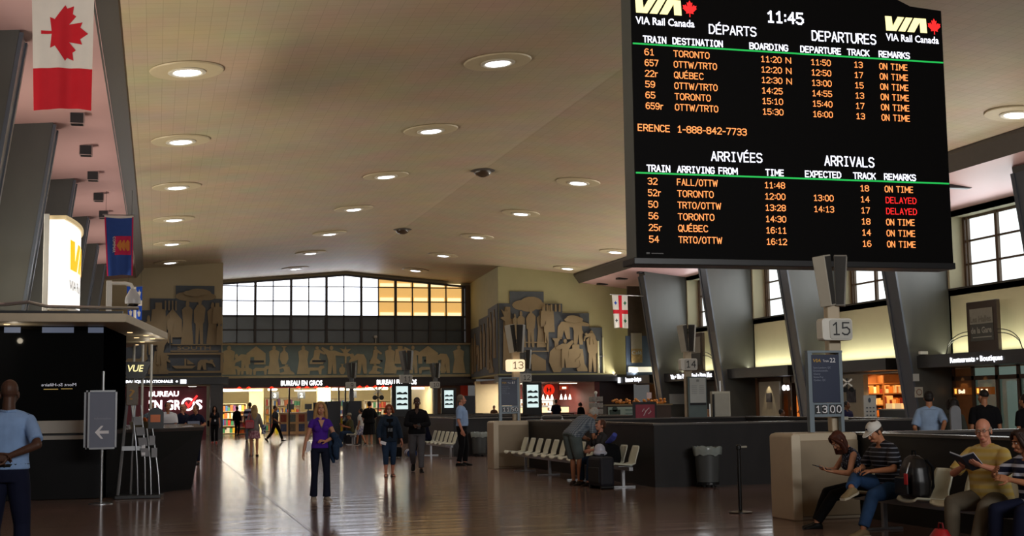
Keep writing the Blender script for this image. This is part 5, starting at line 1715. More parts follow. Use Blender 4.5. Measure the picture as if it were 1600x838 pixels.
# ------------------------------------------------------------------ shops along the windowed wall
M_bandm = mat('canopy_band_dark', '#2a2a2b', .4, var=.06)
bands = [(33.0, 39.5), (41.4, 47.2), (48.9, 54.9), (56.7, 62.7), (64.6, 69.6)]
for i, (ya, yb) in enumerate(bands):
    struct(MB().box(24.95, 26.35, ya, yb, 2.64, 3.06).build('trim_%d' % (30 + i), M_bandm))
    area_light('cove_light', (26.0, (ya + yb) / 2, 3.1), (.12, 0, 1), yb - ya - .1, .12, 52 if i < 4 else 34, (1, .98, .74), 170, (0, 1, 0))
    # lower wall and dim shop behind
    struct(MB().box(30.4, 30.6, ya - 1.2, yb + .6, 0, 3).build('wall_shop_%d' % (i + 1), mat('shop_brown_wall', '#6a4a30', .6, var=.1)))
    struct(MB().box(26.3, 30.6, ya - 1.2, yb + .6, 2.64, 2.8).build('ceiling_shop_%d' % (i + 1), mat('shop_ceiling_dim', '#8a7a62', .7)))
for i, (p, c, xx) in enumerate(((26, (1, .78, .5), 28.3), (330, (1, .62, .3), 27.6), (40, (1, .72, .42), 28.3), (18, (1, .55, .3), 28.3), (60, (1, .6, .35), 28.3))):
    ya, yb = bands[i]
    area_light('shop_light', (xx, (ya + yb) / 2, 2.6), (0.5 if i == 1 else .2, 0, -1), yb - ya - 1, 1.2, p, c, along=(0, 1, 0))


def wtext(s, x, y0, z, h, w, m, name, par=None, bold=.03):
    """Lettering on a plane facing -X, read from the hall: runs from high Y to low Y."""
    b = MB().text(s, 0, 0, h, w, bold=bold)
    c = MB()
    c.add([(x, y0 - p[0], z + p[2]) for p in b.v], b.f)
    return c.build(name, m, par)


q = wtext('Restaurants • Boutiques', 24.93, 37.45, 2.76, .17, 2.75, E_white, 'fascia_lettering', bold=.025)
tag(q, 'glowing white lettering on the dark band below the framed poster', 'sign')
q = wtext('Vin • The World Trad • Pizza Hut', 24.93, 61.6, 2.76, .22, 5.1, E_white, 'fascia_lettering', bold=.035)
tag(q, 'glowing white lettering on the dark band behind the 14 sign', 'sign')
q = wtext('Restaurants • Boutiques', 24.93, 68.2, 2.76, .24, 2.4, E_white, 'fascia_lettering', bold=.035)
tag(q, 'glowing white lettering on the far dark band beside the mural pier', 'sign')
q = MB().box(24.9, 24.95, 69.1, 69.35, 2.72, 3.02).build('lit_sign_block', E_white)
tag(q, 'small glowing white block sign at the end of the far dark band', 'sign')

q = thing('framed_poster', 'large dark framed station poster standing on the sign band under the big window', 'poster', (25.8, 36.8, 3.06))
MB().box(25.74, 25.88, 36.0, 37.62, 3.06, 4.74).build('frame', mat('poster_frame', '#3d3026', .45, var=.06), q, bevel=.02)
MB().box(25.73, 25.745, 36.2, 37.42, 3.45, 4.5).build('lower_field', mat('poster_slate', '#4a4b46', .5, var=.05), q)
MB().box(25.72, 25.735, 36.2, 37.42, 4.0, 4.5).build('upper_field', mat('poster_grey', '#8d8c80', .5, var=.06), q)
wtext('Les Halles', 25.715, 37.38, 4.06, .2, 1.1, mat('poster_letter_grey', '#6f6c60', .5), 'lettering', q)
wtext('de la Gare', 25.72, 37.38, 3.7, .2, 1.1, mat('poster_letter_pale', '#9a998e', .5), 'lettering', q)
MB().box(25.725, 25.73, 36.3, 37.3, 3.55, 3.58).build('rule', mat('poster_letter_pale', '#9a998e', .5), q)
b = MB()
for s, y0_, y1_ in ((1, 37.6, 38.9), (-1, 36.0, 34.8)):
    for r_off in (0, .12):
        b.tube([(25.75, y0_ + (y1_ - y0_) * k / 8, 3.06 + (.72 - r_off) * math.sqrt(max(0, 1 - (k / 8) ** 2))) for k in range(9)], .015, 6)
b.build('arched_bracket', M_black, q)
q = thing('framed_poster', 'framed poster on the sign band behind the 14 post', 'poster', (25.8, 60.2, 3.06))
MB().box(25.7, 25.85, 59.3, 61.2, 3.06, 5.0).build('frame', mat('poster_frame', '#3d3026', .45, var=.06), q, bevel=.02)
MB().box(25.68, 25.7, 59.5, 61.0, 4.0, 4.8).build('upper_field', mat('poster_grey', '#8d8c80', .5, var=.06), q)
MB().box(25.68, 25.7, 59.5, 61.0, 3.4, 4.0).build('lower_field', mat('poster_slate', '#4a4b46', .5, var=.05), q)
b = MB()
for r_off in (0, .16):
    b.tube([(25.75, 59.3 - 1.6 * k / 8, 3.06 + (.95 - r_off) * math.sqrt(max(0, 1 - (k / 8) ** 2))) for k in range(9)], .02, 6)
b.build('arched_bracket', M_black, q)

# bay with glass doors
M_oak = mat('brown_door_frame', '#4b3524', .4, var=.1, stretch=(4, 4, .4))
M_pane = mat('dim_shop_glass', '#6f8278', .1, var=.0, emit='#5f756c', strength=.22, alpha=.55)
d = MB()
d.box(26.25, 26.4, 32.6, 39.4, 2.2, 2.34)
for y in (39.3, 38.2, 36.9, 35.8, 34.6, 33.4):
    d.box(26.25, 26.4, y - .07, y + .07, 0, 2.64)
d.box(26.25, 26.4, 32.6, 39.4, 0, .2)
do = struct(d.build('door_1', M_oak))
MB().box(26.31, 26.33, 32.6, 38.2, .2, 2.2).build('door_pane', M_pane, do)
MB().box(26.31, 26.33, 32.6, 38.2, 2.34, 2.62).build('transom_pane', mat('transom_glass', '#8aa29a', .1, var=0, emit='#7e958c', strength=.35), do)
MB().box(26.5, 26.52, 35.95, 36.75, .3, 2.15).build('sunlit_view', emis('pale_view_beyond', '#93a79f', .6), do)
struct(MB().box(26.3, 26.45, 38.2, 39.4, 0, 2.6).build('wall_oak', mat('oak_panel', '#8a5a30', .5, var=.1)))
for y, lab in ((38.75, 'left of two on the oak panel'), (37.5, 'right of two, behind the black shirted man')):
    q = thing('phone_shop_sign', 'small orange lit sign with white lettering, ' + lab, 'sign', (26.2, y, 1.75), 0, 'orange lit shop signs by the doors')
    MB().box(26.16, 26.3, y - .42, y + .42, 1.72, 1.96).build('sign_box', mat('sign_box_brown', '#5d3414', .5, emit='#8a4a18', strength=.35), q)
    wtext('Bell', 26.15, y + .12, 1.77, .13, .36, emis('warm_white_letters', '#ffe6c0', 1.6), 'lettering', q)
    MB().box(26.14, 26.16, y + .25, y + .33, 1.76, 1.92).build('orange_mark', emis('orange_letter', '#ffb04a', 1.6), q)
    lo = bpy.data.lights.new('wall_washer', 'SPOT')
    lo.energy = 14
    lo.color = (1, .72, .38)
    lo.spot_size = math.radians(60)
    lo.spot_blend = .5
    ob = bpy.data.objects.new('wall_washer', lo)
    COL.objects.link(ob)
    ob.location = (26.05, y, 2.6)
    ob.rotation_euler = (0, math.radians(-6), 0)

# orange lit shop bay
q = thing('shop_shelving', 'orange lit shelves of goods in the shop behind the 15 post', 'shelf', (28.4, 46.8, 0))
f = MB().box(26.7, 30.2, 46.9, 47.0, 0, 2.6)
for z in (.9, 1.35, 1.8, 2.2):
    f.box(26.7, 30.2, 46.45, 46.9, z, z + .05)
for x in (26.7, 27.85, 29.0, 30.2):
    f.box(x - .03, x + .03, 46.43, 46.895, 0, 2.55)
f.build('shelf_frame', mat('warm_shelf', '#7a4a22', .5, var=.08), q)
MB().box(26.75, 30.1, 46.86, 46.89, 1.9, 2.16).box(27.9, 28.5, 46.86, 46.89, 1.42, 1.75).build('lit_back', emis('amber_back_glow', '#f0a050', 1.2), q)
rnd = random.Random(9)
gs = [MB() for _ in range(4)]
for z in (.95, 1.4, 1.85):
    x = 26.8
    while x < 30:
        w_ = rnd.uniform(.07, .2)
        gs[rnd.randrange(4)].box(x, x + w_ - .02, 46.5, 46.75, z, z + rnd.uniform(.15, .33))
        x += w_
for k, g in enumerate(gs):
    o = g.build('merchandise', mat('warm_goods_%d' % k, ['#c9762e', '#e0b070', '#7c2418', '#d8c8a0'][k], .5), q)
    o['kind'] = 'stuff'
q = thing('serving_counter', 'dark blue fronted serving counter in the orange lit shop', 'counter', (26.6, 42.7, 0))
MB().box(26.4, 27.1, 41.0, 44.4, 0, 1.2).build('counter_front', mat('counter_blue_grey', '#2c3b46', .4, var=.05), q)
MB().box(26.35, 27.15, 40.9, 44.5, 1.2, 1.25).build('worktop', M_steel, q)
for k in range(5):
    MB().box(26.5, 26.9, 41.15 + .62 * k, 41.6 + .62 * k, 1.25, 1.45).build('pastry_tray', emis('pastry_glow', '#f2c58a', .7), q)
struct(MB().box(26.3, 26.5, 45.3, 47.2, 0, 2.6).build('wall_white_panel', mat('white_wall_panel', '#b9b4a2', .5, var=.04)))
q = tag(MB().box(26.24, 26.3, 45.9, 46.4, 1.5, 2.0).build('small_picture', mat('small_picture_mix', '#5b5a62', .5, var=.4, scale=5)), 'small picture on the white wall panel by the orange lit shop', 'picture')

struct(MB().box(26.2, 26.4, 40.0, 47.5, 2.56, 2.66).build('trim_40', mat('pale_awning_edge', '#a9a79d', .4)))

# white panel and door bay
struct(MB().box(26.1, 26.4, 52.0, 54.0, 0, 2.45).build('wall_white_panel_b', MATS['white_wall_panel']))
q = tag(MB().box(26.04, 26.1, 52.75, 53.2, 1.55, 1.95).build('small_picture', MATS['small_picture_mix']), 'small picture on the spotlit white panel between fins', 'picture')
lo = bpy.data.lights.new('picture_spot', 'SPOT')
lo.energy = 28
lo.color = (1, .8, .5)
lo.spot_size = math.radians(70)
lo.spot_blend = .6
ob = bpy.data.objects.new('picture_spot', lo)
COL.objects.link(ob)
ob.location = (25.85, 53, 2.55)
ob.rotation_euler = (0, math.radians(-8), 0)
d = MB()
d.box(26.2, 26.5, 48.6, 54.4, 2.35, 2.64)
for y in (51.9, 51.1, 50.0, 48.8, 54.2):
    d.box(26.2, 26.4, y - .07, y + .07, 0, 2.64)
do = struct(d.build('door_2', M_oak))
MB().box(26.3, 26.32, 48.8, 50.0, .1, 2.3).build('door_pane', M_pane, do)
MB().box(26.5, 26.52, 49.0, 49.5, .3, 2.0).build('bright_view', emis('pale_view_beyond', '#93a79f', .6), do)
q = thing('glowing_display', 'tall orange glowing window display between the white panel and the door', 'display', (26.6, 51.5, 0))
MB().box(26.6, 26.9, 51.15, 51.85, 0, 1.9).build('display_case', mat('display_brown', '#6a3a1c', .5, var=.15), q)
b = MB()
rnd = random.Random(6)
for k in range(16):
    b.ball((26.55, 51.5 + rnd.uniform(-.28, .28), .5 + rnd.uniform(0, 1.3)), .06, rnd.uniform(.05, .13), rnd.uniform(.08, .2), 8, 6)
o = b.build('glowing_goods', emis('amber_goods', '#e07a30', .8), q)
o['kind'] = 'stuff'
q = tag(wtext('●B', 26.18, 51.9, 2.05, .22, .7, E_white, 'door_sign', bold=.03), 'small white lit sign above the glowing display', 'sign')

# brown bay behind the 14 post
struct(MB().box(26.3, 26.5, 55.6, 59.4, 0, 2.64).build('wall_brown', mat('maroon_wall', '#4a2a24', .5, var=.1)))
struct(MB().box(26.3, 26.5, 59.4, 62.5, 0, 2.64).build('wall_charcoal', mat('charcoal_wall', '#35383a', .5, var=.05)))
q = thing('wooden_desk', 'orange brown wooden desk behind the 14 post', 'desk', (25.4, 58.6, 0))
MB().box(25.2, 25.9, 57.6, 59.8, 0, 1.2).build('desk_front', mat('orange_wood', '#94633a', .5, var=.1), q)
MB().box(25.15, 25.95, 57.5, 59.9, 1.2, 1.25).build('worktop', mat('orange_wood_top', '#a06f42', .4), q)
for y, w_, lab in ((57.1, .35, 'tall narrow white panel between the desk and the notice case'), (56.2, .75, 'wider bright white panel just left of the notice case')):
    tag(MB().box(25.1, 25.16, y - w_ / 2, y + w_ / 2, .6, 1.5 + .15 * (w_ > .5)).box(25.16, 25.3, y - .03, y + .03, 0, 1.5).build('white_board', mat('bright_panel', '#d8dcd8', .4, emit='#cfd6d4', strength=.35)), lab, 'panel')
q = tag(MB().box(25.2, 26.2, 62.44, 62.5, 1.5, 2.02).build('wall_notice', mat('notice_grey', '#a5a8a4', .6, var=.04)), 'wide grey notice fixed to the fin left of the 14 post', 'notice')

# end bay: banners and drinks stall
q = thing('tall_banner', 'tall dark banner with pale square on the end bay beside the red cross flag', 'banner', (24.9, 66.4, 3.3))
MB().box(24.5, 25.9, 66.4, 66.5, 5.2, 7.9).build('dark_cloth', mat('banner_brown', '#4a4034', .6, var=.25, scale=2), q)
MB().box(24.62, 25.25, 66.34, 66.4, 4.5, 5.35).build('pale_square', mat('banner_pale', '#8f8a7c', .6), q)
MB().box(24.35, 25.95, 66.4, 66.48, 3.06, 5.2).build('blue_field', mat('banner_blue', '#3c4d66', .6, var=.1), q)
MB().box(24.62, 25.25, 66.34, 66.4, 3.75, 4.5).build('patterned_square', mat('banner_pattern', '#8a744a', .6, var=.4, scale=8), q)
wtext_b = MB().text('Café', 24.66, 4.2, .2, .55, y=66.33)
wtext_b.build('lettering', mat('banner_letter', '#9fb0bf', .5), q)
q = tag(MB().box(24.45, 25.95, 66.3, 66.45, 3.24, 3.52).build('lit_box', emis('lit_awning_strip', '#efe9d2', .8)), 'pale lit strip box under the blue banner', 'light box')
q = thing('wall_pipe', 'pale vertical pipe fitting on the plaster wall left of the tall banner', 'pipe', (24.0, 69.8, 3.3))
MB().cyl((23.95, 69.9, 3.3), (23.95, 69.9, 5.1), .07).cyl((24.25, 69.9, 3.3), (24.25, 69.9, 5.3), .05).build('pipes', mat('pipe_cream', '#c9c29a', .5), q)
MB().box(23.88, 24.32, 69.86, 69.97, 4.2, 4.28).build('clamp', M_steel, q)
q = thing('drinks_stall', 'small stall with glowing red and white panels at the far fin', 'stall', (26.3, 66.5, 0))
MB().box(26.4, 26.6, 64.6, 68.4, .2, 2.6).build('stall_back', mat('stall_tan', '#a06f3c', .5, var=.1), q)
MB().box(26.3, 26.4, 64.8, 66.6, 1.5, 1.9).build('red_panel', emis('red_orange_panel', '#f04a20', .9), q)
MB().box(26.3, 26.4, 64.8, 66.4, 2.2, 2.5).build('white_panel', E_white, q)
MB().box(26.2, 26.4, 64.7, 66.8, 1.0, 1.45).build('bottle_shelf', mat('bottle_mix', '#7a4a2a', .3, var=.5, scale=9), q)

# small signs on the nearest fin
q = MB().box(24.75, 24.98, 39.36, 39.4, 2.2, 2.45).build('small_notice', mat('notice_white', '#b9bcb6', .5, var=.03))
tag(q, 'small white notice on the fin, upper of the two', 'notice')
q = MB().box(24.8, 25.1, 39.36, 39.4, 1.65, 2.0).build('small_notice', mat('case_cream', '#b7b4a4', .45))
tag(q, 'small square no smoking notice on the fin, lower of the two', 'notice')
b = MB()
for k in range(18):
    a0, a1 = 2 * PI * k / 18, 2 * PI * (k + 1) / 18
    b.quad((24.95 + .11 * math.cos(a0), 39.35, 1.83 + .11 * math.sin(a0)), (24.95 + .11 * math.cos(a1), 39.35, 1.83 + .11 * math.sin(a1)), (24.95 + .085 * math.cos(a1), 39.35, 1.83 + .085 * math.sin(a1)), (24.95 + .085 * math.cos(a0), 39.35, 1.83 + .085 * math.sin(a0)))
b.build('ring_symbol', mat('ring_brown', '#7a4a3a', .5), q)
q = thing('wall_camera', 'small white camera on the dark fin left of the sign band', 'camera', (25.2, 39.3, 3.1))
MB().box(24.9, 25.2, 39.1, 39.22, 3.1, 3.2).build('camera_body', M_white, q, bevel=.01)
MB().box(25.1, 25.2, 39.2, 39.4, 3.04, 3.12).build('mount', M_dark, q)
q = thing('ledge_camera', 'tiny white camera standing on the ledge over the far frieze', 'camera', (12.9, 79.7, 5.46))
MB().cyl((12.9, 79.7, 5.46), (12.9, 79.7, 5.75), .03).build('stem', M_white, q)
MB().ball((12.9, 79.7, 5.85), .11).build('camera_ball', M_white, q, smooth=True)

# ------------------------------------------------------------------ people
def fuse(b, vox, it=4, fac=.5):
    """One continuous surface from overlapping closed shapes."""
    me = bpy.data.meshes.new('fused')
    me.from_pydata([tuple(p) for p in b.v], [], b.f)
    o = bpy.data.objects.new('fused', me)
    COL.objects.link(o)
    r = o.modifiers.new('r', 'REMESH')
    r.mode = 'VOXEL'
    r.voxel_size = vox
    r.adaptivity = 0
    if it:
        s = o.modifiers.new('s', 'SMOOTH')
        s.iterations = it
        s.factor = fac
    dg = bpy.context.evaluated_depsgraph_get()
    out = bpy.data.meshes.new_from_object(o.evaluated_get(dg))
    bpy.data.objects.remove(o)
    bpy.data.meshes.remove(me)
    return out


def put(name, meshes, m, parent):
    """Link one mesh object made of the given meshes."""
    bm = bmesh.new()
    for me in meshes:
        bm.from_mesh(me)
    out = bpy.data.meshes.new(name)
    bm.to_mesh(out)
    bm.free()
    for me in meshes:
        bpy.data.meshes.remove(me)
    out.polygons.foreach_set('use_smooth', [True] * len(out.polygons))
    out.materials.append(m)
    o = bpy.data.objects.new(name, out)
    COL.objects.link(o)
    o.parent = parent
    return o


def ik(a, t, l1, l2, hint):
    a, t = Vector(a), Vector(t)
    d = t - a
    L = d.length
    if L > (l1 + l2) * .998:
        t = a + d.normalized() * (l1 + l2) * .998
        d = t - a
        L = d.length
    u = d.normalized()
    h = Vector(hint)
    h = (h - u * h.dot(u))
    h = h.normalized() if h.length > 1e-5 else u.orthogonal().normalized()
    x = (l1 * l1 - l2 * l2 + L * L) / (2 * L)
    y = math.sqrt(max(0, l1 * l1 - x * x))
    return a + u * x + h * y, t


def limb(b, p0, p1, r0, r1, n=14, over=0.0, mid=None):
    p0, p1 = Vector(p0), Vector(p1)
    d = (p1 - p0)
    p1 = p1 + d.normalized() * over
    pts = [p0, p0.lerp(p1, .35), p0.lerp(p1, .7), p1]
    rm = mid if mid else r0 + (r1 - r0) * .4
    b.tube(pts, [r0, rm, r1 + (rm - r1) * .45, r1], n)
    b.ball(p0, r0, nu=n, nv=8)


def hand(b, w, d, n, s, curl=.35, side=1, spread=.0):
    """Palm, four unequal bent fingers and a thumb leaving the side of the palm. d: along the fingers, n: palm normal."""
    d = Vector(d).normalized()
    n = Vector(n)
    n = (n - d * n.dot(d)).normalized()
    a = d.cross(n) * side
    w = Vector(w)

    def ell(c, ra, rn, m=12):
        return [c + a * (ra * math.cos(2 * PI * i / m)) + n * (rn * math.sin(2 * PI * i / m)) for i in range(m)]
    b.loft([ell(w - d * .02 * s, .027 * s, .021 * s), ell(w + d * .015 * s, .031 * s, .019 * s), ell(w + d * .055 * s, .041 * s, .016 * s), ell(w + d * .092 * s, .041 * s, .013 * s)])
    for i, L in enumerate((.070, .080, .074, .058)):
        off = (.031 - .0205 * i) * s
        p = w + d * (.085 + (.004 if i in (1, 2) else -.002)) * s + a * off
        dd = (d + a * (spread * (1.5 - i))).normalized()
        ax = dd.cross(n).normalized()
        pts, rad, ang = [p - dd * .02 * s, p], [.0088 * s, .0088 * s], 0
        for k, f in enumerate((.45, .32, .23)):
            ang += curl * (.8 if k == 0 else 1.0)
            q = dd * math.cos(ang) + n * math.sin(ang)
            p = p + q * L * f * s
            pts.append(p)
            rad.append((.0082 - .0008 * k) * s)
        b.tube(pts, rad, 8)
        b.ball(p, .0066 * s, nu=8, nv=6)
    p = w + d * .025 * s + a * .03 * s
    t1 = p + (d * .55 + a * .75 + n * .25).normalized() * .036 * s
    t2 = t1 + (d * .85 + a * .25 + n * (.2 + curl * .6)).normalized() * .03 * s
    t3 = t2 + (d * .9 + n * (.25 + curl * .7)).normalized() * .024 * s
    b.tube([p - a * .012 * s, p, t1, t2, t3], [.014 * s, .0145 * s, .0115 * s, .0095 * s, .007 * s], 8)
    b.ball(t3, .0075 * s, nu=8, nv=6)


def foot_rings(a, yaw, pitch, s, L=.265, W=.046, h=.085, grow=0.0):
    M = Matrix.Translation(a) @ Matrix.Rotation(yaw, 4, 'Z') @ Matrix.Rotation(pitch, 4, 'X')
    prof = [(.075, .55, .62), (.06, .85, .85), (.02, .92, 1.12), (-.03, .9, .98), (-.08, 1.0, .68), (-.13, 1.08, .52), (-.165, .95, .42), (-.19, .6, .32)]
    rings = []
    k = L / .265
    for y, wf, hf in prof:
        hw, ht = (W * wf + grow) * s, (h * hf + grow) * s
        ring = []
        for i in range(12):
            t = 2 * PI * i / 12
            x = hw * math.cos(t)
            z = math.sin(t)
            zz = -.085 * s - grow * s + (ht * (.5 + .5 * z) if z > -.4 else ht * .02 * 0 + 0)
            ring.append(M @ Vector((x, y * k * s, zz)))
        rings.append(ring)
    return rings


SKIN = {'fair': '#c08a6c', 'tan': '#a87252', 'pink': '#bd8168', 'dark': '#4a3125', 'brown': '#6b4630', 'olive': '#8f6247'}


def skin(k):
    return mat('skin_' + k, SKIN[k], .5, var=.04, scale=20, spec=.3)


def cl(name, c, rough=.85, var=.08, scale=9):
    return mat('cloth_' + name, c, rough, var=var, scale=scale, spec=.15)


def person(label, loc, rot, H, sk='fair', female=False, girth=1.0, belly=0.0, hip=(0, 0, .95), lean=0, turn=0, hunch=0, side=0,
           ankles=((.085, 0, .085), (-.085, .0, .085)), knees=((.12, -1, 0), (-.12, -1, 0)), feet=((.12, 0), (-.12, 0)),
           wrists=((.245, -.03, .87), (-.245, -.03, .87)), elbows=((.4, 1, 0), (-.4, 1, 0)), hdir=None, hnorm=None, curl=(.3, .3),
           head=(0, 0), hair=('short', '#2c2019'), top=None, bottom=None, shoes=('#151312', 'shoe'), det=1, group=None, beltc=None, extra=None, brow=None):
    s = H / 1.75
    V = lambda p: Vector(p) * s
    hv = {2: .0052, 1: .007, 0: .011}[det]
    bv = {2: .011, 1: .014, 0: .02}[det]
    cv = {2: .0095, 1: .012, 0: .018}[det]
    root = thing('person', label, 'person', loc, rot, group)
    S = skin(sk)
    P = V(hip)
    T = Matrix.Translation(P) @ Matrix.Rotation(math.radians(turn), 4, 'Z') @ Matrix.Rotation(math.radians(side), 4, 'Y') @ Matrix.Rotation(math.radians(lean), 4, 'X')
    Tu = T @ Matrix.Translation(Vector((0, 0, .22 * s))) @ Matrix.Rotation(math.radians(hunch), 4, 'X') @ Matrix.Translation(Vector((0, 0, -.22 * s)))
    sh_w = .148 if female else .170

    def tp(p, f=None):
        """Torso-frame point (z measured from the pelvis at 0.95)."""
        q = Vector((p[0], p[1], p[2] - .95)) * s
        return (Tu if p[2] > 1.15 else T) @ q
    shoulders = [tp((sg * sh_w * (.6 + .4 * girth), .01, 1.39)) for sg in (1, -1)]
    hips = [P + Matrix.Rotation(math.radians(turn), 3, 'Z') @ (Vector((sg * .088, 0, -.035)) * s) for sg in (1, -1)]
    legs, arms = [], []
    for i in (0, 1):
        k, a = ik(hips[i], V(ankles[i]), .425 * s, .415 * s, knees[i])
        legs.append((hips[i], k, a))
        e, w = ik(shoulders[i], V(wrists[i]), .285 * s, .25 * s, elbows[i])
        arms.append((shoulders[i], e, w))
    NT = 20
    prof = [(.86, .150, .105, 0), (.95, .166, .118, .0), (1.06, .150, .108, -.005), (1.16, .150, .108, -.008), (1.28, .168, .118, -.008), (1.36, .172, .112, 0), (1.42, .140, .085, .01), (1.465, .065, .058, .015)]
    if female:
        prof = [(.86, .158, .112, 0), (.95, .168, .122, .005), (1.06, .136, .100, 0), (1.16, .130, .096, -.003), (1.28, .146, .108, -.005), (1.36, .148, .10, 0), (1.42, .120, .078, .01), (1.465, .055, .05, .015)]

    def trunk(b, grow, z0=.86, z1=2.0, flare=0.0):
        rings = []

        def at_z(z):
            if z <= prof[0][0]:
                return (z,) + tuple(prof[0][1:])
            for qa, qb in zip(prof[:-1], prof[1:]):
                if qa[0] <= z <= qb[0]:
                    u = (z - qa[0]) / (qb[0] - qa[0])
                    return (z,) + tuple(qa[k] + (qb[k] - qa[k]) * u for k in (1, 2, 3))
            return (z,) + tuple(prof[-1][1:])
        rings_src = [at_z(z0)] + [q for q in prof if z0 + .005 < q[0] < z1 - .005] + [at_z(min(z1, 1.465))]
        for z, rx, ry, yo in rings_src:
            gx = girth
            be = belly * math.exp(-((z - 1.08) / .13) ** 2)
            ring = []
            for i in range(NT):
                t = 2 * PI * i / NT
                sx, sy = math.cos(t), math.sin(t)
                x = (rx * gx + grow) * (abs(sx) ** .85) * (1 if sx > 0 else -1)
                y = (ry * (gx * .5 + .5) + grow) * sy + yo
                if sy < 0:
                    y += be * sy
                ring.append(tp((x, y, z)))
            rings.append(ring)
        b.loft(rings)
        if female and z0 < 1.2 < z1:
            for sg in (1, -1):
                b.ball(tp((sg * .068, -.088, 1.275)), (.058 + grow) * s, (.05 + grow) * s, (.056 + grow) * s)

    # ---- body
    b = MB()
    trunk(b, -.012)
    for i in (0, 1):
        h, k, a = legs[i]
        gq = .5 + girth * .5
        limb(b, h, k, .074 * s * gq, .048 * s, mid=.068 * s * gq)
        limb(b, k, a, .050 * s, .034 * s, mid=.053 * s)
        b.loft(foot_rings(a, feet[i][0], feet[i][1], s, grow=-.008))
        sh, e, w = arms[i]
        limb(b, sh, e, .046 * s * gq, .036 * s, mid=.045 * s * gq)
        limb(b, e, w, .038 * s, .025 * s, mid=.037 * s, over=.01 * s)
        b.ball(sh, .046 * s)
        b.tube([tp((0, .02, 1.46)), tp((.0, .015, 1.435)).lerp(sh, .55) + Vector((0, 0, .012 * s)), sh], [.05 * s, .05 * s, .044 * s], 10)
    nb = tp((0, .015, 1.45))
    Hm = Tu @ Matrix.Translation(Vector((0, .012, 1.50 - .95)) * s) @ Matrix.Rotation(math.radians(head[1]), 4, 'Z') @ Matrix.Rotation(math.radians(head[0] - lean * .55 - hunch * .6), 4, 'X') @ Matrix.Translation(Vector((0, -.02, .135)) * s)

    def hp(x, y, z):
        return Hm @ (Vector((x, y, z)) * s)
    Hr = Hm.to_3x3()

    def hd(x, y, z):
        """Hair point: below the jaw line it hangs straight down."""
        if z >= -.05:
            return hp(x, y, z)
        p = hp(x, y, -.05)
        return Vector((p.x, p.y, p.z + (z + .05) * s))
    limb(b, nb, hp(0, .022, -.06), .058 * s * (.9 if female else 1), .05 * s * (.9 if female else 1))
    body1 = fuse(b, bv * s, 3)
    f = MB()

    def hb(bb, x, y, z, rx, ry, rz, nu=16, nv=12):
        bb.ball(hp(x, y, z), rx * s, ry * s, rz * s, nu, nv, Hr)
    hb(f, 0, .018, .032, .074, .092, .086)
    hb(f, 0, -.03, -.03, .060, .062, .085)
    hb(f, 0, -.046, -.088, .040, .038, .032)
    for sg in (1, -1):
        hb(f, sg * .034, -.07, -.042, .026, .02, .024, 10, 8)
        hb(f, sg * .075, .012, -.02, .011, .022, .033, 10, 8)
    hb(f, 0, -.08, .022, .046, .014, .011, 12, 8)
    f.tube([hp(0, -.088, .01), hp(0, -.1, -.015), hp(0, -.113, -.036)], [.008 * s, .010 * s, .014 * s], 8)
    hb(f, 0, -.106, -.038, .017, .011, .010, 10, 8)
    hb(f, 0, -.088, -.076, .024, .012, .013, 10, 8)
    limb(f, hp(0, .022, -.04), nb.lerp(hp(0, .02, -.05), .3), .05 * s * (.88 if female else 1), .056 * s * (.88 if female else 1))
    parts = [body1, fuse(f, hv * s, 2)]
    for i in (0, 1):
        sh, e, w = arms[i]
        d = Vector(hdir[i]) if hdir and hdir[i] else (w - e)
        nn = Vector(hnorm[i]) if hnorm and hnorm[i] else Vector(((-1 if i == 0 else 1), -.25, 0))
        g = MB()
        hand(g, w, d, nn, s * 1.02, curl[i], 1 if i == 0 else -1)
        limb(g, e.lerp(w, .55), w, .033 * s, .024 * s, over=.012 * s)
        parts.append(fuse(g, {2: .0042, 1: .0055, 0: .009}[det] * s, 1))
    body = put('body', parts, S, root)
    # ---- face
    if det >= 1:
        e_ = MB()
        for sg in (1, -1):
            hb(e_, sg * .029, -.0845, .0, .0125, .009, .0075, 10, 8)
        e_.build('eyes', mat('eye_white', '#c9c2b8', .3, var=.0), root, local=True, smooth=True)
        e_ = MB()
        for sg in (1, -1):
            hb(e_, sg * .029, -.0905, .0, .0058, .0042, .0062, 8, 6)
        e_.build('irises', mat('iris_dark', '#2a1d16', .2, var=0), root, local=True, smooth=True)
        e_ = MB()
        for sg in (1, -1):
            e_.tube([hp(sg * .012, -.097, .02), hp(sg * .03, -.094, .026), hp(sg * .047, -.082, .02)], .0045 * s, 6)
        e_.build('eyebrows', cl('brow_' + (brow or hair[1])[1:], brow or hair[1]), root, local=True, smooth=True)
        e_ = MB()
        hb(e_, 0, -.0985, -.073, .021, .006, .0045, 10, 6)
        hb(e_, 0, -.0975, -.0815, .018, .006, .005, 10, 6)
        e_.build('lips', mat('lips_' + sk, {'dark': '#4a2a26', 'brown': '#6a3c34'}.get(sk, '#9a5148'), .4, var=.03), root, local=True, smooth=True)
    # ---- hair
    st, hc = hair[0], hair[1]
    hm = mat('hair_' + hc[1:], hc, .6, var=.22, scale=30, stretch=(3, 3, .6), spec=.3)
    g = MB()
    if st in ('short', 'long', 'shoulder', 'tail', 'bob'):
        hb(g, 0, .03, .042, .083, .09, .086)
        hb(g, 0, .045, -.005, .079, .072, .07)
        for sg in (1, -1):
            hb(g, sg * .066, .012, .02, .018, .045, .04, 10, 8)
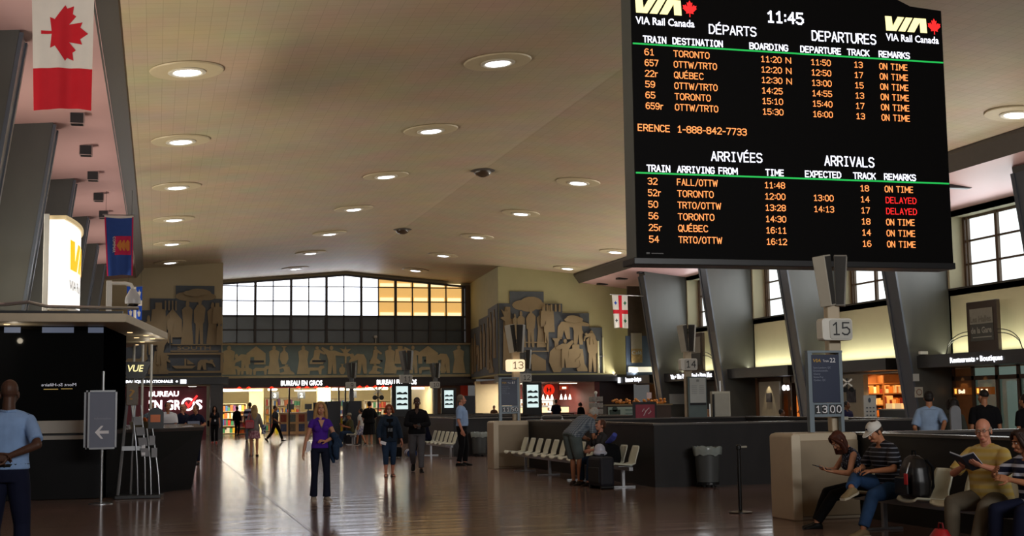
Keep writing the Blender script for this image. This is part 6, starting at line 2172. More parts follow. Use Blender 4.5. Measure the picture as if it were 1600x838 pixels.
    if st == 'long':
        g.loft([[hd(x * .085, .055 + y * .055, z) for x, y in [(math.cos(2 * PI * i / 14), math.sin(2 * PI * i / 14)) for i in range(14)]] for z in (.08, 0, -.08)] + [[hd(x * .1, .09 + y * .05, z) for x, y in [(math.cos(2 * PI * i / 14), math.sin(2 * PI * i / 14)) for i in range(14)]] for z in (-.18, -.28)] + [[hd(x * .05, .10 + y * .03, -.4) for x, y in [(math.cos(2 * PI * i / 14), math.sin(2 * PI * i / 14)) for i in range(14)]]])
        for sg in (1, -1):
            g.tube([hp(sg * .06, -.03, .075), hp(sg * .083, -.01, .0), hd(sg * .09, .02, -.09), hd(sg * .09, .05, -.2)], [.02 * s, .03 * s, .032 * s, .02 * s], 8)
    if st in ('shoulder', 'bob'):
        L_ = -.2 if st == 'shoulder' else -.09
        g.loft([[hd(x * w_, .045 + y * .06, z) for x, y in [(math.cos(2 * PI * i / 14), math.sin(2 * PI * i / 14)) for i in range(14)]] for z, w_ in ((.08, .085), (0, .1), (L_ * .5, .115), (L_, .12))])
        for sg in (1, -1):
            g.tube([hp(sg * .03, -.06, .105), hp(sg * .07, -.055, .05), hp(sg * .09, -.035, -.03), hd(sg * .1, -.01, L_ * .6), hd(sg * .11, .01, L_)], [.018 * s, .026 * s, .032 * s, .036 * s, .026 * s], 8)
        hb(g, 0, -.03, .098, .06, .05, .03)
    if st == 'tail':
        g.tube([hp(0, .11, .05), hp(0, .15, 0), hp(0, .14, -.1)], [.03 * s, .035 * s, .015 * s], 8)
    if st == 'fringe':
        for sg in (1, -1):
            hb(g, sg * .066, .03, -.005, .016, .06, .038, 12, 8)
        hb(g, 0, .085, -.015, .06, .024, .045, 12, 8)
    if st == 'buzz':
        hb(g, 0, .026, .042, .078, .092, .084)
    if g.v:
        put('hair', [fuse(g, hv * 1.3 * s, 2)], hm, root)
    # ---- clothes
    if top:
        m = top['m']
        sl = top.get('sleeve', .6)
        lo = top.get('loose', .0)
        g = MB()
        trunk(g, .008 + lo, top.get('hem', .9), 1.465 if top.get('collar') else 1.43)
        for sg in (0, 1):
            sh, e, w = arms[sg]
            gq = .5 + girth * .5
            g.tube([tp((0, .02, 1.45)), tp((.0, .012, 1.425)).lerp(sh, .55) + Vector((0, 0, .014 * s)), sh], [(.052 + lo * .4) * s, (.056 + lo * .5) * s, (.048 + lo * .7) * s], 12)
            if sl > 0:
                g.ball(sh, (.049 + lo * .7) * s * gq)
                t1 = min(1, sl)
                g.tube([sh, sh.lerp(e, t1 * .5), sh.lerp(e, t1)], [(.050 + lo * .7) * s * gq, (.051 + lo) * s * gq, (.050 + lo) * s], 14)
            if sl > 1:
                g.ball(e, (.047 + lo) * s)
                g.tube([e, e.lerp(w, (sl - 1) * .5), e.lerp(w, sl - 1)], [(.049 + lo) * s, (.045 + lo) * s, (.036 + lo) * s], 14)
        o = put(top.get('name', 'shirt'), [fuse(g, cv * s, 3)], m, root)
        if top.get('collar'):
            c = MB()
            for sg in (1, -1):
                c.tube([tp((sg * .0, .085, 1.47)), tp((sg * .06, .05, 1.475)), tp((sg * .07, -.02, 1.465)), tp((sg * .035, -.085, 1.42))], [.012 * s, .015 * s, .016 * s, .008 * s], 8)
            c.build('collar', top['collar'], o, local=True, smooth=True)
        if top.get('neck'):
            c = MB()
            c.loft([[tp((a_, -.112 - q_, z_)) for a_, z_ in ((-.055, 1.43), (.055, 1.43), (.0, 1.30))] for q_ in (0, .012)])
            c.build('neckline', S, o, local=True)
    if bottom:
        m, kd = bottom['m'], bottom['kind']
        g = MB()
        lo = bottom.get('loose', .0)
        if kd in ('pants', 'shorts'):
            trunk(g, .002 + lo * .6, .86, bottom.get('waist', 1.02))
            ln = bottom.get('len', 1.95)
            fl_ = bottom.get('flare', 0)
            gq = .5 + girth * .5
            for i in (0, 1):
                h, k, a = legs[i]
                g.ball(h, (.086 + lo) * s * gq)
                t1 = min(1, ln)
                g.tube([h, h.lerp(k, t1 * .35), h.lerp(k, t1 * .7), h.lerp(k, t1)], [(.088 + lo) * s * gq, (.084 + lo) * s * gq, (.073 + lo) * s * gq, (.062 + lo) * s], 16)
                if ln > 1:
                    g.ball(k, (.062 + lo) * s)
                    t2 = ln - 1
                    g.tube([k, k.lerp(a, t2 * .35), k.lerp(a, t2 * .7), k.lerp(a, t2)], [(.060 + lo) * s, (.062 + lo) * s, (.054 + lo + fl_ * .5) * s, (.050 + lo + fl_) * s], 16)
            nm = 'trousers' if kd == 'pants' else 'shorts'
        else:
            z_top, z_bot = bottom.get('waist', 1.05), bottom.get('hemz', .5)
            rings = []
            for z in (z_top, .97, .86, (.86 + z_bot) / 2, z_bot):
                u = max(0, (.97 - z) / (.97 - z_bot))
                fl_ = bottom.get('flare', .03)
                rings.append([T @ (Vector(((.165 * girth + fl_ * u) * math.cos(2 * PI * i / 24) * (1 + .04 * u * math.sin(i * 2.6)), (.125 + fl_ * u) * math.sin(2 * PI * i / 24) * (1 + .05 * u * math.cos(i * 3.1)), z - .95)) * s) for i in range(24)])
            g.loft(rings)
            nm = 'skirt'
        put(bottom.get('name', nm), [fuse(g, cv * s, 3)], m, root)
        if beltc:
            c = MB()
            c.loft([[tp((math.cos(2 * PI * i / 24) * (.160 * girth + .016), math.sin(2 * PI * i / 24) * (.116 * (girth * .5 + .5) + .016), z)) for i in range(24)] for z in (.985, 1.02)])
            c.build('belt', cl('belt' + beltc[1:], beltc, .4), root, local=True)
    if shoes:
        kind = shoes[1]
        for i in (0, 1):
            h, k, a = legs[i]
            g = MB()
            if kind == 'sandal':
                R = foot_rings(a, feet[i][0], feet[i][1], s, grow=.0)
                M = Matrix.Translation(a) @ Matrix.Rotation(feet[i][0], 4, 'Z') @ Matrix.Rotation(feet[i][1], 4, 'X')
                g.loft([[M @ (Vector((x * .048, y, z)) * s) for x, y in [(1, .08), (1.05, -.1), (.7, -.19), (-.7, -.19), (-1.05, -.1), (-1, .08)]] for z in (-.092, -.074)])
                for y in (-.11, -.03):
                    g.tube([M @ (Vector((x, y, z)) * s) for x, z in ((-.05, -.075), (-.03, -.025 if y > -.1 else -.04), (.0, -.015 if y > -.1 else -.03), (.03, -.025 if y > -.1 else -.04), (.05, -.075))], .008 * s, 6)
                g.build('sandal', cl('shoe' + shoes[0][1:], shoes[0], .5), root, local=True)
            else:
                g.loft(foot_rings(a, feet[i][0], feet[i][1], s, grow=.005))
                sh_ = put('shoe', [fuse(g, .008 * s, 2)], cl('shoe' + shoes[0][1:], shoes[0], .45), root)
                if len(shoes) > 2:
                    M = Matrix.Translation(a) @ Matrix.Rotation(feet[i][0], 4, 'Z') @ Matrix.Rotation(feet[i][1], 4, 'X')
                    q = MB().loft([[M @ (Vector((x * .052, y, z)) * s) for x, y in [(.7, .085), (1, .04), (.95, -.05), (1.08, -.13), (.7, -.195), (-.7, -.195), (-1.08, -.13), (-.95, -.05), (-1, .04), (-.7, .085)]] for z in (-.096, -.072)])
                    q.build('sole', cl('sole' + shoes[2][1:], shoes[2], .5), sh_, local=True)
    ctx = dict(root=root, s=s, tp=tp, hp=hp, arms=arms, legs=legs, T=T, Hm=Hm, hb=hb)
    if extra:
        extra(ctx)
    return ctx


def spectacles(c, col='#1a1716'):
    s, hp = c['s'], c['hp']
    g = MB()
    for sg in (1, -1):
        pts = [hp(sg * .03 + .019 * math.cos(t), -.1, .0 + .014 * math.sin(t)) for t in [2 * PI * k / 12 for k in range(13)]]
        g.tube(pts, .0025 * s, 6)
        g.tube([hp(sg * .049, -.1, .004), hp(sg * .078, -.02, .006), hp(sg * .08, .01, 0)], .0025 * s, 6)
    g.tube([hp(-.011, -.102, .003), hp(0, -.105, .006), hp(.011, -.102, .003)], .0025 * s, 6)
    g.build('spectacles', cl('frame' + col[1:], col, .3), c['root'], local=True)


def baseball_cap(c, m, mark=None):
    s, hp = c['s'], c['hp']
    g = MB()
    rings = []
    for k in range(7):
        t = k / 6 * PI / 2
        rings.append([hp(.087 * math.cos(t) * math.cos(a), .02 + .102 * math.cos(t) * math.sin(a), .05 + .075 * math.sin(t)) for a in [2 * PI * i / 24 for i in range(24)]][:])
    rings[-1] = [hp(.006 * math.cos(2 * PI * i / 24), .02 + .006 * math.sin(2 * PI * i / 24), .126) for i in range(24)]
    rings.insert(0, [hp(.087 * math.cos(a), .02 + .102 * math.sin(a), .025) for a in [2 * PI * i / 24 for i in range(24)]])
    g.loft(rings)
    cap = g.build('cap', m, c['root'], local=True, smooth=True)
    g = MB()
    up, dn = [], []
    for k in range(13):
        a = -PI + PI * k / 12
        up.append((math.cos(a) * .078, .0 + math.sin(a) * .165))
    for z in (0, .008):
        dn.append([hp(x, y - .01, .030 + z - .14 * max(0, -y - .06) - .4 * x * x) for x, y in up + [(.06, -.05), (0, -.07), (-.06, -.05)]])
    g.loft(dn)
    g.build('brim', m, cap, local=True)
    if mark:
        MB().ball(hp(.0, -.082, .075), .014 * s, .006 * s, .014 * s, 10, 6, c['Hm'].to_3x3()).build('cap_mark', mark, cap, local=True)


D_jean = mat('denim_blue', '#2f4a70', .85, var=.14, scale=14, spec=.15)
D_dkjean = mat('denim_dark', '#171c2c', .85, var=.14, scale=14, spec=.15)
D_mid = mat('denim_mid', '#26374f', .85, var=.14, scale=14, spec=.15)
C_blk = cl('black', '#0f0f12')
C_navy = cl('navy', '#12162a')
C_lblue = cl('light_blue', '#7e9bc4')
C_white = cl('white', '#c9c8c6')
C_grey = cl('grey', '#5c5b5c')
HD = PI

# 1 security guard seen from behind, hands clasped at his back
def guard_x(c):
    g = MB()
    for sg in (1, -1):
        g.loft([[c['tp']((sg * (.10 + a), y, 1.445 - .25 * a + z)) for a, y in ((0, -.02), (.075, -.02), (.075, .035), (0, .035))] for z in (.012, .022)])
    g.build('epaulettes', C_navy, c['root'], local=True)


person('person with shaved head in pale blue shirt, back turned, hands clasped behind, beside the kiosk', (-1.36, 13.3, 0), HD - .1, 1.90, 'dark', girth=1.04,
       wrists=((.07, .19, 1.10), (-.05, .205, 1.09)), elbows=((1, .15, 0), (-1, .15, 0)), hdir=((-1, .1, -.12), (1, .1, -.1)), hnorm=((0, .6, -.6), (0, 1, .2)), curl=(.35, .3),
       ankles=((.14, 0, .085), (-.14, 0, .085)), head=(4, 0), hair=('none', '#120d0b'), top=dict(m=C_lblue, sleeve=.82, hem=.97, loose=.012, collar=C_lblue), bottom=dict(m=C_navy, kind='pants', loose=.01), det=2, beltc='#0c0c0c', extra=guard_x)


# 2 woman in purple
def purple_x(c):
    s, r = c['s'], c['root']
    sh, e, w = c['arms'][0]
    g = MB()
    p = e.lerp(w, .45)
    g.tube([p + Vector((.02, .05, .04)), p + Vector((.05, -.02, .055)), p + Vector((.07, -.07, .02)), p + Vector((.08, -.06, -.12)), p + Vector((.08, -.05, -.26)), p + Vector((.11, -.04, -.36))], [.05, .065, .07, .075, .06, .03], 12)
    g.tube([p + Vector((.02, .05, .03)), p + Vector((.1, .06, .0)), p + Vector((.16, .05, -.07)), p + Vector((.2, .04, -.15))], [.05, .06, .05, .03], 10)
    g.tube([p + Vector((.0, .06, .0)), p + Vector((.02, .06, -.14)), p + Vector((.04, .05, -.3)), p + Vector((.06, .04, -.42))], [.05, .06, .055, .025], 10)
    jk = put('jacket', [fuse(g, .012, 2)], D_mid, r)
    jk['label'] = 'denim jacket draped over her forearm'
    w2 = c['arms'][1][2]
    MB().loft([[w2 + Vector((x, -.04 - y, z)) for x, z in ((.03, -.02), (.12, .02), (.12, .15), (.05, .17))] for y in (0, .006)]).build('papers', mat('paper_white', '#e2e2e6', .6), r, local=True)
    MB().tube([c['tp']((-.05, -.085, 1.43)), c['tp']((-.02, -.135, 1.33)), c['tp']((0, -.15, 1.28)), c['tp']((.02, -.135, 1.33)), c['tp']((.05, -.085, 1.43))], .004, 6).build('necklace', M_steel, r, local=True)


person('person with blond shoulder length hair in purple top walking forward, denim jacket over arm', (2.72, 22.77, 0), .06, 1.69, 'fair', True, .95,
       ankles=((.10, -.10, .085), (-.10, .10, .095)), feet=((.2, 0), (-.1, .12)), wrists=((.06, -.20, 1.05), (-.30, -.02, .87)), elbows=((1, .5, 0), (-.5, 1, 0)), hdir=((-.8, -.4, .2), None), hnorm=((0, .4, -1), None), curl=(.5, .4),
       head=(2, 0), hair=('shoulder', '#a98252'), brow='#6b4e33', top=dict(m=cl('purple', '#4a2590'), sleeve=.38, hem=.93, loose=.004, neck=True, name='purple_top'), bottom=dict(m=D_dkjean, kind='pants', flare=.022, waist=.99, len=2.02), shoes=('#a39a8c', 'shoe', '#d8d2c6'), det=2, extra=purple_x)


# 3 woman in denim jacket
def denim_x(c):
    spectacles(c)
    s, r, tp = c['s'], c['root'], c['tp']
    g = MB()
    g.loft([[tp((x, y, z)) for x, y in ((-.075, -.128), (.075, -.128), (.08, -.15), (-.08, -.15))] for z in (.93, 1.15, 1.3, 1.4)])
    g.build('black_top', C_blk, r, local=True)
    g = MB()
    g.loft([[tp((x, y, z)) for x, y in ((-.055, -.155), (.055, -.155), (.055, -.215), (-.055, -.215))] for z in (1.09, 1.17)])
    g.cyl(tp((0, -.2, 1.13)), tp((0, -.27, 1.12)), .032, n=14)
    cm = g.build('camera', M_black, r, local=True)
    MB().tube([tp((-.05, -.16, 1.17)), tp((-.085, -.13, 1.32)), tp((-.06, .0, 1.48))], .007, 6).tube([tp((.05, -.16, 1.17)), tp((.085, -.13, 1.32)), tp((.06, .0, 1.48))], .007, 6).build('strap', C_blk, cm, local=True)
    w = c['arms'][1][2]
    MB().loft([[w + Vector((x, -.05 - y, z)) for x, z in ((.0, -.09), (.13, -.13), (.15, -.06), (.02, -.02))] for y in (0, .006)]).build('papers', mat('paper_white', '#e2e2e6', .6), r, local=True)


person('person with ginger hair and spectacles in open dark denim jacket and cropped jeans', (5.14, 29.86, 0), -.05, 1.64, 'pink', True, 1.12,
       ankles=((.09, .06, .085), (-.09, -.08, .085)), wrists=((.30, -.06, .86), (-.25, -.14, .90)), elbows=((1, .8, 0), (-1, .8, 0)), head=(3, -4), hair=('bob', '#7d3c1e'), brow='#7d3c1e',
       top=dict(m=mat('denim_jacket', '#1f2b3a', .85, var=.14, scale=14, spec=.15), sleeve=1.85, hem=.84, loose=.022, name='denim_jacket'), bottom=dict(m=D_mid, kind='pants', len=1.5, loose=.01), shoes=('#1a1512', 'sandal'), det=2, extra=denim_x)

# 4 man in black sweater
def phone_x(c):
    w = c['arms'][0][2]
    MB().loft([[w + Vector((x - .02, -.1 + y, z)) for x, z in ((-.035, -.06), (.035, -.06), (.035, .07), (-.035, .07))] for y in (0, .01)]).build('phone', M_black, c['root'], local=True)
    tp = c['tp']
    MB().loft([[tp((a_, -.128 - q_, z_)) for a_, z_ in ((-.04, 1.44), (.04, 1.44), (.0, 1.34))] for q_ in (0, .008)]).build('neckline', skin('dark'), c['root'], local=True)


person('person in black sweater and grey trousers mid-stride, hands together at the waist', (6.11, 31.51, 0), -.22, 1.82, 'dark', girth=1.12,
       hip=(0, 0, .93), ankles=((.10, -.22, .085), (-.10, .33, .20)), feet=((.12, 0), (-.1, .75)), wrists=((.07, -.22, 1.06), (-.05, -.24, 1.08)), elbows=((1, .6, 0), (-1, .6, 0)), hdir=((-.7, -.6, .1), (.7, -.6, .1)), hnorm=((0, .5, -1), (0, .5, -1)), curl=(.5, .5),
       head=(2, 6), hair=('buzz', '#15100e'), top=dict(m=C_blk, sleeve=1.9, hem=.90, loose=.016, name='sweater'), bottom=dict(m=cl('grey_trouser', '#4e4d50'), kind='pants', loose=.012), shoes=('#0d0c0c', 'shoe'), det=2, extra=phone_x)


# 5 man in light blue shirt with tie, profile
def tie_x(c):
    tp = c['tp']
    MB().loft([[tp((x, y, z)) for x, y in ((-w_, -.125 - .02 * q), (w_, -.125 - .02 * q), (w_, -.137 - .02 * q), (-w_, -.137 - .02 * q))] for z, w_, q in ((1.44, .012, -1.2), (1.40, .014, -.3), (1.25, .03, 0), (1.05, .04, .3), (1.02, .004, .3))]).build('tie', C_navy, c['root'], local=True)
    MB().loft([[tp((x, y, z)) for x, y in ((.15, -.06), (.19, -.06), (.19, .0), (.15, .0))] for z in (.9, 1.0)]).build('belt_pouch', M_white, c['root'], local=True)


person('person in pale blue short sleeved shirt and dark tie standing in profile', (7.84, 34.2, 0), 1.15, 1.87, 'pink', girth=1.1, belly=.03,
       ankles=((.10, -.06, .085), (-.10, .06, .085)), wrists=((.25, -.02, .88), (-.25, -.06, .88)), head=(0, 12), hair=('short', '#6b5f50'), brow='#6b5f50', top=dict(m=cl('sky_shirt', '#8ba6cd'), sleeve=.85, hem=.98, loose=.014, collar=cl('sky_shirt', '#8ba6cd')), bottom=dict(m=C_blk, kind='pants', loose=.012), det=2, beltc='#0c0c0c', extra=tie_x)


# 6 long-haired woman with red bag
def redbag_x(c):
    r = c['root']
    g = MB()
    g.loft([[Vector((.17 + .15 * x, .20 + .05 * y, z + .06)) for x, y in ((-1, -1), (1, -1), (1, 1), (-1, 1))] for z in (.86, .9, 1.1)] + [[Vector((.17 + .11 * x, .19 + .02 * y, 1.20)) for x, y in ((-1, -1), (1, -1), (1, 1), (-1, 1))]])
    bg_ = g.build('red_handbag', mat('red_leather', '#9c1c2e', .4, var=.06), r, local=True, bevel=.02, label='red shoulder bag')
    MB().tube([Vector((.10, .18, 1.18)), Vector((.14, .13, 1.35)), Vector((.165, .02, 1.46)), Vector((.2, .13, 1.35)), Vector((.24, .18, 1.18))], .012, 8).build('strap', mat('red_leather', '#9c1c2e', .4), bg_, local=True)
    g = MB()
    g.loft([[Vector((-.31 + .06 * x, .0 + .12 * y, z)) for x, y in ((-1, -1), (1, -1), (1, 1), (-1, 1))] for z in (.72, .76, 1.0, 1.04)])
    g.build('patterned_bag', pattern('blue_print', 'blot', '#2a3f66', '#aab4c4', 18), r, local=True, bevel=.02)


person('person with very long blond hair in grey cardigan and pink skirt, red bag, walking away', (3.15, 44.82, 0), HD, 1.70, 'fair', True, 1.0,
       ankles=((.09, -.06, .085), (-.09, .12, .10)), feet=((.1, 0), (-.1, .25)), wrists=((.20, -.16, 1.04), (-.27, -.02, .88)), head=(0, 0), hair=('long', '#9c8459'),
       top=dict(m=cl('grey_cardigan', '#7d7a78'), sleeve=1.6, hem=.80, loose=.014, name='cardigan'), bottom=dict(m=pattern('pink_print', 'blot', '#8d5a6a', '#b08a93', 14), kind='skirt', hemz=.60, flare=.05), shoes=('#1a1512', 'sandal'), det=1, extra=redbag_x)

# 7 man in striped polo
person('person in navy and white striped shirt walking away toward the far shop', (4.25, 63.5, 0), HD, 1.86, 'brown', girth=1.12,
       ankles=((.12, -.05, .085), (-.12, .14, .11)), hair=('short', '#17110e'), top=dict(m=pattern('navy_white_stripe', 'stripe', '#161c38', '#b9bccb', 1.35, thr=.55, soft=.04), sleeve=.85, hem=.88, loose=.02), bottom=dict(m=cl('pale_jean', '#66707f'), kind='pants', loose=.014), shoes=('#3a3430', 'shoe'), det=0)

# 8 striding person in grey and black
person('person in grey top and black trousers striding past the far checkout', (5.36, 62.5, 0), 1.2, 1.72, 'tan', girth=1.0,
       hip=(0, 0, .92), ankles=((.09, -.33, .10), (-.09, .38, .16)), feet=((0, -.15), (0, .7)), wrists=((.24, .18, .95), (-.24, -.22, .95)), hair=('short', '#1a1210'), top=dict(m=cl('charcoal_top', '#35363c'), sleeve=.9, hem=.9, loose=.016), bottom=dict(m=C_blk, kind='pants', loose=.01), det=0)


# 9 woman in black with white badge
def badge_x(c):
    tp = c['tp']
    MB().loft([[tp((.03 + x * .035, -.155 - y, z)) for x in (-1, 1) for y in ((0, .008) if x < 0 else (.008, 0))] for z in (1.02, 1.11)]).build('badge', mat('badge_white', '#d9dde6', .4), c['root'], local=True)
    MB().tube([tp((.03, -.155, 1.1)), tp((-.06, -.12, 1.35)), tp((-.05, 0, 1.47))], .005, 6).tube([tp((.03, -.155, 1.1)), tp((.07, -.12, 1.35)), tp((.05, 0, 1.47))], .005, 6).build('lanyard', C_navy, c['root'], local=True)
    g = MB()
    g.loft([[Vector((-.28 + .05 * x, .0 + .13 * y, z)) for x, y in ((-1, -1), (1, -1), (1, 1), (-1, 1))] for z in (.78, 1.05)])
    g.build('shoulder_bag', C_blk, c['root'], local=True, bevel=.02)


person('person with long dark hair all in black with white badge, near the dark stone column', (2.58, 62.43, 0), -.1, 1.72, 'fair', True, 1.0,
       ankles=((.09, -.1, .085), (-.09, .1, .1)), hair=('shoulder', '#1c1310'), top=dict(m=cl('dark_slate', '#1d1e24'), sleeve=.7, hem=.88, loose=.008, neck=True), bottom=dict(m=C_blk, kind='pants', flare=.02, loose=.01), shoes=('#a33a34', 'shoe'), det=1, extra=badge_x)

# 10 dark figure inside the shop
person('dark clad person standing among the shelves inside the far shop', (4.55, 79.0, 0), 2.6, 1.70, 'brown', hair=('short', '#120e0c'), top=dict(m=C_blk, sleeve=1.9, hem=.9, loose=.015), bottom=dict(m=C_blk, kind='pants', loose=.01), det=0)
person('person in grey top leaning over the red desk in the far shop', (10.6, 81.5, 0), 2.2, 1.62, 'tan', lean=14, hair=('short', '#2a1a12'), top=dict(m=C_grey, sleeve=.9, hem=.9, loose=.012), bottom=dict(m=cl('dark_red', '#5a1a1c'), kind='pants', loose=.01), wrists=((.2, -.42, 1.1), (-.2, -.4, 1.1)), det=0)

# 11 seated man in cap, on a short seat row
seat_row(7.95, [55.6 - .64 * k for k in range(2)], [55.5, 54.9], 'pair of cream seats under the man in the cap by the ticket machines')


def cap_x(c):
    baseball_cap(c, cl('beige_cap', '#8f8a78'))


SIT = dict(hip=(0, -.02, .55), knees=((.25, -.6, 1), (-.25, -.6, 1)))
person('seated person in pale cap, olive shirt and jeans by the ticket machines', (7.97, 55.6, 0), -1.45, 1.74, 'tan', girth=1.1, ankles=((.16, -.52, .085), (-.16, -.5, .085)), lean=8, wrists=((.14, -.36, .78), (-.1, -.42, .86)), head=(4, 0), hair=('short', '#4a3a2a'), top=dict(m=cl('olive', '#4b4a33'), sleeve=.9, hem=.9, loose=.016), bottom=dict(m=D_mid, kind='pants', loose=.01), shoes=('#5a4030', 'shoe'), det=0, extra=cap_x, **SIT)

# 12 boy
person('child in white shirt and printed shorts walking beside the person in black dress', (8.16, 54.3, 0), -2.2, 1.52, 'tan', girth=.95, ankles=((.08, -.16, .09), (-.08, .2, .12)), feet=((0, 0), (0, .5)), hair=('short', '#1c1412'), top=dict(m=C_white, sleeve=.8, hem=.9, loose=.016), bottom=dict(m=pattern('floral_print', 'blot', '#8b93b8', '#cfd3dc', 16), kind='shorts', len=1.0, loose=.024), shoes=('#22201f', 'shoe', '#c9c9c9'), det=0)

# 13 woman in black dress
person('person in loose black dress seen from behind with pale shoes', (8.24, 52.55, 0), HD + .15, 1.80, 'fair', True, 1.2, ankles=((.08, 0, .085), (-.08, .05, .085)), wrists=((.18, -.24, 1.05), (-.2, -.22, 1.05)), hair=('short', '#1b1614'), top=dict(m=C_blk, sleeve=1.0, hem=.9, loose=.04, name='dress_bodice'), bottom=dict(m=C_blk, kind='skirt', hemz=.46, flare=.07, name='dress_skirt'), shoes=('#b9b4aa', 'shoe'), det=1)

# 14 seated person in navy jacket on the far row, with duffel bag
person('seated person in navy jacket on the short seat row, half hidden by the black sweater', (8.5, 41.95, 0), -1.57, 1.72, 'fair', girth=1.1, ankles=((.14, -.5, .085), (-.14, -.46, .085)), lean=18, wrists=((.1, -.42, .72), (-.12, -.42, .72)), head=(12, 0), hair=('short', '#2a2019'), top=dict(m=C_navy, sleeve=1.9, hem=.9, loose=.02, name='jacket'), bottom=dict(m=D_dkjean, kind='pants', loose=.01), det=1, **SIT)
q = thing('duffel_bag', 'blue and white striped bag with dark wheeled case on the floor behind the black sweater', 'bag', (7.55, 40.0, 0))
MB().loft([[(x * .16, -.28 + .07 * k, .02 + .26 * (.5 + .5 * z)) for x, z in [(math.cos(2 * PI * i / 12), math.sin(2 * PI * i / 12)) for i in range(12)]] for k in range(9)]).build('bag_body', pattern('blue_white_band', 'stripe', '#22355e', '#c9ccd4', 1.2, axis='Y'), q, local=True)
MB().tube([(0, -.12, .28), (0, -.08, .4), (0, .08, .4), (0, .12, .28)], .014, 8).build('handle', C_navy, q, local=True)
q = thing('suitcase', 'small dark suitcase lying on the floor left of the striped bag', 'suitcase', (7.15, 40.6, 0))
MB().box(-.3, .22, -.15, .15, .03, .33).build('case_body', C_blk, q, local=True, bevel=.04)
MB().tube([(-.1, 0, .32), (-.1, 0, .37), (.05, 0, .37), (.05, 0, .32)], .012, 6).build('handle', M_black, q, local=True)
MB().box(-.27, -.22, -.12, .12, 0, .04).box(.15, .2, -.12, .12, 0, .04).build('feet', M_black, q, local=True)

# 15 staff and customers behind the service counter
person('person in white and navy shirt standing behind the service counter, arms folded low', (.29, 38.0, 0), .1, 1.79, 'tan', girth=1.15, wrists=((.03, -.23, 1.0), (-.03, -.25, 1.02)), elbows=((1, .4, 0), (-1, .4, 0)), hdir=((-1, -.2, 0), (1, -.2, 0)), hnorm=((0, .3, -1), (0, .3, -1)), hair=('short', '#3a352e'),
       top=dict(m=pattern('white_navy_block', 'stripe', '#131a30', '#c6c9cf', .29, thr=.52, soft=.02, offset=.9), sleeve=.85, hem=.88, loose=.02), bottom=dict(m=C_navy, kind='pants'), det=1)
person('bald person in dark top behind the service counter, talking, half hidden by the white shirt', (.72, 39.6, 0), .7, 1.74, 'pink', girth=1.1, head=(0, 30), hair=('fringe', '#4a3a2c'), top=dict(m=C_navy, sleeve=1.9, hem=.88, loose=.018), bottom=dict(m=C_navy, kind='pants'), det=1)


def board_x(c):
    w = c['arms'][0][2]
    MB().loft([[Vector((x, -.33 - y, z)) for x, z in ((-.16, 1.02), (.16, 1.02), (.17, 1.25), (-.17, 1.25))] for y in (0, .012)]).build('held_tablet', mat('tablet_grey', '#7f8aa0', .4), c['root'], local=True)


person('person in navy top holding a grey tablet in front of the red wall', (1.08, 39.0, 0), -.2, 1.72, 'tan', True, wrists=((.14, -.29, 1.1), (-.14, -.29, 1.1)), elbows=((1, .5, -.3), (-1, .5, -.3)), head=(6, -25), hair=('tail', '#4c2d1d'), top=dict(m=C_navy, sleeve=.8, hem=.88, loose=.01), bottom=dict(m=C_navy, kind='pants'), det=1, extra=board_x)
person('person in grey checked shirt behind the snack basket at the service counter', (-.16, 39.5, 0), .4, 1.78, 'olive', wrists=((.2, -.25, 1.2), (-.2, -.2, 1.0)), hair=('short', '#1a1512'), top=dict(m=pattern('grey_check', 'check', '#3a4650', '#66757f', 6), sleeve=1.8, hem=.88, loose=.018), bottom=dict(m=C_blk, kind='pants'), det=1)

# 16 bent old man
person('white haired person in checked shirt and grey shorts bending over the seated person', (8.02, 24.85, 0), 1.95, 1.80, 'tan', girth=1.12, belly=.03, hip=(0, .10, .95), lean=46, hunch=14,
       ankles=((.10, .0, .085), (-.10, .02, .085)), wrists=((.12, -.46, .84), (-.16, -.36, .72)), elbows=((.6, .8, .6), (-.6, .8, .6)), head=(24, 10), hair=('short', '#a9a59c'), brow='#a9a59c',
       top=dict(m=pattern('small_check', 'check', '#4c5560', '#7d858c', 9), sleeve=.85, hem=.88, loose=.022), bottom=dict(m=cl('grey_short', '#56605f'), kind='shorts', len=.98, loose=.03), shoes=('#3a2f28', 'shoe', '#2a2320'), det=2)

# 17 seated woman and her luggage
person('seated person in dark grey top looking up at the bending person', (8.52, 24.72, 0), -1.3, 1.66, 'pink', True, 1.12, ankles=((.14, -.46, .085), (-.14, -.44, .085)), lean=4, wrists=((.1, -.36, .72), (-.08, -.3, .76)), elbows=((1, .4, -.3), (-1, .4, -.3)), head=(-14, -14), hair=('short', '#4a2c1c'), brow='#4a2c1c',
       top=dict(m=cl('heather_grey', '#3c3c3e'), sleeve=.8, hem=.9, loose=.014, neck=True), bottom=dict(m=D_mid, kind='pants', loose=.012), shoes=('#2a2624', 'shoe'), det=2, **SIT)
q = thing('suitcase', 'big dark navy soft suitcase standing before the seated person in grey', 'suitcase', (8.1, 23.6, 0), .1)
MB().box(-.15, .15, -.30, .30, .05, .60).build('case_body', mat('luggage_navy', '#14151f', .7, var=.1), q, local=True, bevel=.06)
MB().box(-.165, -.145, -.24, .24, .12, .4).build('front_pocket', mat('luggage_dark', '#0e0f16', .7), q, local=True, bevel=.02)
MB().tube([(0, -.12, .6), (0, -.12, .64), (0, .12, .64), (0, .12, .6)], .014, 8).build('handle', M_black, q, local=True)
for y_ in (-.28, .28):
    MB().cyl((-.13, y_ * .9, .035), (.13, y_ * .9, .035), .035).build('wheel', M_black, q, local=True)
q = MB()
q.v = []
bb = MB()
bb.ball((8.12, 23.72, .72), .11, .11, .12, 14, 10)
bb.ball((8.12, 23.7, .66), .14, .13, .06, 14, 10)
me_ = fuse(bb, .012, 1)
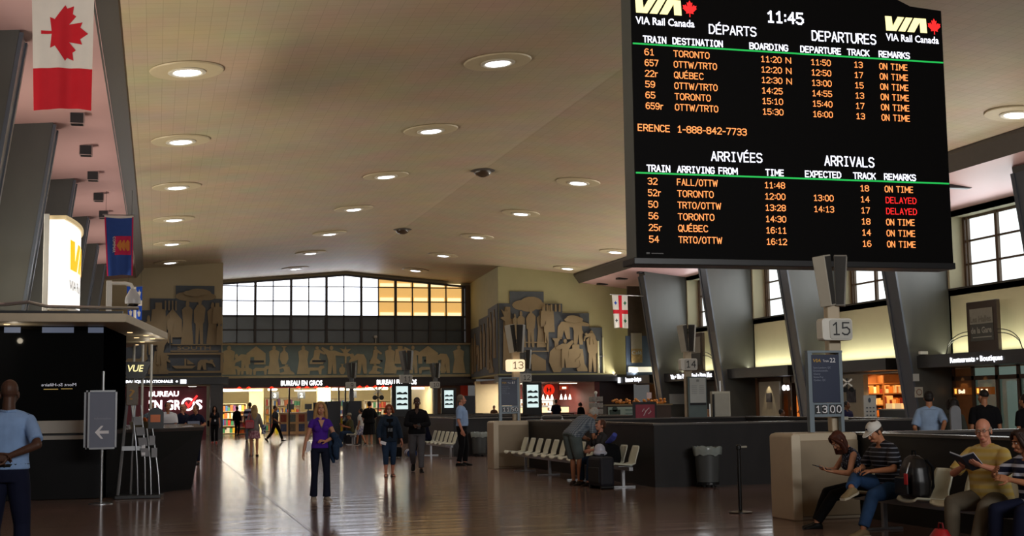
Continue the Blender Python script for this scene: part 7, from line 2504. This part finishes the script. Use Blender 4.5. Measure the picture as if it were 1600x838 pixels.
q = put('plastic_bag', [me_], mat('white_bag', '#b9bccb', .35, var=.05), None)
tag(q, 'crumpled white plastic bag on top of the dark suitcase', 'bag')
q = thing('backpack', 'black and bright blue bag standing on the seat beside the seated person', 'bag', (8.5, 24.22, .44))
g = MB()
g.loft([[(x * w_, y * d_, z) for x, y in ((-1, -1), (1, -1), (1, 1), (-1, 1))] for z, w_, d_ in ((0, .16, .17), (.1, .18, .18), (.3, .16, .17), (.38, .09, .12))])
g.build('bag_body', C_blk, q, local=True, bevel=.03)
MB().box(-.19, -.165, .03, .17, .02, .3).build('blue_side', mat('bright_blue', '#1f55c0', .6), q, local=True, bevel=.01)
g = MB()
g.tube([(8.46, 24.3, .83), (8.47, 24.15, .87), (8.49, 24.0, .93), (8.5, 23.9, 1.0)], [.03, .05, .06, .05], 10)
q = put('neck_pillow', [fuse(g, .012, 2)], mat('violet_blue', '#4350a8', .8), None)
tag(q, 'violet blue rolled cloth lying over the black bag on the seat', 'cloth')


# 18 couple on phones
def tablet_x(c):
    w = c['arms'][1][2]
    MB().loft([[w + Vector((x, -.06 + y, z + .02 - .3 * y)) for x, y in ((-.06, -.12), (.09, -.12), (.09, .08), (-.06, .08))] for z in (0, .01)]).build('phone', M_black, c['root'], local=True)


person('seated person with auburn hair in speckled sleeveless top looking down at a phone', (8.62, 14.98, 0), -1.75, 1.66, 'fair', True, .98, ankles=((.07, -.66, .085), (-.07, -.62, .085)), lean=12, hunch=14, wrists=((.05, -.40, .74), (-.10, -.43, .76)), elbows=((1, .3, -.6), (-1, .3, -.6)), hdir=((-.5, -1, .1), (.4, -1, .1)), hnorm=((0, .3, 1), (0, .3, 1)), curl=(.5, .5),
       head=(34, 12), hair=('shoulder', '#4a2417'), brow='#4a2417', top=dict(m=pattern('speckle', 'spots', '#8890a6', '#1c2030', 42, thr=.32, soft=.12), sleeve=.0, hem=.9, loose=.006), bottom=dict(m=C_blk, kind='pants', loose=.014), shoes=('#121212', 'shoe'), det=2, extra=tablet_x, **SIT)


def whitecap_x(c):
    baseball_cap(c, cl('white_cap', '#cfcdc6'), C_navy)
    tp = c['tp']
    MB().ball(tp((.07, -.14, 1.3)), .02, .008, .022, 10, 6).build('chest_emblem', mat('emblem_pink', '#b06a7a', .6), c['root'], local=True)


person('seated person in white cap and dark striped polo, jeans, ankle crossed on knee', (8.62, 14.24, 0), -1.5, 1.78, 'tan', girth=1.12, belly=.02, hip=(0, -.02, .56), lean=9, hunch=12,
       ankles=((.22, -.60, .085), (.16, -.70, .56)), knees=((.2, -.6, 1), (-.75, -.75, .55)), feet=((.1, 0), (.35, .25)), wrists=((.16, -.40, .74), (-.16, -.34, .76)), elbows=((1, .5, -.4), (-1, .5, -.4)), hdir=((-.8, -.6, 0), (.6, -.8, 0)), hnorm=((0, .2, -1), (0, .2, -1)), curl=(.45, .45),
       head=(22, 6), hair=('short', '#3a2a20'), top=dict(m=pattern('dark_pin_stripe', 'stripe', '#14151c', '#6b6f7a', 6.0, thr=.86, soft=.05), sleeve=.85, hem=.9, loose=.018), bottom=dict(m=D_jean, kind='pants', loose=.016, len=1.93), shoes=('#8a7a5c', 'shoe', '#c4bba6'), det=2, extra=whitecap_x)

q = thing('backpack', 'glossy black backpack with red luggage tag on the cream seat beside the white cap', 'backpack', (8.50, 13.58, .45), -1.57)
g = MB()
rings = []
for z, w_, d_ in ((0, .17, .11), (.04, .2, .14), (.2, .2, .15), (.36, .175, .13), (.46, .12, .09), (.5, .05, .04)):
    rings.append([Vector((w_ * (abs(math.cos(t)) ** .7) * (1 if math.cos(t) > 0 else -1), d_ * (abs(math.sin(t)) ** .7) * (1 if math.sin(t) > 0 else -1), z)) for t in [2 * PI * i / 20 for i in range(20)]])
g.loft(rings)
o_ = put('pack_body', [fuse(g, .012, 2)], mat('pack_black', '#0d0d11', .35, var=.1), q)
g = MB().loft([[Vector((x * .14, -.155 - y * .04, z)) for x, z in ((-1, .05), (1, .05), (.9, .26), (-.9, .26))] for y in (0, 1)])
g.build('front_pocket', mat('pack_black', '#0d0d11', .35), q, local=True, bevel=.02)
for sg in (1, -1):
    MB().tube([(sg * .09, .10, .45), (sg * .11, .17, .36), (sg * .12, .16, .14), (sg * .13, .1, .05)], .018, 8).build('shoulder_strap', C_blk, q, local=True)
MB().tube([(-.04, 0, .49), (-.03, 0, .55), (.03, 0, .55), (.04, 0, .49)], .01, 8).build('grab_handle', C_blk, q, local=True)
MB().tube([(.10, -.12, .42), (.12, -.16, .36), (.12, -.18, .30)], .008, 6).build('tag_loop', M_steel, q, local=True)
MB().box(.085, .155, -.20, -.185, .17, .30).build('luggage_tag', mat('tag_red', '#c01f24', .4), q, local=True, bevel=.012, label='red luggage tag')


# 19 bald reader in yellow polo
def reader_x(c):
    spectacles(c, '#5a4636')
    a, b2 = c['arms'][0][2], c['arms'][1][2]
    m = (a + b2) / 2 + Vector((0, -.09, .05))
    g = MB()
    g.loft([[m + Vector((x, y + dz * .0, -.02 + .8 * (-y) + abs(x) * .3 + dz)) for x, y in ((-.14, -.085), (0, -.085), (.14, -.085), (.14, .085), (0, .085), (-.14, .085))] for dz in (0, .015)])
    bk = g.build('open_book', mat('book_page', '#b9bcc4', .6, var=.1), c['root'], local=True, label='open book held in both hands')
    g = MB()
    g.loft([[m + Vector((x, y, -.02 + .8 * (-y) + abs(x) * .3 + dz)) for x, y in ((-.145, -.09), (0, -.09), (.145, -.09), (.145, .09), (0, .09), (-.145, .09))] for dz in (-.008, -.001)])
    g.build('book_cover', mat('book_dark', '#2a3242', .5), bk, local=True)
    w = c['arms'][1][2]
    e = c['arms'][1][1]
    p = e.lerp(w, .9)
    MB().tube([p + Vector((.03 * math.cos(t), 0, .03 * math.sin(t))) for t in [2 * PI * k / 12 for k in range(13)]], .006, 6).build('watch', M_steel, c['root'], local=True)


person('bald person with spectacles in yellow striped polo and khaki trousers reading an open book', (8.58, 12.2, 0), -1.2, 1.80, 'pink', girth=1.22, belly=.06, hip=(0, -.03, .55), lean=6, hunch=6,
       ankles=((.16, -.60, .085), (-.17, -.50, .085)), knees=((.3, -.6, 1), (-.3, -.6, 1)), wrists=((.13, -.40, .88), (-.10, -.36, .86)), elbows=((1, .4, -.5), (-1, .4, -.5)), hdir=((-.4, -.8, .35), (.4, -.8, .35)), hnorm=((-.3, .2, .9), (.3, .2, .9)), curl=(.4, .4),
       head=(2, 22), hair=('fringe', '#8a7a6c'), brow='#9a8a78', top=dict(m=pattern('yellow_stripe', 'stripe', '#c2a552', '#c4b078', 4.2, thr=.5, soft=.4), sleeve=.92, hem=.9, loose=.02, collar=cl('yellow_collar', '#c4a64c')), bottom=dict(m=cl('khaki', '#5c5447'), kind='pants', loose=.018), shoes=('#1a1614', 'shoe'), det=2, extra=reader_x)
q = thing('red_bag', 'bright red bag on the floor between the khaki trouser legs', 'bag', (7.95, 12.25, 0))
g = MB().loft([[(x * w_, y * d_, z) for x, y in [(math.cos(2 * PI * i / 14), math.sin(2 * PI * i / 14)) for i in range(14)]] for z, w_, d_ in ((0, .1, .12), (.04, .13, .15), (.16, .12, .14), (.24, .06, .08))])
g.build('bag_body', mat('bag_red', '#b3121f', .5, var=.08), q, local=True, smooth=True)
MB().tube([(0, -.05, .23), (0, -.03, .3), (0, .03, .3), (0, .05, .23)], .01, 6).build('handle', mat('bag_red_dark', '#7a0d16', .5), q, local=True)

# 20 striped companion at the frame edge
person('person in navy and white striped top seated beside the bald reader, at the frame edge', (8.6, 11.52, 0), -1.35, 1.68, 'tan', True, 1.1, ankles=((.13, -.5, .085), (-.14, -.5, .085)), lean=10, hunch=6, wrists=((.02, -.42, .82), (-.22, -.36, .90)), elbows=((1, .4, -.5), (-1, .3, -.5)), head=(8, -16), hair=('bob', '#2a1a14'), top=dict(m=pattern('navy_white_fine', 'stripe', '#141a30', '#b9bfcf', 3.6, thr=.72, soft=.06), sleeve=.9, hem=.9, loose=.014), bottom=dict(m=C_navy, kind='pants', loose=.016), det=2, **SIT)

# 21 people standing beyond the near parapet
person('person in light blue shirt standing beyond the parapet beside the grey capped post', (12.86, 20.0, 0), HD - .5, 1.73, 'tan', girth=1.05, wrists=((.22, -.12, .98), (-.16, .14, .98)), hair=('short', '#1d1613'), top=dict(m=cl('pale_shirt', '#8aa0bd'), sleeve=.9, hem=.9, loose=.02), bottom=dict(m=C_navy, kind='pants'), det=1)
person('short dark haired person in grey olive top standing before the oak panel', (13.4, 20.1, 0), HD, 1.60, 'tan', True, 1.1, hair=('bob', '#1a1310'), top=dict(m=cl('olive_grey', '#3c3d36'), sleeve=1.0, hem=.86, loose=.016), bottom=dict(m=C_blk, kind='pants'), det=1)
person('broad person in black t-shirt with short hair standing before the glass doors', (13.95, 20.0, 0), HD - .35, 1.74, 'tan', girth=1.22, head=(0, 25), hair=('buzz', '#1d1511'), top=dict(m=C_blk, sleeve=.85, hem=.88, loose=.02), bottom=dict(m=C_blk, kind='pants'), det=1)
person('person in black t-shirt cut by the frame edge beyond the parapet', (14.85, 20.1, 0), HD + .2, 1.66, 'tan', hair=('short', '#1d1511'), top=dict(m=C_blk, sleeve=.85, hem=.88, loose=.02), bottom=dict(m=C_blk, kind='pants'), det=1)
q = thing('capped_post', 'pale grey round topped panel standing between the blue shirt and the grey top', 'post', (13.1, 19.6, 0))
MB().prism([(-.1, .0), (.1, .0), (.1, 1.35)] + [(.1 * math.cos(k * PI / 8), 1.38 + .1 * math.sin(k * PI / 8)) for k in range(9)] + [(-.1, 1.35)], 'y', -.02, .02).build('panel', mat('pale_panel_grey', '#7a7c80', .5), q, local=True)
MB().box(-.16, .16, -.12, .12, 0, .03).build('base', M_black, q, local=True)
MB().tube([(.09, .03, 1.1), (.2, .06, .02)], .015, 6).build('brace', M_steel, q, local=True)

# 22-23 people beyond the middle parapet
person('child with dark hair in bright green shirt beyond the parapet left of the 15 timetable', (16.91, 33.6, 0), .8, 1.36, 'brown', girth=1.0, head=(0, 20), hair=('short', '#0f0c0b'), top=dict(m=cl('lime', '#5c8a34'), sleeve=.8, hem=.9, loose=.016), bottom=dict(m=C_navy, kind='pants'), det=1)
person('person in dark top with purple bag strap beyond the parapet right of the 15 post', (18.6, 33.0, 0), .2, 1.56, 'brown', girth=1.05, head=(5, 20), hair=('short', '#0f0c0b'), top=dict(m=cl('deep_violet', '#22203a'), sleeve=.8, hem=.9, loose=.016), bottom=dict(m=C_navy, kind='pants'), det=1)

# 24 people at the food stalls
person('person in sleeveless dark top reaching over the food counter by the ad screen', (20.75, 71.6, 0), .6, 1.68, 'tan', True, wrists=((.25, -.4, 1.0), (-.2, -.4, 1.0)), hair=('tail', '#2a1a14'), top=dict(m=C_blk, sleeve=.1, hem=.9), bottom=dict(m=C_blk, kind='pants'), det=0)
person('broad person in black with dark hair at the middle of the food counter', (22.0, 71.8, 0), HD, 1.84, 'tan', girth=1.2, hair=('short', '#120e0d'), top=dict(m=C_navy, sleeve=1.0, hem=.88, loose=.02), bottom=dict(m=C_blk, kind='pants'), det=0)
person('person in black at the right end of the food counter, head bent', (23.35, 71.4, 0), HD + .4, 1.66, 'olive', head=(14, 0), hair=('bob', '#0f0c0b'), top=dict(m=C_blk, sleeve=1.8, hem=.88, loose=.02), bottom=dict(m=C_blk, kind='pants'), det=0)
person('person in white shirt standing by the stall with orange produce', (17.05, 44.3, 0), -.9, 1.66, 'brown', hair=('short', '#0f0c0b'), top=dict(m=C_white, sleeve=.9, hem=.88, loose=.02), bottom=dict(m=C_navy, kind='pants'), det=0)
person('dark haired person with white collar far away by the beige wall', (18.6, 72.8, 0), -.5, 1.55, 'olive', hair=('short', '#0f0c0b'), top=dict(m=cl('brown_coat', '#5a4030'), sleeve=1.8, hem=.88, loose=.02, collar=C_white), bottom=dict(m=C_navy, kind='pants'), det=0)
